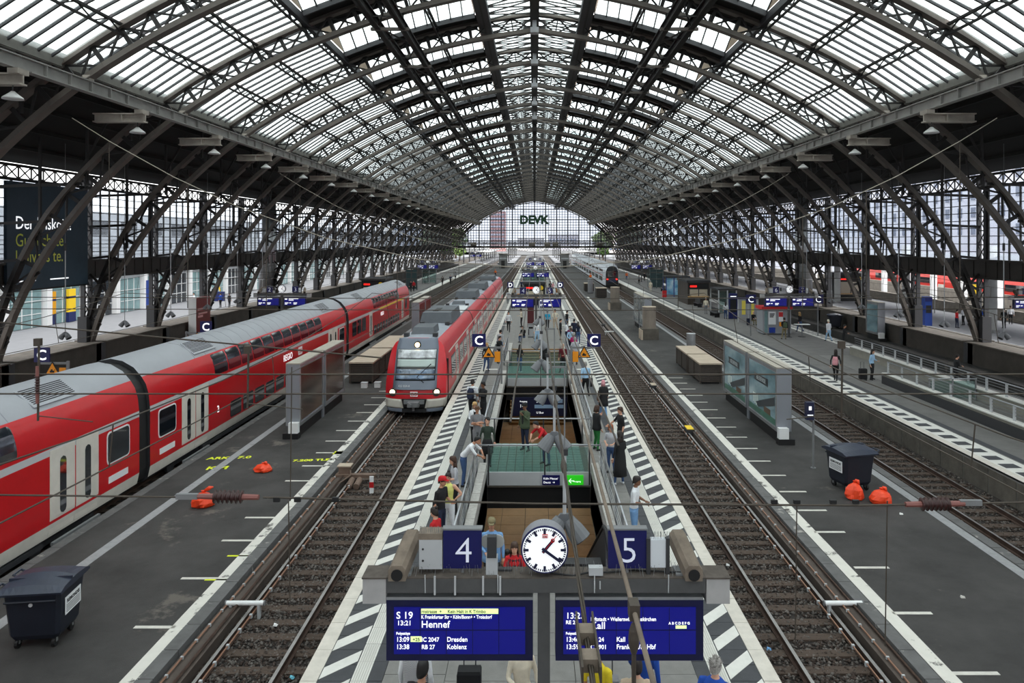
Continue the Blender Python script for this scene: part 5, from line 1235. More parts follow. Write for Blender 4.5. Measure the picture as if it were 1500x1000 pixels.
def hair_mesh(style):
    m = MB()
    def cap(z0, rx, ry, rz, front=.35, cy=.012):
        rings = []; n = 16
        for i in range(7):
            t = i/6*PI/2; r = []
            for j in range(n):
                a = 2*PI*j/n; fr = max(0, -math.cos(a+PI)) if 0 else max(0, math.cos(a)); zz = z0+fr*front*.14-max(0, -math.cos(a))*(.055 if z0 > -.1 else 0); z = zz+(rz-(zz))*math.sin(t)
                e = max(.02, math.cos(t))**.4; r.append((rx*1.07*e*math.sin(a), cy-ry*1.08*e*math.cos(a), z))
            rings.append(r)
        m.loft(rings, 0, True)
    if style == 'short': cap(-.02, .083, .108, .135, .6)
    elif style == 'buzz': cap(.01, .08, .105, .128, .35)
    elif style == 'long':
        cap(-.03, .088, .112, .138, .6)
        m.loft([[(-.085, .0, .03), (-.06, .1, .04), (.06, .1, .04), (.085, .0, .03), (.07, .05, .03), (-.07, .05, .03)], [(-.1, -.01, -.14), (-.075, .12, -.12), (.075, .12, -.12), (.1, -.01, -.14), (.075, .06, -.14), (-.075, .06, -.14)], [(-.1, .01, -.3), (-.07, .13, -.3), (.07, .13, -.3), (.1, .01, -.3), (.06, .08, -.3), (-.06, .08, -.3)]])
    elif style == 'bob':
        cap(-.03, .095, .118, .145, .6); m.loft([[(-.09, -.03, .03), (-.07, .11, .03), (.07, .11, .03), (.09, -.03, .03), (.07, .04, .03), (-.07, .04, .03)], [(-.105, -.04, -.11), (-.08, .125, -.12), (.08, .125, -.12), (.105, -.04, -.11), (.08, .05, -.11), (-.08, .05, -.11)]])
    elif style == 'bun': cap(-.02, .082, .106, .132, .6); m.ell((0, .07, .14), .045, .045, .04)
    elif style == 'curly':
        rr = random.Random(3)
        for i in range(46):
            a = rr.random()*2*PI; e = rr.uniform(-.1, 1); c = math.sqrt(max(0, 1-e*e)); y = .015+.1*c*math.sin(a); z = .03+.1*e
            if y < -.04 and z < .07: continue
            m.ell((.08*c*math.cos(a), y, z), .034, .034, .03, 6, 4)
    elif style == 'spiky':
        cap(-.02, .082, .106, .125, .5); rr = random.Random(4)
        for i in range(90):
            a = rr.random()*2*PI; e = rr.uniform(.05, 1); c = math.sqrt(1-e*e); p = Vector((.078*c*math.cos(a), .012+.1*c*math.sin(a), .02+.1*e))
            if p.y < -.05 and p.z < .06: continue
            d = (p-Vector((0, .012, -.02))).normalized(); m.tube([p, p+d*.035+Vector((rr.gauss(0, .01), rr.gauss(0, .01), .01))], [.012, .003], 4)
    elif style == 'capred': cap(.03, .088, .112, .135, .15); m.loft([[(-.07, -.08, .045), (.07, -.08, .045), (.07, -.08, .055), (-.07, -.08, .055)], [(-.05, -.18, .03), (.05, -.18, .03), (.05, -.18, .038), (-.05, -.18, .038)]])
    elif style == 'hat': cap(.04, .09, .115, .14, 0); m.tube([(0, .012, .04), (0, .012, .052)], [.165, .16], 20)
    elif style == 'scarf': cap(-.11, .092, .114, .138, 1.0); m.loft([[(-.09, -.03, -.05), (0, .11, -.06), (.09, -.03, -.05), (0, -.03, -.14)], [(-.12, -.03, -.17), (0, .13, -.2), (.12, -.03, -.17), (0, -.09, -.2)]])
    return m
HM_ = {}
GAR = {}
def garment(kind, f):
    """loose clothing worn over the body: rows of z, half width, half depth"""
    if (kind, f) in GAR: return GAR[kind, f]
    a = .02 if not f else 0
    rows = {'coat': [(.56, .24, .19), (.75, .225, .175), (.95, .205, .155), (1.1, .175+a, .135), (1.25, .185+a, .14), (1.38, .19+a, .135), (1.45, .14, .1), (1.49, .085, .08)],
            'longcoat': [(.3, .25, .2), (.6, .23, .18), (.95, .2, .15), (1.1, .17+a, .13), (1.25, .18+a, .14), (1.38, .19+a, .135), (1.45, .14, .1), (1.49, .085, .08)],
            'jacket': [(.84, .215, .16), (.95, .205, .155), (1.1, .18+a, .14), (1.25, .19+a, .145), (1.38, .195+a, .14), (1.45, .145, .105), (1.49, .09, .085)],
            'skirt': [(.5, .22, .18), (.7, .21, .17), (.9, .19, .14), (1.02, .15, .115)], 'longskirt': [(.2, .24, .2), (.6, .22, .17), (.9, .19, .14), (1.02, .15, .115)],
            'shirt': [(.8, .19, .14), (.92, .18, .135), (1.08, .165+a, .125), (1.22, .178+a, .135), (1.36, .185+a, .13), (1.44, .13, .1), (1.485, .075, .075)]}[kind]
    m = MB(); m.loft([[(rx*math.cos(t), .004+ry*math.sin(t), z) for t in (2*PI*k/18 for k in range(18))] for z, rx, ry in rows], 0, True)
    GAR[kind, f] = m.mesh(kind, cloth('black'), True); return GAR[kind, f]
CROWD = []
def person(label, x, y, h=1.72, pose='stand', face=0, sex='m', top='black', bot='jeans', hair='dark', style='short', sk='a', long_=True, shoe='black', gar=None, gcol=None, tank=False, shin=None, z0=0.0, at=None, foot=False, group=None):
    """x, y: head top (or feet when foot) in the photograph; face: degrees, 0 towards us, 90 to the right"""
    if at: X, Y = at
    elif foot: X, Y, _ = G(x, y, z0)
    else: hh = h if pose != 'sit' else h-.45*h/1.75; X, Y, _ = G(x, y, z0+hh*(1 if pose != 'lean' else .87))
    if not at and z0 == 0 and abs(X) < 4.4:
        if any(a-.5 < Y < b+.5 for a, b in OPEN): X = min(X, OX0-.68) if X < .15 else max(X, OX1+.68)
    me, hc, T = template(pose, sex); sc = h/1.775
    t = thing('person', label, 'person', (X, Y, z0), math.radians(face), group); t.scale = (sc,)*3
    o = put('body', me, t)
    mats = [skin(sk), cloth(top), cloth(bot), cloth(shoe) if shoe in CC else cloth('black'), cloth(top) if long_ else skin(sk), skin(sk) if tank else cloth(top), skin(sk) if shin == 'skin' else cloth(bot), M('eye_dark', (30, 24, 22), .4), M('lip', (150, 80, 76), .5)]
    for i, mt in enumerate(mats): o.material_slots[i].link = 'OBJECT'; o.material_slots[i].material = mt
    if style != 'bald':
        if style not in HM_: HM_[style] = hair_mesh(style).mesh('hair', hairm('dark'), style not in ('spiky',))
        nm = {'capred': 'cap', 'hat': 'hat', 'scarf': 'headscarf'}.get(style, 'hair')
        ho = put(nm, HM_[style], t, tuple(hc)); ho.material_slots[0].link = 'OBJECT'; ho.material_slots[0].material = hairm(hair) if hair in HC and nm == 'hair' else cloth(hair)
        if nm in ('cap', 'hat'):
            if 'buzz' not in HM_: HM_['buzz'] = hair_mesh('buzz').mesh('hair', hairm('dark'), True)
            h2 = put('hair', HM_['buzz'], t, tuple(hc+Vector((0, .006, -.03))))
    if gar:
        go = put(gar if gar != 'longcoat' else 'coat', garment(gar, sex == 'f'), t); go.material_slots[0].link = 'OBJECT'; go.material_slots[0].material = cloth(gcol or top)
        if pose == 'sit': go.location.z = -.45
        if gar == 'jacket' and label[0] != 'p': MB().loft([[(-.035, -.14, .9), (.035, -.14, .9), (.035, -.1, .9), (-.035, -.1, .9)], [(-.04, -.147, 1.25), (.04, -.147, 1.25), (.04, -.1, 1.25), (-.04, -.1, 1.25)], [(-.055, -.138, 1.38), (.055, -.138, 1.38), (.05, -.1, 1.4), (-.05, -.1, 1.4)], [(-.05, -.09, 1.46), (.05, -.09, 1.46), (.04, -.07, 1.47), (-.04, -.07, 1.47)]]).build('shirt_front', cloth('black'), t)
    return t
def carried(name, label, cat, who, mesh, off, rz=0.):
    o = D.objects.new(name, mesh); LINK(o); a = who.rotation_euler.z; c, s = math.cos(a), math.sin(a); k = who.scale[0]
    o.location = (who.location.x+(off[0]*c-off[1]*s)*k, who.location.y+(off[0]*s+off[1]*c)*k, who.location.z+off[2]*k); o.rotation_euler = (0, 0, a+rz); return tag(o, label, cat)
def backpack_mesh(mat):
    m = MB(); m.loft([[(x*.9, y, .0) for x, y in ((-.14, 0), (.14, 0), (.13, .13), (-.13, .13))], [(x, y, .12) for x, y in ((-.15, 0), (.15, 0), (.14, .17), (-.14, .17))], [(x, y, .36) for x, y in ((-.14, 0), (.14, 0), (.12, .14), (-.12, .14))], [(x*.7, y, .46) for x, y in ((-.12, 0), (.12, 0), (.1, .08), (-.1, .08))]])
    m.loft([[(-.1, .13, .06), (.1, .13, .06), (.09, .2, .07), (-.09, .2, .07)], [(-.1, .13, .22), (.1, .13, .22), (.09, .18, .21), (-.09, .18, .21)]])
    for s in (-1, 1): m.tube([(s*.1, .01, .42), (s*.12, -.2, .46), (s*.13, -.27, .3), (s*.13, -.16, .08), (s*.13, .01, .06)], .014, 5)
    return m.mesh('backpack', mat)
def handbag_mesh(mat, w_=.3, h=.26):
    m = MB(); m.loft([[(-w_/2, -.05, 0), (w_/2, -.05, 0), (w_/2, .05, 0), (-w_/2, .05, 0)], [(-w_/2*.9, -.03, h), (w_/2*.9, -.03, h), (w_/2*.9, .03, h), (-w_/2*.9, .03, h)]]); m.tube([(-w_*.3, 0, h), (-w_*.2, 0, h+.16), (w_*.2, 0, h+.16), (w_*.3, 0, h)], .012, 5); return m.mesh('handbag', mat)
def suitcase(label, X, Y, mat, h=.62, rz=0., z0=0.):
    t = thing('suitcase', label, 'suitcase', (X, Y, z0), rz); m = MB(); m.loft([[(x*.95, y*.9, .07) for x, y in ((-.2, -.12), (.2, -.12), (.2, .12), (-.2, .12))], [(x, y, .12) for x, y in ((-.2, -.12), (.2, -.12), (.2, .12), (-.2, .12))], [(x, y, h-.05) for x, y in ((-.2, -.12), (.2, -.12), (.2, .12), (-.2, .12))], [(x*.93, y*.85, h) for x, y in ((-.2, -.12), (.2, -.12), (.2, .12), (-.2, .12))]]); m.build('shell', mat, t)
    m = MB(); m.tube([(-.1, .1, h-.02), (-.1, .1, h+.36), (.1, .1, h+.36), (.1, .1, h-.02)], .011, 5); m.build('pull_handle', dkgrey, t)
    for x in (-.16, .16):
        for y in (-.09, .09): MB().cyl((x, y-.015, .035), (x, y+.015, .035), .035, 10).build('wheel', black, t)
    return t
# --- left side of the near stairwell, from the front back
p = person('man in red cap and black t-shirt looking down by the left railing', 645, 697, 1.8, 'phone', 65, 'm', 'black', 'navy', 'red', 'capred', 'b', False)
carried('hip_bag', 'black pouch at the waist of the man in the red cap', 'bag', p, handbag_mesh(cloth('black'), .2, .13), (-.1, .13, .86))
p = person('woman in pale yellow top and white trousers, hand on hip', 658, 692, 1.72, 'hip', -10, 'f', 'lemon', 'white', 'dark', 'bun', 'a', False, tank=True, shoe='white')
p = person('woman with red-brown long hair and grey t-shirt looking at a phone', 681, 668, 1.68, 'phone', -70, 'f', 'ltgrey', 'black', 'brown', 'long', 'a', False)
carried('phone', 'dark phone held by the long-haired woman in the grey t-shirt', 'phone', p, MB().box(-.04, .04, -.005, .005, 0, .14).mesh('phone', black), (.13, -.34, 1.12))
person('bearded man in white t-shirt leaning over the left railing', 690, 641, 1.78, 'lean', 80, 'm', 'white', 'jeans', 'black', 'buzz', 'b', False)
p = person('woman with hair bun in red top reading a book, front left', 651, 744, 1.62, 'read', -115, 'f', 'red', 'black', 'dark', 'bun', 'a', True)
carried('book', 'open white book held by the woman in red', 'book', p, MB().box(-.13, .13, -.1, .1, 0, .02).mesh('book', white), (0, -.33, 1.12), .2)
person('woman with curly black hair in dark green jacket and black dress', 714, 612, 1.7, 'stand', 5, 'f', 'dkgreen', 'black', 'black', 'curly', 'a', True, gar='skirt', gcol='black')
p = person('man in brown hat and grey t-shirt with crossed arms', 699, 595, 1.76, 'cross', 8, 'm', 'grey', 'grey', 'brown', 'hat', 'b', False)
person('blond woman in open white jacket behind the man in the hat', 716, 589, 1.7, 'bag', 8, 'f', 'white', 'black', 'blond', 'bob', 'a', True, gar='jacket', gcol='white')
p = person('man in white shirt seen from behind with dark blue backpack', 700, 558, 1.8, 'phone', 165, 'm', 'white', 'black', 'dark', 'short', 'b', True, at=(-2.75, 31.9))
carried('backpack', 'dark blue backpack on the man in the white shirt', 'backpack', p, backpack_mesh(cloth('navy')), (0, .15, .98))
person('man all in black with folded arms by the left railing', 723, 558, 1.8, 'cross', -50, 'm', 'black', 'black', 'black', 'short', 'c', True, at=(-2.22, 31.4))
person('person with blond hair in dark clothes under the left letter C sign', 713, 502, 1.72, 'phone', 10, 'f', 'black', 'jeans', 'blond', 'bob', 'a', True)
p = person('person in black leaning at the far left stair railing', 744, 492, 1.76, 'phone', 60, 'm', 'black', 'black', 'dark', 'short', 'a', True)
person('dark-haired man in grey shirt behind the person in black', 733, 483, 1.76, 'stand', 150, 'm', 'ltgrey', 'jeans', 'dark', 'short', 'a', True)
# --- bridges and stairwell
person('man in denim jacket and yellow-brown cap below the near gantry', 719, 757, 1.78, 'bag', 2, 'm', 'denim', 'black', 'khaki', 'capred', 'b', True, gar='jacket', gcol='denim', at=(-.95, 16.0))
person('long-haired woman in red and dark jacket beside the station clock', 752, 791, 1.6, 'read', 0, 'f', 'red', 'jeans', 'brown', 'long', 'a', True, gar='jacket', gcol='maroon', at=(-.42, 15.2))
person('dark figure coming up the steps behind the clock', 761, 757, 1.72, 'stand', 0, 'm', 'brown', 'black', 'black', 'buzz', 'd', True, at=(-.72, 19.2), z0=-2.0)
person('man in green jacket and black cap on the first bridge', 770, 594, 1.8, 'eat', -40, 'm', 'green', 'navy', 'black', 'capred', 'c', True, gar='jacket', gcol='green', at=(-.36, 27.3))
person('person in red top and blue jeans leaning over the first bridge rail', 793, 625, 1.78, 'lean', -60, 'm', 'red', 'jeans', 'black', 'buzz', 'a', False, at=(.45, 25.5))
person('woman with long black hair and jeans on the second bridge', 761, 507, 1.68, 'read', 150, 'f', 'black', 'jeans', 'black', 'long', 'b', True, at=(-.9, 43.5), shoe='white')
person('person in black standing on the second bridge near the lamp pole', 796, 513, 1.72, 'stand', 170, 'm', 'black', 'black', 'dark', 'short', 'a', True, at=(.6, 44.2))
# --- right side
p = person('young man in white t-shirt and light jeans by the right railing', 906, 697, 1.76, 'read', 70, 'm', 'white', 'denim', 'dark', 'short', 'c', False)
person('woman with long dark hair in a long black dress', 892, 632, 1.72, 'bag', -150, 'f', 'black', 'jeans', 'dark', 'long', 'a', True, gar='longcoat', gcol='black', shoe='white', at=(2.78, 23.5))
person('red-blond woman in grey top resting on the right railing', 878, 632, 1.66, 'read', -20, 'f', 'ltgrey', 'jeans', 'red', 'bob', 'a', False, at=(2.62, 24.7))
person('man in black t-shirt and black trousers pointing down the platform', 909, 596, 1.78, 'point', -75, 'm', 'black', 'black', 'brown', 'short', 'a', False, shoe='white')
person('woman in black coat and green skirt with brown hair', 874, 594, 1.7, 'eat', 120, 'f', 'black', 'bgreen', 'brown', 'bob', 'a', True, gar='jacket', gcol='black')
p = person('person in pale pink headscarf and long black coat', 884, 557, 1.66, 'walk', 185, 'f', 'black', 'denim', 'pink', 'scarf', 'a', True, gar='coat', gcol='black', shoe='white')
carried('shoulder_bag', 'brown bag at the side of the person in the pink headscarf', 'bag', p, handbag_mesh(cloth('brown')), (.27, .05, .85), 1.5)
p = person('person in light blue shirt with big black bag walking away', 838, 530, 1.76, 'walk', 190, 'm', 'ltblue', 'black', 'grey', 'short', 'a', True)
carried('travel_bag', 'large black bag carried by the person in light blue', 'bag', p, handbag_mesh(cloth('black'), .5, .36), (-.3, .05, .55), 1.2)
person('bald man in dark red shirt by the right stair railing', 825, 503, 1.76, 'phone', -20, 'm', 'maroon', 'black', 'dark', 'bald', 'b', True)
person('grey-haired man in light grey jacket under the right letter C', 842, 494, 1.74, 'relax', 170, 'm', 'ltgrey', 'navy', 'grey', 'short', 'a', True, gar='jacket', gcol='ltgrey')
# --- heads under the displays
p = person('black-haired man in black at the bottom edge under the left display', 617, 976, 1.74, 'phone', 160, 'm', 'black', 'black', 'black', 'short', 'b', True, at=(-1.66, 10.55))
ck = M('checked_cloth', (222, 222, 224), .85)
def checked():
    m = ck; n = m.node_tree.nodes; l = m.node_tree.links; c = n.new('ShaderNodeTexChecker'); t = n.new('ShaderNodeTexCoord'); c.inputs['Scale'].default_value = 70; c.inputs['Color1'].default_value = (.75, .75, .77, 1); c.inputs['Color2'].default_value = (.02, .02, .03, 1); l.new(t.outputs['Object'], c.inputs['Vector']); l.new(c.outputs['Color'], n['Principled BSDF'].inputs['Base Color'])
checked()
p = person('person in black and white checked shirt under the left display', 0, 0, 1.75, 'stand', 170, 'm', 'white', 'jeans', 'dark', 'short', 'a', True, gar='jacket', gcol='white', at=(-1.86, 11.35))
KIDS[p.name][-1].material_slots[0].material = ck
person('woman in royal blue dress and long pale coat beside the gantry post', 0, 0, 1.72, 'bag', 15, 'f', 'cream', 'royal', 'brown', 'long', 'a', True, gar='longskirt', gcol='royal', at=(-.2, 11.3))
suitcase('black suitcase standing under the left display near the blue dress', -.62, 11.0, cloth('black'))
suitcase('dark suitcase in the shade left under the left display', -1.1, 12.2, cloth('black'), .7)
p = person('person in bright yellow t-shirt with black shoulder strap', 0, 0, 1.72, 'stand', 140, 'm', 'yellow', 'navy', 'brown', 'bald', 'b', False, at=(.98, 11.1))
person('dark-haired person in pale pink top at the bottom edge', 0, 0, 1.7, 'relax', 175, 'm', 'beige', 'jeans', 'dark', 'short', 'a', False, at=(1.52, 10.75))
person('person in bright blue jacket behind the pale pink top', 0, 0, 1.74, 'phone', 150, 'm', 'blue', 'jeans', 'brown', 'short', 'a', True, at=(1.72, 11.45))
person('person with spiky grey hair and blue jacket at the lower right', 1048, 964, 1.74, 'relax', 150, 'm', 'blue', 'navy', 'grey', 'spiky', 'a', True, gar='jacket', gcol='blue')
suitcase('dark grey suitcase in front of the right display post', 1.2, 12.0, cloth('grey'), .66)
# --- farther up the middle platform
FARP = [
 ('woman in white shirt and black trousers walking towards us on the left', 745, 456, 'walk', 0, 'f', 'white', 'black', 'dark', 'bun'), ('seated person in black and jeans on the paving before the waste bin', 767, 477, 'sit', -40, 'm', 'black', 'jeans', 'dark', 'short'),
 ('person in cream top standing by the dark red pillar', 764, 452, 'phone', -90, 'f', 'cream', 'black', 'dark', 'bob'), ('woman in white top and light blue skirt beside the waste bin', 787, 470, 'phone', 0, 'f', 'white', 'ltblue', 'red', 'bob'),
 ('person in turquoise t-shirt under the second gantry', 802, 455, 'stand', 180, 'm', 'cyan', 'black', 'dark', 'short'), ('curly-haired woman in cream coat under the second gantry', 813, 453, 'hip', 0, 'f', 'cream', 'beige', 'dark', 'curly'),
 ('man in dark shirt with backpack on the right under the second gantry', 830, 455, 'phone', 120, 'm', 'black', 'jeans', 'dark', 'short'), ('person in black with short hair near the right railing head', 821, 467, 'stand', 90, 'm', 'black', 'black', 'black', 'short'),
 ('man in plum shirt standing in the right-hand crowd', 821, 477, 'cross', 40, 'm', 'plum', 'black', 'dark', 'short'), ('woman in magenta top with grey hair in the right-hand crowd', 828, 487, 'phone', 150, 'f', 'magenta', 'black', 'grey', 'bob'),
 ('person in pale blue shirt with bag in the right-hand crowd', 836, 480, 'relax', 170, 'm', 'ltblue', 'navy', 'brown', 'short'), ('tall man in dark navy at the right platform hatching', 841, 467, 'stand', 160, 'm', 'navy', 'black', 'black', 'short'),
 ('person in black beside the tall man in navy', 847, 471, 'stand', 200, 'f', 'navy', 'jeans', 'dark', 'long'), ('person in white shirt between the two men on the right', 831, 470, 'phone', 170, 'f', 'white', 'navy', 'dark', 'bun'),
 ('dark-clad person left behind the second gantry display', 752, 430, 'stand', 0, 'm', 'black', 'black', 'dark', 'short'), ('person in navy jacket behind the second gantry post', 762, 430, 'walk', 0, 'm', 'navy', 'black', 'dark', 'short'),
 ('person with white bag walking at the far left hatching', 744, 425, 'walk', 180, 'f', 'ltgrey', 'navy', 'dark', 'bob'), ('person in black at the right edge far up the middle platform', 806, 412, 'stand', 0, 'm', 'black', 'black', 'dark', 'short'),
 ('person in pink far up the middle platform on the right', 810, 413, 'stand', 0, 'f', 'pink', 'black', 'dark', 'long'), ('person in dark blue far up the middle platform on the left', 764, 410, 'stand', 0, 'm', 'navy', 'black', 'dark', 'short'),
 ('person in white by the far number five panel', 817, 423, 'stand', 180, 'm', 'white', 'khaki', 'grey', 'short')]
for lb, x, y, po, fc_, sx_, tp, bt, hr, st_ in FARP: person(lb, x, y, R.uniform(1.66, 1.8), po, fc_, sx_, tp, bt, hr, st_, 'ab'[R.random() < .4], True)
# --- right platform and outside
RP = [
 ('person in black with pink patterned backpack walking near the edge', 1224, 512, 'walk', 150, 'f', 'black', 'black', 'dark', 'long'), ('woman in pale blue shirt with dark suitcase beside the ramp wall', 1277, 511, 'phone', 40, 'f', 'ltblue', 'black', 'dark', 'long'),
 ('man in black standing behind the ramp railing holding a phone', 1403, 519, 'read', 90, 'm', 'black', 'black', 'dark', 'short'), ('man with green-brown rucksack and khaki trousers by the kiosk', 1149, 465, 'relax', 180, 'm', 'black', 'khaki', 'dark', 'short'),
 ('blond woman in black jacket and blue jeans right of the kiosk', 1172, 457, 'walk', 200, 'f', 'black', 'jeans', 'blond', 'long'), ('person in white hoodie and pale jeans right of the kiosk', 1214, 468, 'walk', 190, 'f', 'white', 'ltblue', 'cream', 'short'),
 ('dark-haired person in black by the start of the ramp railing', 1236, 475, 'read', 60, 'm', 'black', 'black', 'black', 'short'), ('seated person in dark top with pink bag left of the kiosk', 1112, 460, 'sit', 20, 'f', 'black', 'pink', 'blond', 'bob'),
 ('seated bald person with dark suitcase left of the kiosk', 1103, 456, 'sit', 10, 'm', 'black', 'khaki', 'grey', 'bald'), ('person in white with long dark hair and jeans by the glass shelters', 1063, 442, 'stand', 150, 'f', 'white', 'jeans', 'dark', 'long'),
 ('person in cream hat by the dark bench on the right platform', 1034, 436, 'stand', 0, 'm', 'cream', 'grey', 'cream', 'capred'), ('person in pale clothes near the grey lift tower', 953, 411, 'stand', 170, 'm', 'cream', 'cream', 'grey', 'short'),
 ('person in orange top and jeans near the white train', 918, 398, 'walk', 0, 'm', 'orange', 'jeans', 'dark', 'short'), ('person in grey walking beside the white train', 936, 403, 'walk', 0, 'f', 'grey', 'black', 'dark', 'long'),
 ('dark figure standing far off by the lift tower', 944, 399, 'stand', 0, 'm', 'black', 'black', 'dark', 'short')]
rp = {}
for lb, x, y, po, fc_, sx_, tp, bt, hr, st_ in RP: rp[x] = person(lb, x, y, R.uniform(1.68, 1.8), po, fc_, sx_, tp, bt, hr, st_, 'ab'[R.random() < .4], True)
carried('backpack', 'pink patterned backpack on the person in black at the right edge', 'backpack', rp[1224], backpack_mesh(cloth('pink')), (0, .14, .95))
carried('backpack', 'dark olive rucksack on the man by the kiosk', 'backpack', rp[1149], backpack_mesh(cloth('green')), (0, .14, .95))
l = rp[1277].location; suitcase('upright dark suitcase beside the woman in pale blue', l.x-.55, l.y-.1, cloth('black'), .66)
l = rp[1103].location; suitcase('navy suitcase beside the seated bald person', l.x-.5, l.y-.4, cloth('navy'), .66)
rp[1403].location.x = 23.1
OUT = [((37.9, 69.5), 'person in beige and red on the outer right platform', 'beige', 'khaki'), ((38.2, 65.5), 'person in red shirt beside the blue ticket machine outside', 'red', 'navy'), ((40.0, 67.5), 'person in white top on the outer right platform', 'white', 'black'), ((41.8, 67.6), 'person in blue shirt facing away on the outer right platform', 'blue', 'jeans'),
 ((42.3, 65.2), 'seated-looking person in black on the outer right platform', 'black', 'black'), ((43.6, 63.0), 'person in grey with dark suitcase on the outer right platform', 'grey', 'black'), ((45.3, 62.5), 'person in navy jacket on the outer right platform', 'navy', 'black'), ((45.0, 68.4), 'person in white with backpack on the outer right platform', 'white', 'black'), ((42.0, 49.5), 'lone person in dark blue at the far right outside', 'navy', 'black')]
for (X, Y), lb, tp, bt in OUT: person(lb, 0, 0, R.uniform(1.65, 1.8), R.choice(['stand', 'relax', 'phone']), R.uniform(0, 360), R.choice('mf'), tp, bt, R.choice(['dark', 'brown', 'black']), R.choice(['short', 'long', 'bun']), 'a', True, at=(X, Y), z0=.04)
suitcase('large navy suitcase on the outer right platform', 45.9, 62.2, cloth('navy'), .75, 0, .04)
LO = [(268, 435, 'person in navy by the yellow letter on the outer left platform', 'navy'), (287, 420, 'person in black with orange bag on the outer left platform', 'black'), (323, 419, 'person in blue and yellow on the outer left platform', 'blue'), (336, 419, 'person in black jacket on the outer left platform', 'black'), (284, 424, 'person in white on the outer left platform', 'white')]
for x, y, lb, tp in LO:
    if x in (268, 287): continue
    person(lb, x, y, 1.75, 'stand', R.uniform(0, 360), 'm', tp, 'black', 'dark', 'short', 'a', True, at=((x-VX)*86/F, 86))
LP_ = [(602, 'person in black walking far up the left platform', 112), (606, 'person in red shirt far up the left platform', 113), (648, 'person in dark clothes with luggage far up the left platform', 128), (660, 'person in navy far up the left platform', 132), (667, 'person in grey far up the left platform near the lift', 146)]
for j, (x, lb, Y) in enumerate(LP_): person(lb, 0, 0, 1.75, 'walk', R.choice([0, 180]), 'm', ['black', 'red', 'black', 'navy', 'grey'][j], 'black', 'dark', 'short', 'a', True, at=((x-VX)*Y/F, Y))
vest = person('track worker in orange vest beside the right lift tower', 871, 386, 1.8, 'stand', 0, 'm', 'orange', 'navy', 'orange', 'capred', 'b', True, at=(11.6, 150), z0=ZS)
vest = person('track worker in orange vest beside the left lift tower', 731, 390, 1.8, 'stand', 0, 'm', 'orange', 'navy', 'orange', 'capred', 'b', True, at=(-9.2, 170), z0=ZS)
# ------------------------------------------------------------------ things on the baggage platforms
def wheelie(label, X, Y, rz, z0=ZS, lab=True, k=1.0):
    t = thing('waste_container', label, 'waste bin', (X, Y, z0), rz); t.scale = (k, k, k)
    def sh(z, x0, x1, y0, y1, r=.07): return [(x, y, z) for x, y in ((x0+r, y0), (x1-r, y0), (x1, y0+r), (x1, y1-r), (x1-r, y1), (x0+r, y1), (x0, y1-r), (x0, y0+r))]
    m = MB(); m.loft([sh(.2, -.44, .44, -.4, .4), sh(.3, -.49, .49, -.45, .45), sh(.85, -.53, .53, -.5, .5), sh(1.12, -.55, .55, -.53, .53), sh(1.2, -.56, .56, -.54, .54)]); m.build('body', bin_m, t)
    m = MB(); n = 10; rings = []
    for i in range(n+1):
        x = -.62+1.24*i/n; q = 1-(2*i/n-1)**2
        rings.append([(x, -.6, 1.19), (x, .6, 1.19), (x, .62, 1.24), (x, .45, 1.3+.05*q), (x, 0, 1.34+.09*q), (x, -.45, 1.3+.05*q), (x, -.62, 1.24)])
    m.loft(rings); m.build('lid', lid_m, t, False)
    m = MB(); m.bar((-.62, -.15, 1.315), (.62, -.15, 1.315), .04, .14); m.build('lid_ridge', lid_m, t)
    for y in (-.34, .34): m = MB(); m.tube([(-.6, y-.14, 1.24), (-.74, y-.14, 1.3), (-.74, y+.14, 1.3), (-.6, y+.14, 1.24)], .026, 6); m.build('lid_handle', lid_m, t)
    m = MB(); m.tube([(-.5, -.57, 1.06), (.5, -.57, 1.06)], .022, 6); m.build('side_grip', bin_m, t)
    for x in (-.36, .36):
        for y in (-.32, .32):
            w_ = MB().cyl((x-.03, y, .1), (x+.03, y, .1), .1, 14).build('wheel', black, t); MB().box(x-.045, x+.045, y-.03, y+.03, .1, .24).build('caster_fork', midgrey, w_)
    MB().cyl((0, -.535, .98), (0, -.555, .98), .04, 10).build('lift_pin', ltgrey, t)
    if lab:
        f, rot, pos = ((.535, 1, (.56, .02, .78)))
        l = MB().box(.545, .556, -.3, .34, .62, .98).build('label_plate', signwhite, t); text('lettering', 'REMONDIS', (.558, .02, .85), .105, M('label_ink', (24, 24, 30), .5), l, 'CENTER', (PI/2, 0, PI/2), bold=.003)
        for i in range(5): MB().box(.556, .558, -.26, .3, .66+i*.035, .672+i*.035).build('label_line', M('label_ink', (24, 24, 30), .5), l)
    return t
wheelie('dark navy wheeled waste container with white label at the lower left', -10.45, 15.45, .12)
wheelie('dark navy wheeled waste container beside two orange bags on the right', 10.85, 24.9, PI+.25, ZS, True, 1.05)
wheelie('small dark wheeled waste container far off right of the kiosk', 28.0, 67.5, 1.4, -.25, False)
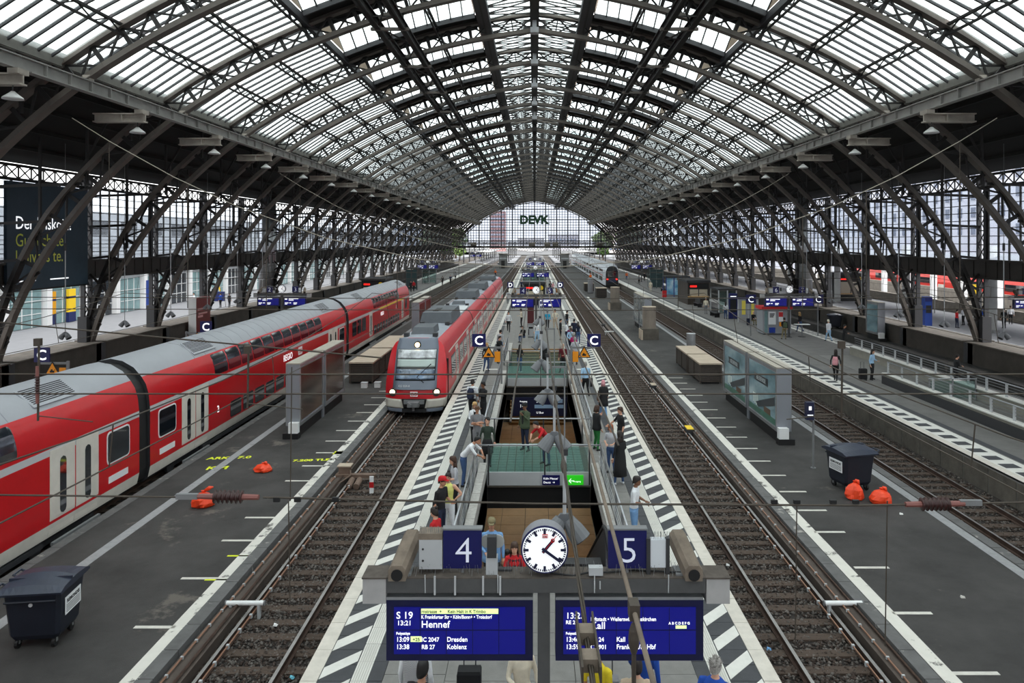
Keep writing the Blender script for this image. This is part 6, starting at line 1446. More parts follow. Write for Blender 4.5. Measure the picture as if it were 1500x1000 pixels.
def sack(label, X, Y, z0, r, h, seed, tail=0):
    t = thing('waste_sack', label, 'waste bag', (X, Y, z0)); rr = random.Random(seed); m = MB(); rings = []; n = 16
    for i, (z, q) in enumerate(((0, .8), (.1, 1.0), (.3, 1.05), (.55, .95), (.75, .65), (.86, .3), (.9, .12), (1.0, .22))):
        rings.append([(r*q*math.cos(a)*(1+.14*math.sin(3*a+seed+i*.6)+rr.uniform(-.1, .1)), r*q*math.sin(a)*(1+.12*math.sin(5*a+i)+rr.uniform(-.1, .1))*.85, h*z) for a in (2*PI*j/n for j in range(n))])
    m.loft(rings); m.build('bag', orangebag, t, False)
    m = MB(); m.tube([(0, 0, h*.9), (r*.2, 0, h*1.02), (r*.3*(1+tail), -r*.1, h*(1.18 if tail else 1.0)), (r*.5*(1+tail), -r*.1, h*(1.25 if tail else .8))], [.02, .05, .07, .02], 6); m.build('tied_neck', orangebag, t, True)
g = G(298, 741, ZS); sack('orange waste bag with pointed neck behind the red-brown insulator', g[0], g[1], ZS, .33, .5, 1, 1)
g = G(386, 690, ZS); sack('small round orange waste bag alone on the left asphalt', g[0], g[1], ZS, .3, .32, 2)
g = G(1262, 732, ZS); sack('taller orange waste bag touching the right waste container', g[0]-.18, g[1]+.1, ZS, .27, .6, 3)
g = G(1281, 736, ZS); sack('orange waste bag to the right of the taller one', g[0]+.2, g[1]-.05, ZS, .32, .5, 4)
frame = M('poster_frame', (150, 154, 162), .35, .4); post_l = [(58, 40, 36), (150, 128, 100), (94, 24, 30), (26, 28, 32)]
def poster_mat(nm, a, b, c):
    if nm in MC: return MC[nm]
    m = M(nm, a, .15, spec=.5); n = m.node_tree.nodes; l = m.node_tree.links; t = n.new('ShaderNodeTexCoord'); mp = n.new('ShaderNodeMapping'); mp.inputs['Scale'].default_value = (1, .5, 1.1); z = n.new('ShaderNodeTexNoise'); z.inputs['Scale'].default_value = .9; z.inputs['Detail'].default_value = 5
    r = n.new('ShaderNodeValToRGB'); e = r.color_ramp.elements; e[0].position = .32; e[0].color = (*lin(a), 1); e[1].position = .7; e[1].color = (*lin(c), 1); k = e.new(.5); k.color = (*lin(b), 1)
    l.new(t.outputs['Object'], mp.inputs['Vector']); l.new(mp.outputs['Vector'], z.inputs['Vector']); l.new(z.outputs['Fac'], r.inputs['Fac']); l.new(r.outputs['Color'], n['Principled BSDF'].inputs['Base Color']); return m
def showcase(label, X, Y, side, L=3.9, H=3.12, w_=.56, n=2, z0=ZS, txt=None, pm=None, cab=True):
    """free-standing double poster case; side = +1 shows its posters to +X"""
    t = thing('poster_case', label, 'advertising case', (X, Y, z0))
    for i in range(n):
        y0 = i*(L+.3); c = MB().box(-w_/2, w_/2, y0, y0+L, .48, H).build('case', frame, t)
        MB().box(-w_/2+.06, w_/2-.06, y0+.1, y0+L-.1, 0, .5).build('plinth', black, t); MB().box(-w_/2-.02, w_/2+.02, y0-.02, y0+L+.02, H, H+.05).build('top_cover', M('case_top', (168, 160, 148), .7, 0, .15, 4.), t)
        for s in (-1, 1):
            MB().box(min(s*w_/2, s*(w_/2+.03)), max(s*w_/2, s*(w_/2+.03)), y0, y0+L, .48, .62).build('bottom_rail', silver, c); MB().box(min(s*w_/2, s*(w_/2+.03)), max(s*w_/2, s*(w_/2+.03)), y0, y0+L, H-.12, H).build('top_rail', silver, c)
            for yy in (y0, y0+L-.13): MB().box(min(s*w_/2, s*(w_/2+.03)), max(s*w_/2, s*(w_/2+.03)), yy, yy+.13, .62, H-.12).build('side_rail', silver, c)
            p = MB().box(min(s*w_/2, s*(w_/2+.012)), max(s*w_/2, s*(w_/2+.012)), y0+.2, y0+L-.2, .68, H-.2).build('poster', pm, c)
            if txt and s == side:
                x = s*(w_/2+.014); ry = PI/2 if s > 0 else -PI/2; bk = M('poster_band', (36, 46, 54), .3)
                MB().box(x-.002, x+.002, y0+L*.28, y0+L*.76, H*.675, H*.785).build('poster_block', bk, c); text('lettering', txt, (x+s*.004, y0+L*.52, H*.7), .27, M('poster_print_pale', (196, 206, 208), .5), c, 'CENTER', (PI/2, 0, ry), sx=.95)
                m = MB(); m.prism([(x, y0+.25, H*.48), (x, y0+L*.62, H*.3), (x, y0+L*.7, H*.36), (x, y0+.25, H*.6)], (s*.003, 0, 0)); m.build('poster_motif', bk, c)
                for k in range(4): MB().box(x-.002, x+.003, y0+L*.62+k*.2, y0+L*.62+k*.2+.13, H*.3+.04*k, H*.48).build('poster_motif', M('poster_bottle', (206, 220, 216), .4), c)
                MB().box(x-.002, x+.002, y0+.2, y0+L-.2, .68, H*.3).build('poster_meadow', M('poster_green', (72, 116, 100), .4, 0, .3, 2.), c); MB().box(x-.001, x+.004, y0+L*.2, y0+L*.42, H*.27, H*.38).build('poster_motif', M('poster_brown', (96, 76, 60), .5), c)
        MB().box(-w_/2+.02, w_/2-.02, y0+L, y0+L+.3, 0, H-.1).build('link_post', frame, t) if i < n-1 else None
    if cab: MB().box(-w_/2-.05, w_/2+.05, -.35, 0, 0, .24).build('foot_block', black, t); MB().box(-.2+.1*side, .2+.1*side, -.32, -.04, .24, .68).build('switch_cabinet', white, t)
    return t
pl = poster_mat('poster_dark', (30, 24, 24), (70, 54, 46), (104, 84, 70)); pr_ = poster_mat('poster_teal', (84, 112, 122), (126, 156, 166), (166, 190, 198))  # brown tones of the dark poster imitate its print and glass reflections
showcase('grey double poster case with dark reflecting posters on the left asphalt', -10.45, 31.3, 1, 3.5, 3.15, .56, 2, ZS, None, pl)
showcase('grey double poster case with blue-green drink posters on the right asphalt', 10.48, 30.4, -1, 4.1, 3.12, .58, 2, ZS, 'BELEBENDE', pr_)
showcase('smaller pale poster case behind the near rounded concrete pillar', 10.35, 66, -1, 3.4, 3.3, .6, 2, ZS, None, poster_mat('poster_grey', (110, 118, 122), (140, 146, 148), (84, 92, 96)), False)
showcase('poster case far up the left asphalt behind the suburban train', -10.2, 62, 1, 3.4, 3.2, .6, 2, ZS, None, pl, False)
showcase('teal map poster case beyond track 7 in front of the right plinth', 28.3, 59, -1, 2.2, 3.1, .5, 1, -.25, None, pr_, True)
t = thing('poster_stand', 'dark red poster panel with pale side before the left plinth', 'poster', (-28.35, 60, -.25)); MB().box(-.3, .3, 0, 2.6, .4, 3.4).build('case', M('poster_red', (110, 34, 34), .35, 0, .15, 1.), t); MB().box(-.32, -.2+.5, -.06, 0, .3, 3.4).build('pale_side', white, t); MB().box(-.2, .2, .2, 2.4, 0, .4).build('plinth', black, t)
for z, a, b in ((2.35, .25, 2.2), (2.0, .4, 2.0), (1.75, .3, 1.2)): MB().box(.3, .31, a, b, z, z+.18).build('print_line', M('poster_print', (206, 150, 150), .5), t)
def pillar(label, X, Y, h, r=.58, base=True):
    t = thing('concrete_pillar', label, 'pillar', (X, Y, ZS)); cb = M('pillar_brown', (128, 118, 108), .7, 0, .25, 1.6, stretch=(1, 1, .4)); MB().cyl((0,0,.0), (0,0,h), r, 24).build('shaft', cb, t, False); MB().cyl((0,0,h), (0,0,h+.06), r*1.03, 24).build('cap', beige_top, t)
    if base:
        b = MB(); b.box(-r-.14, r+.14, -r-.14, r+.14, 0, .95); b.build('base_block', conc_d, t); MB().box(-r-.22, -r-.08, -r-.2, r+.14, 0, .85).build('side_slab', beige_top, t)
pillar('rounded brown concrete pillar on a square base, nearest on the right asphalt', 9.95, 62.8, 2.75); pillar('second rounded concrete pillar farther along the right asphalt', 9.95, 89.5, 2.75)
def louvre(label, X, Y, w_, L, h, cap=True):
    t = thing('ventilation_box', label, 'vent box', (X, Y, ZS)); MB().box(-w_/2+.03, w_/2-.03, .03, L-.03, .1, h-.1).build('core', black, t); MB().box(-w_/2+.1, w_/2-.1, .1, L-.1, 0, .12).build('foot', black, t)
    n = 9; sl = MB().box(-w_/2, w_/2, 0, .04, 0, .07).mesh('louvre_slat', brown_mesh); sd_ = MB().box(0, .04, 0, L, 0, .07).mesh('louvre_slat', brown_mesh)
    for i in range(n): z = .14+(h-.26)*i/n; put('louvre_slat', sl, t, (0, 0, z)); put('louvre_slat', sd_, t, (-w_/2, 0, z)); put('louvre_slat', sd_, t, (w_/2-.04, 0, z))
    k = max(1, round(L/1.7))
    for i in range(k+1):
        for s in (-1, 1): MB().box(s*w_/2-.04, s*w_/2+.04, L*i/k-.04, L*i/k+.04, .05, h-.05).build('corner_post', brown_mesh, t)
    MB().box(-w_/2-.06, w_/2+.06, -.06, L+.04, h-.09, h).build('top_slab', beige_top if cap else conc_d, t)
louvre('brown louvred box with beige top nearest the right poster case', 10.45, 42.9, 1.25, 3.3, 1.25); louvre('brown louvred box with beige top behind the nearest right one', 10.45, 46.6, 1.25, 3.4, 1.25)
louvre('long brown louvred box left of the suburban train front', -10.3, 43.0, 1.35, 5.4, 1.3); louvre('second long brown louvred box behind the first on the left asphalt', -10.3, 49, 1.35, 6.0, 1.3)
louvre('small brown box before the far right concrete pillar', 10.0, 108, 1.5, 1.6, 1.5); louvre('tiny brown box in the far distance of the right asphalt', 9.2, 122, 1.5, 1.6, 1.4)
louvre('brown box across the asphalt beyond the end of the suburban train', -9.6, 112, 3.0, 2.0, 1.0, True)
for X, Y, h, r, nm in ((11.35, 52.5, 1.75, .32, 'short silver vent cylinder behind the brown boxes'), (9.1, 118, 2.4, .42, 'silver vent cylinder far along the right asphalt'), (-9.2, 118, 2.2, .42, 'silver vent cylinder far along the left asphalt')):
    t = thing('vent_cylinder', nm, 'vent', (X, Y, ZS)); MB().cyl((0,0,0), (0,0,h), r, 20).build('shell', silver, t, False); MB().cyl((0,0,h), (0,0,h+.04), r*1.04, 20).build('cap', ltgrey, t); MB().cyl((0,0,0), (0,0,.1), r*1.2, 20).build('foot_ring', dkgrey, t)
for X, Y, nm in ((9.4, 224, 'right'), (-9.8, 226, 'left')):
    t = thing('lift_tower', f'grey lift tower with dark doorway at the far {nm} asphalt', 'lift', (X, Y, ZS)); MB().box(-1.3, 1.3, 0, 2.6, 0, 4.4).build('wall', M('lift_grey', (120, 120, 120), .7), t); MB().box(-.6, .5, -.06, 0, 0, 2.4).build('doorway', black, t); MB().box(-1.45, 1.45, -.2, 2.8, 4.4, 4.6).build('roof', dkgrey, t); MB().box(-1.1, 1.1, -.05, 0, 2.9, 3.4).build('sign_band', ltgrey, t)
for X, Y, nm in ((-9.85, 41.9, 'left one of two small white boxes by the suburban train'), (-9.1, 42.0, 'right one of two small white boxes by the suburban train')):
    t = thing('white_box', nm, 'box', (X, Y, ZS)); MB().box(-.17, .17, -.15, .15, 0, .28).build('housing', white, t); MB().box(-.19, .19, -.17, .17, .28, .31).build('lid', ltgrey, t)
t = thing('platform_sign', 'small navy sign on a thin grey post beside the right waste container', 'sign', (10.4, 27.0, ZS)); MB().cyl((0,0,0), (0,0,2.5), .04, 10).build('post', midgrey, t); MB().cyl((0,0,0), (0,0,.04), .1, 12).build('foot_plate', midgrey, t); MB().box(-.32, -.04, -.2, .02, 1.85, 2.5).build('sign_panel', M('sign_navy', (20, 26, 60), .5), t)
MB().box(-.24, -.14, -.21, -.2, 2.22, 2.36).build('pictogram', letter, t); MB().box(-.29, -.08, -.21, -.2, 2.02, 2.05).build('print_line', letter, t)
# ------------------------------------------------------------------ track fittings
t = thing('track_marker', 'short red and white marker post between the left rails', 'marker', (-5.72, 25.4, -.95)); MB().box(-.07, .07, -.02, .02, 0, .6).build('board', signwhite, t); MB().box(-.072, .072, -.025, .025, .2, .4).build('red_band', M('marker_red', (190, 24, 30), .5), t)
t = thing('track_buffer', 'brown steel box and cross bar with three cylinders over the left rail', 'track device', (-6.75, 26.4, -.76)); rb = M('rust_brown', (112, 92, 80), .75, 0, .2, 3.)
MB().box(-.5, .95, -.1, .1, .05, .17).build('cross_bar', rb, t); MB().box(-.4, .0, .0, .32, .17, .42).build('switch_box', rb, t); MB().box(-.45, .05, -.03, .36, .42, .46).build('box_lid', beige_top, t)
for x in (-.55, .15, .42): MB().cyl((x, -.75, -.05), (x, -.2, .02), .11, 14).build('cylinder', rb, t, False)
m = MB(); m.tube([(.0, .1, .3), (.1, -.2, .2), (-.1, -.6, .1), (-.4, -1.0, .05)], .025, 6); m.build('hose', rb, t, True)
for X, Y, nm, cl in ((7.05, 33.0, 'yellow-topped box between the right rail and the cable duct', yellow), (7.05, 43.0, 'tan box beside the right rail farther off', beige_top), (-7.05, 66, 'black unit on the left cable duct', black), (7.05, 74, 'black unit beside the right rail far off', black)):
    t = thing('track_box', nm, 'track device', (X, Y, -.95)); MB().box(-.18, .18, -.35, .35, 0, .34).build('housing', dkgrey, t); MB().box(-.15, .15, -.33, .33, .34, .37).build('top_plate', cl, t)
for X, Y, nm in ((7.25, 17.0, 'white tube on legs over the right rail in the foreground'), (-6.8, 17.0, 'white tube on legs over the left rail in the foreground'), (7.0, 68, 'small white tube over the right rail farther off'), (-6.8, 59, 'small white tube by the left rail beside the red cars')):
    if Y == 59: continue
    t = thing('rail_tube', nm, 'track device', (X, Y, -.76)); m = MB(); m.cyl((-.44, 0, .16), (.44, 0, .16), .055, 12); m.build('tube', white, t, False)
    for x in (-.46, .44): MB().cyl((x, 0, .16), (x+.03, 0, .16), .062, 12).build('end_cap', midgrey, t)
    for x in (-.33, .33): MB().box(x-.03, x+.03, -.05, .05, -.2, .12).build('leg', ltgrey, t)
for i, (x, y, c, nm) in enumerate(((1126, 951, (120, 170, 220), 'blue and white paper scrap beside the right platform edge'), (1066, 828, (226, 226, 226), 'white paper scrap by the right track near the camera box'), (403, 916, (226, 226, 226), 'white paper ball on the left sleepers near the bottom'), (427, 993, (110, 190, 210), 'small turquoise scrap by the left platform edge'), (1320, 753, (232, 232, 228), 'white paper on the right asphalt near the insulator'), (1410, 875, (200, 196, 190), 'pale scrap on the right asphalt by the crack'))):
    z0 = -.93 if x < 1300 else ZS; g = G(x, y, z0); t = thing('litter_scrap', nm, 'litter', g); m = MB(); m.loft([[(-.05, -.03, 0), (.05, -.04, 0), (.06, .04, .0), (-.04, .04, 0)], [(-.03, -.02, .03), (.04, -.02, .045), (.03, .03, .03), (-.03, .03, .05)]]); m.build('paper', M('scrap_%d' % i, c, .7), t)
# ------------------------------------------------------------------ middle and side platform furniture
t = thing('poster_pillar', 'dark red square pillar under the second gantry', 'pillar', (-.35, 66.5, 0)); MB().box(-.3, .3, -.3, .3, 0, 2.6).build('shaft', M('pillar_maroon', (84, 30, 34), .5), t); MB().box(-.33, .33, -.33, .33, 2.6, 2.7).build('cap', dkgrey, t)
t = thing('waste_station', 'grey metal waste station before the dark red pillar', 'waste bin', (-.3, 59.6, 0)); MB().box(-.25, .25, -.2, .2, .05, 1.05).build('housing', ltgrey, t); MB().box(-.26, .26, -.21, .21, 1.05, 1.1).build('lid', midgrey, t); MB().box(-.17, .17, -.215, -.2, .72, .86).build('slot', black, t); MB().box(-.22, .22, -.18, .18, 0, .05).build('foot', black, t)
MB().box(-.22, -.14, -.21, -.2, .2, .66).build('print_line', dkgrey, t)
def kiosk(label, X, Y, w_, d_, h, body, top, sign, sc, logo=None):
    t = thing('kiosk', label, 'kiosk', (X, Y, 0)); MB().box(-w_/2, w_/2, 0, d_, 0, h).build('cabin', body, t); MB().box(-w_/2-.15, w_/2+.15, -.15, d_+.15, h, h+.28).build('roof', top, t); MB().box(-w_/2+.1, w_/2-.1, -.05, 0, h-.75, h-.15).build('fascia', black, t)
    for q in range(5): MB().box(-w_/2+.3+q*.17, -w_/2+.42+q*.17, -.07, -.05, h-.58, h-.36).build('light_letter', sc, t)
    MB().box(-w_/2+.15, w_/2-.15, -.04, 0, 1.05, h-.85).build('hatch', M('kiosk_hatch', (190, 180, 160), .4), t); MB().box(-w_/2, w_/2, -.4, 0, .95, 1.05).build('counter', tan_s, t)
    for x in (-w_/2+.2, 0, w_/2-.2): MB().box(x-.05, x+.05, -.06, .0, 1.05, h-.8).build('hatch_post', dkgrey, t)
    if logo: MB().cyl((w_/2-.5, -.1, h-.45), (w_/2-.5, -.05, h-.45), .28, 18).build('round_sign', logo, t)
led = M('led_red', (240, 30, 24), .4, emit=1.2)
kiosk('dark bakery kiosk with red sign on the right platform', 20.4, 90, 2.7, 6, 2.75, M('kiosk_brown', (62, 54, 48), .6), dkgrey, 'Kamps', led)
kiosk('black pretzel kiosk with red and yellow signs behind the second gantry', 0, 89, 2.6, 3, 2.6, black, dkgrey, 'Back', led, yellow)
kiosk('dark kiosk with red and yellow signs behind the red train', -21.2, 95, 3.0, 5, 2.7, black, dkgrey, 'Kamps', led, yellow)
kiosk('dark kiosk with red light sign beyond the right arcade', 41.5, 95, 3.2, 3, 3.4, black, dkgrey, 'Bistro', led, yellow)
t = thing('snack_kiosk', 'small kiosk with bright red roof and white posters on the right platform', 'kiosk', (20.5, 61.2, 0)); gk = M('kiosk_grey', (150, 152, 158), .5)
MB().box(-1.2, 1.2, 0, 1.6, .08, 2.1).build('cabin', gk, t); m = MB(); m.prism([(-1.3, -.1, 2.1), (1.3, -.1, 2.1), (1.3, -.1, 2.35), (-1.3, -.1, 2.35)], (0, 1.8, 0)); m.build('roof', M('kiosk_red', (206, 34, 40), .5), t); MB().box(-1.1, 1.1, .1, 1.5, 0, .08).build('base', black, t)
for x0, x1 in ((-.72, -.1), (.15, .5)): MB().box(x0, x1, -.03, 0, .85 if x0 < 0 else 1.1, 1.95).build('poster', signwhite, t)
MB().box(.15, .5, -.04, -.03, 1.5, 1.9).build('poster_red', M('kiosk_red', (206, 34, 40), .5), t); MB().box(-.66, -.16, -.06, 0, .15, .6).build('blue_bin', M('bin_blue', (24, 60, 160), .5), t); MB().box(.2, .5, -.04, 0, .7, 1.05).build('poster_orange', orange, t)
MB().box(-1.05, -.8, -.02, 0, .15, 2.0).build('glass_door', fglass, t); [MB().box(-.62, -.2-.05*q, -.035, -.03, 1.7-q*.12, 1.78-q*.12).build('print_line', M('label_ink', (24, 24, 30), .5), t) for q in range(3)]
t = thing('standing_table', 'small white standing table right of the snack kiosk', 'table', (22.1, 59.8, 0)); MB().box(-.6, .6, -.25, .25, 1.0, 1.05).build('table_top', white, t); MB().cyl((0,0,0), (0,0,1), .05, 10).build('column', midgrey, t); MB().cyl((0,0,0), (0,0,.03), .3, 16).build('foot', dkgrey, t)
def shelter(label, X, Y, w_, d_, h, accent, fill=None):
    t = thing('waiting_shelter', label, 'shelter', (X, Y, 0)); MB().box(-w_/2-.1, w_/2+.1, -.1, d_+.1, h, h+.15).build('roof', dkgrey, t)
    n = max(2, round(w_/1.2))
    for i in range(n+1): MB().box(-w_/2+w_*i/n-.06, -w_/2+w_*i/n+.06, -.05, .05, 0, h).build('post', accent, t)
    for i in range(n): MB().box(-w_/2+w_*i/n+.08, -w_/2+w_*(i+1)/n-.08, -.01, .01, .2, h-.1).build('glass_panel', fill or balglass, t)
    for y in (.0, d_): MB().box(-w_/2-.04, -w_/2+.04, y-.04, y+.04, 0, h).build('post', accent, t)
    MB().box(-w_/2+.2, w_/2-.2, d_*.5, d_*.5+.4, .42, .48).build('bench_seat', dkgrey, t)
    for x in (-w_/2+.3, w_/2-.3): MB().box(x-.03, x+.03, d_*.5, d_*.5+.4, 0, .42).build('bench_leg', dkgrey, t)
cb_ = M('column_blue', (24, 60, 140), .5)
shelter('blue glazed shelter with sky poster on the right platform', 20.4, 103, 3.3, 2.5, 2.75, cb_, poster_mat('poster_sky', (70, 140, 190), (150, 200, 226), (230, 240, 244)))
shelter('grey framed glass shelter right of the bakery kiosk', 20.8, 78, 1.9, 3.5, 2.6, ltgrey); shelter('dark glazed lift cabin far along the right platform', 20.4, 121, 2.2, 2.2, 3.3, M('lift_frame', (70, 92, 92), .5), M('lift_glass_dark', (58, 76, 78), .15))
shelter('dark glazed lift cabin on the left platform behind the red train front', -19.9, 117, 1.8, 2.2, 3.4, dkgrey, M('lift_glass_dark', (58, 76, 78), .15)); shelter('dark framed glass shelter beyond the pretzel kiosk', 0, 122, 3.8, 2.5, 2.7, dkgrey); shelter('second dark framed glass shelter far along the middle platform', 0, 138, 3.8, 2.5, 2.7, dkgrey)
shelter('grey windbreak shelter far along the left platform', -19.5, 134, 2.6, 2.5, 2.6, midgrey)
t = thing('information_totem', 'tall dark blue information totem on the right platform', 'totem', (20.15, 73.5, 0)); MB().box(-.42, .42, -.15, .15, .05, 2.6).build('housing', M('totem_navy', (16, 26, 92), .45), t); MB().box(-.32, .32, -.16, -.15, .7, 2.0).build('screen', black, t); MB().box(-.45, .45, -.2, .2, 0, .05).build('foot', dkgrey, t); MB().box(-.3, .3, -.16, -.15, 2.25, 2.33).build('print_line', letter, t)
t = thing('timetable_case', 'steel framed timetable case with two yellow sheets on the right platform', 'timetable', (20.8, 70.5, 0))
for x in (-.95, 0, .95): MB().box(x-.05, x+.05, -.06, .06, 0, 2.35).build('post', ltgrey, t)
MB().box(-.95, .95, -.05, .05, .5, 2.35).build('case', gk, t); MB().box(-1, 1, -.08, .08, 2.25, 2.42).build('top_bar', M('totem_navy', (16, 26, 92), .45), t)
for x in (-.62, .22): MB().box(x, x+.36, -.07, -.05, .75, 2.1).build('yellow_sheet', M('timetable_yellow', (232, 214, 90), .6), t)
for X, Y, nm in ((18.9, 74.6, 'dark bench with luggage before the totem'), (19.7, 86, 'grey bench before the bakery kiosk'), (20.2, 112, 'grey bench between blue shelter and lift')):
    t = thing('platform_bench', nm, 'bench', (X, Y, 0)); MB().box(-.3, .3, 0, 2.6, .42, .48).build('seat', dkgrey, t); MB().box(-.04, .04, 0, 2.6, .48, .95).build('backrest', dkgrey, t)
    for y in (.3, 2.3): MB().box(-.25, .25, y-.04, y+.04, 0, .42).build('leg', black, t)
t = thing('red_bin', 'small bright red bin before the blue glazed shelter', 'waste bin', (18.3, 102, 0)); MB().box(-.28, .28, -.2, .2, 0, .95).build('body', M('kiosk_red', (206, 34, 40), .5), t); MB().box(-.3, .3, -.22, .22, .95, 1.0).build('lid', dkgrey, t)
t = thing('ticket_machine', 'dark blue ticket machine on the outer right platform', 'machine', (36.6, 67.5, .03)); MB().box(-.33, .33, -.3, .3, 0, 2.7).build('housing', cb_, t); MB().box(-.25, .25, -.32, -.3, 1.2, 1.9).build('screen', black, t); MB().box(-.33, .33, -.35, -.3, 2.3, 2.65).build('header', M('totem_navy', (16, 26, 92), .45), t)
t = thing('yellow_sign', 'yellow square notice on a post on the outer right platform', 'sign', (45.6, 75, .03)); MB().box(-.05, .05, 0, .08, 0, 3.4).build('post', midgrey, t); MB().box(-.45, .45, -.03, 0, 2.4, 3.4).build('panel', yellow, t)
t = thing('letter_figure', 'big yellow letter A on the outer left platform', 'sign', (-42, 96, -.05)); text('lettering', 'A', (0, 0, 1.3), 1.6, yellow, t, 'CENTER', depth=.1, sx=.7); MB().box(-.8, .8, -.2, .3, 0, 1.25).build('base', M('panel_navy', (22, 34, 90), .5), t)
t = thing('billboard', 'large dark teal billboard with white and yellow words in the left window bay', 'billboard', (-29.6, 39.9+.55, 0)); MB().box(-.08, .12, 0, 7.3, 5.1, 11.3).build('panel', M('billboard_teal', (44, 62, 76), .6, 0, .25, .5), t); MB().box(.12, .16, -.02, 7.32, 5.0, 5.1).build('bottom_rail', black, t)
yl = M('billboard_yellow', (214, 220, 90), .5)
for s_, z, c in (('Der Diskojn?', 8.6, letter), ('Gut echste', 7.6, yl), ('Univers te.', 6.65, yl)): text('lettering', s_, (.14, .6, z), 1.05, c, t, 'LEFT', (PI/2, 0, PI/2), sx=.9)
for y in (.6, 3.6): MB().box(.12, .14, y, y+1.7, 5.55, 5.62).build('small_print', letter, t)
# ------------------------------------------------------------------ loudspeaker pairs hung over the platforms
spk = M('speaker_grey', (112, 114, 118), .5)
def speaker(label, X, Y, z, ztop, grp, arm=0.):
    t = thing('loudspeaker_pair', label, 'loudspeaker', (X, Y, z), 0, grp)
    for s in (-1, 1): m = MB(); a = Vector((s*.05, 0, .08)); b = Vector((s*.25, -.06, -.2)); m.tube([a, a*.5+b*.5, b], [.1, .14, .16], 14); m.build('horn', spk, t, False); m = MB(); m.tube([b, b+(b-a)*.03], [.15, .15], 14); m.build('horn_mouth', dkgrey, t)
    m = MB(); m.prism([(-.2, -.03, .02), (.2, -.03, .02), (.06, -.03, .17), (-.06, -.03, .17)], (0, .06, 0)); m.build('bracket', spk, t); MB().cyl((0,0,.1), (0,0,(ztop-z)*.45), .028, 8).build('rod', ltgrey, t); MB().cyl((0,0,(ztop-z)*.45), (0,0,ztop-z), .013, 6).build('upper_rod', midgrey, t); MB().box(min(0, arm)-.015, max(0, arm)+.015, -.015, .015, ztop-z-.03, ztop-z).build('top_arm', midgrey, t); MB().box(-.05, .05, -.05, .05, (ztop-z)*.44, (ztop-z)*.48).build('rod_joint', dkgrey, t)
for i, (x, y, Y) in enumerate(((827, 768, 11.0), (812, 643, 15.8), (802, 578, 20.2), (793, 533, 25.4), (791, 503, 30.5), (790, 470, 41))): p = P(x, y, Y); speaker(f'grey loudspeaker pair over the stairs, {ORD[i]} from the front', p[0], Y, p[2], 6.0, 'stair loudspeakers', .25-p[0])
for s in (-1, 1):
    for i in range(7): speaker(f'grey loudspeaker pair hung along the {"left" if s < 0 else "right"} arcade, {ORD[i]} from the front', s*27.3, 36+i*6.1, 2.45, 13.56, 'arcade loudspeakers')
# ------------------------------------------------------------------ overhead line
def wire(name, label, pts, r=.012, mat=None, n=5, cat='wire'):
    o = MB().tube(pts, r, n, 0, False).build(name, mat or wire_m); return tag(o, label, cat)
TRK = [(-5.94, 'the suburban train track'), (6.21, 'the empty track right of the stairs'), (-15.0, 'the red double-deck train'), (14.35, 'the track of the white train'), (-25.9, 'the track along the left plinth'), (26.0, 'the track along the right plinth')]
for X, nm in TRK:
    t = thing('catenary', f'contact and messenger wire over {nm}', 'overhead wire', (X, 0, 0)); zc = 4.72; m = MB(); m.tube([(.2*(1 if (j % 2) else -1), 1+j*25.5, zc) for j in range(11)], .011, 5, 0, False); m.build('contact_wire', wire_m, t)
    m = MB(); pts = []
    for j in range(10):
        for q in range(6): u = q/6; pts.append((0, 1+(j+u)*25.5, 6.0-.75*4*u*(1-u)))
    m.tube(pts, .012, 5, 0, False); m.build('messenger_wire', wire_m, t)
    for j in range(30): y = 4+j*6.2; u = ((y-1)/25.5) % 1; k = int((y-1)/25.5); x = .2*(1 if k % 2 else -1)*(1-2*u); MB().bar((x, y, zc), (0, y, 6.0-.75*4*u*(1-u)), .014, .014).build('dropper', wire_m, t)
    for j in range(40): y = 3+j*1.05; MB().box(-.16, -.12+.02, y-.03, y+.03, zc-.02, zc+.03) if 0 else None
def insulator(parent, a, b, r=.075, n=7):
    a, b = Vector(a), Vector(b); d = (b-a); MB().tube([a, a+d*.3], [.03, .035], 8).build('insulator_rod', insul_r, parent); MB().tube([b, b-d*.3], [.03, .035], 8).build('insulator_rod', insul_r, parent)
    m = MB(); pts, rs = [], []
    for i in range(n): u = .28+.44*i/(n-1); pts += [a+d*(u-.015), a+d*u, a+d*(u+.015)]; rs += [r*.55, r, r*.55]
    m.tube(pts, rs, 14); m.build('insulator_sheds', insul, parent, True)
t = thing('cross_span', 'nearest wire across all tracks with two brown insulators', 'overhead wire', (0, 8, 0))
m = MB(); m.tube([(-30, 0, 5.2), (-8, 0, 5.12), (-3.72, 0, 5.07)], .011, 5); m.tube([(-3.0, 0, 5.07), (0, 0, 5.0), (3.6, 0, 4.98), (4.1, 0, 4.99)], .012, 5); m.tube([(4.75, 0, 5.0), (9, 0, 5.1), (30, 0, 5.6)], .011, 5); m.build('span_wire', wire_m, t)
insulator(t, (-3.72, 0, 5.08), (-3.05, 0, 5.07)); insulator(t, (4.1, 0, 4.99), (4.75, 0, 5.0))
for x in (-3.84, 4.82): MB().box(x-.12, x+.12, -.02, .02, 5.05 if x < 0 else 4.98, 5.11 if x < 0 else 5.04).build('clamp', midgrey, t)
for x in (-2.85, -2.62, -2.2, 2.65, 2.9, 3.3, 3.55): MB().box(x-.035, x+.035, -.015, .015, 5.0 if x > 0 else 5.02, 5.04 if x > 0 else 5.07).build('wire_clip', black, t)
for x, z1 in ((-2.7, 6.5), (2.9, 3.4), (3.9, 3.4), (-2.72, 3.9)): MB().bar((x, 0, 5.03), (x, 0.05, z1), .01, .01).build('hanger_wire', wire_m, t)
t = thing('cross_span', 'pair of wires across all tracks in front of the suburban train windscreen', 'overhead wire', (0, 14.5, 0))
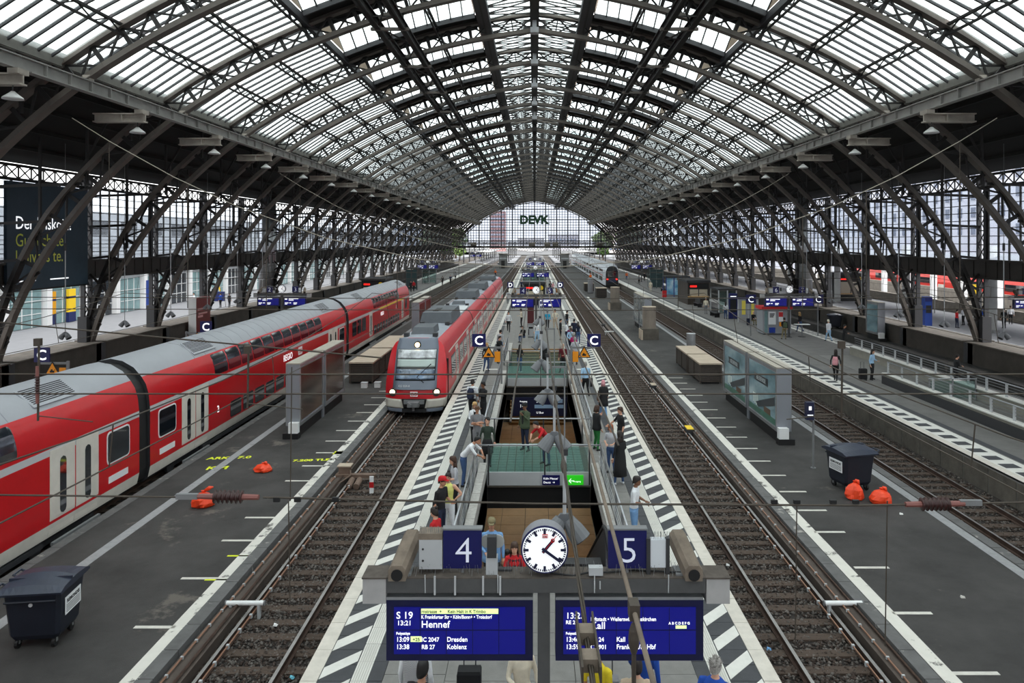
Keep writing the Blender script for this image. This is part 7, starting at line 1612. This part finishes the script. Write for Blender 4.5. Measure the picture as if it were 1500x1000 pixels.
for z, sg_ in ((5.28, .05), (4.86, .02)): m = MB(); m.tube([(x, 0, z-sg_*(1-(x/30)**2)) for x in range(-30, 31, 5)], .017, 5); m.build('span_wire', wire_m, t)
for x, z0_, z1 in ((-5.75, 4.55, 5.75), (6.15, 4.35, 5.85), (-9.95, 4.3, 5.9)):
    MB().tube([(x, 0, z0_), (x+.02, 0, z1)], .022, 8).build('drop_tube', wire_m, t); MB().box(x-.06, x+.06, -.05, .05, z1-.1, z1+.05).build('tube_clamp', wire_m, t)
    if x < -6: insulator(t, (x, -.02, 4.65), (x, -.02, 5.4), .055)
    MB().tube([(x, 0, z0_+.1), (x-math.copysign(1.1, x), 0, z0_-.02)], .011, 6).build('steady_arm', wire_m, t)
for i, Y in enumerate((AY(-2), AY(1), AY(4), AY(7), AY(10))):
    t = thing('head_span', f'sagging pale span wire with hangers between the arches, {ORD[i]} from the front', 'overhead wire', (0, Y, 0), 0, 'head spans'); f = lambda x: 6.7+.0163*x*x
    m = MB(); m.tube([(x, 0, f(x)) for x in (-20, -18.4, -15.6, -12.9, -9, -5, 0, 5, 9, 12.9, 15.6, 18.4, 20)], .02 if i < 2 else .018, 5); m.build('span_wire', wire_l, t)
    for z in (5.4, 4.9): m = MB(); m.tube([(-29, 0, z+.1), (0, 0, z), (29, 0, z+.1)], .018, 5); m.build('cross_wire', wire_m, t)
    for x in (-18.4, -15.0, -11.6, -5.94, 6.21, 11.6, 14.35, 18.4): MB().bar((x, 0, 5.0), (x, 0, f(x)), .03, .03).build('hanger', wire_m, t)
p = P(0, 472, 20); q = P(560, 524, 20); wire('cross_tube', 'thin grey cross tube above the red train roof', [p, q], .022, wire_m, 8, 'overhead wire')
for x, y0, y1, nm, Y in ((170, 205, 800, '', 0),): pass
# ropes above the middle platform
t = thing('feeder_rope', 'twisted rope with steel turnbuckle hanging over the middle platform, left one', 'rope', (.25, 0, 0)); m = MB()
for k in range(3): m.tube([(.008*math.cos(j*.9+k*2.1), 2+j*.25 if j < 60 else 17+(j-60)*4, 6.0+.008*math.sin(j*.9+k*2.1)) for j in range(100)], .007, 4)
m.build('rope', wire_m, t, True)
for y in (3.28, 3.5): MB().box(-.035, .035, y-.045, y+.045, 5.97, 6.03).build('turnbuckle_block', dusty, t)
for x in (-.04, .04): MB().box(x-.005, x+.005, 3.16, 3.64, 5.97, 6.04).build('turnbuckle_plate', wire_m, t)
for y in (6.2, 8.6, 12.5, 16): MB().ell((0, y, 5.97), .028, .16, .045, 8, 6).build('rope_clamp', wire_m, t)
t = thing('feeder_rope', 'smooth grey rope with a clamp hanging over the middle platform, right one', 'rope', (.35, 0, 0)); m = MB(); m.tube([(0, 1.5, 6.6), (0, 120, 6.6)], .009, 8); m.build('rope', dusty, t, True)
MB().box(-.018, .018, 2.52, 2.58, 6.575, 6.63).build('rope_clamp', wire_m, t); MB().cyl((0, 2.55, 5.6), (0, 2.55, 6.55), .008, 8).build('hanging_rod', wire_m, t); MB().ell((0, 2.55, 6.5), .02, .02, .06, 8, 6).build('rod_joint', wire_m, t)
for X, z in ((.7, 6.2), (1.0, 6.1), (-.2, 6.4)): wire('feeder_wire', {(.7): 'thin dark wire along the middle platform right of the ropes', (1.0): 'outermost thin wire along the middle platform on the right', (-.2): 'thin wire along the middle platform left of the ropes'}[X], [(X, 6, z), (X, 60, z-.4), (X, 150, z)], .009)
D.scenes.remove(TMP)
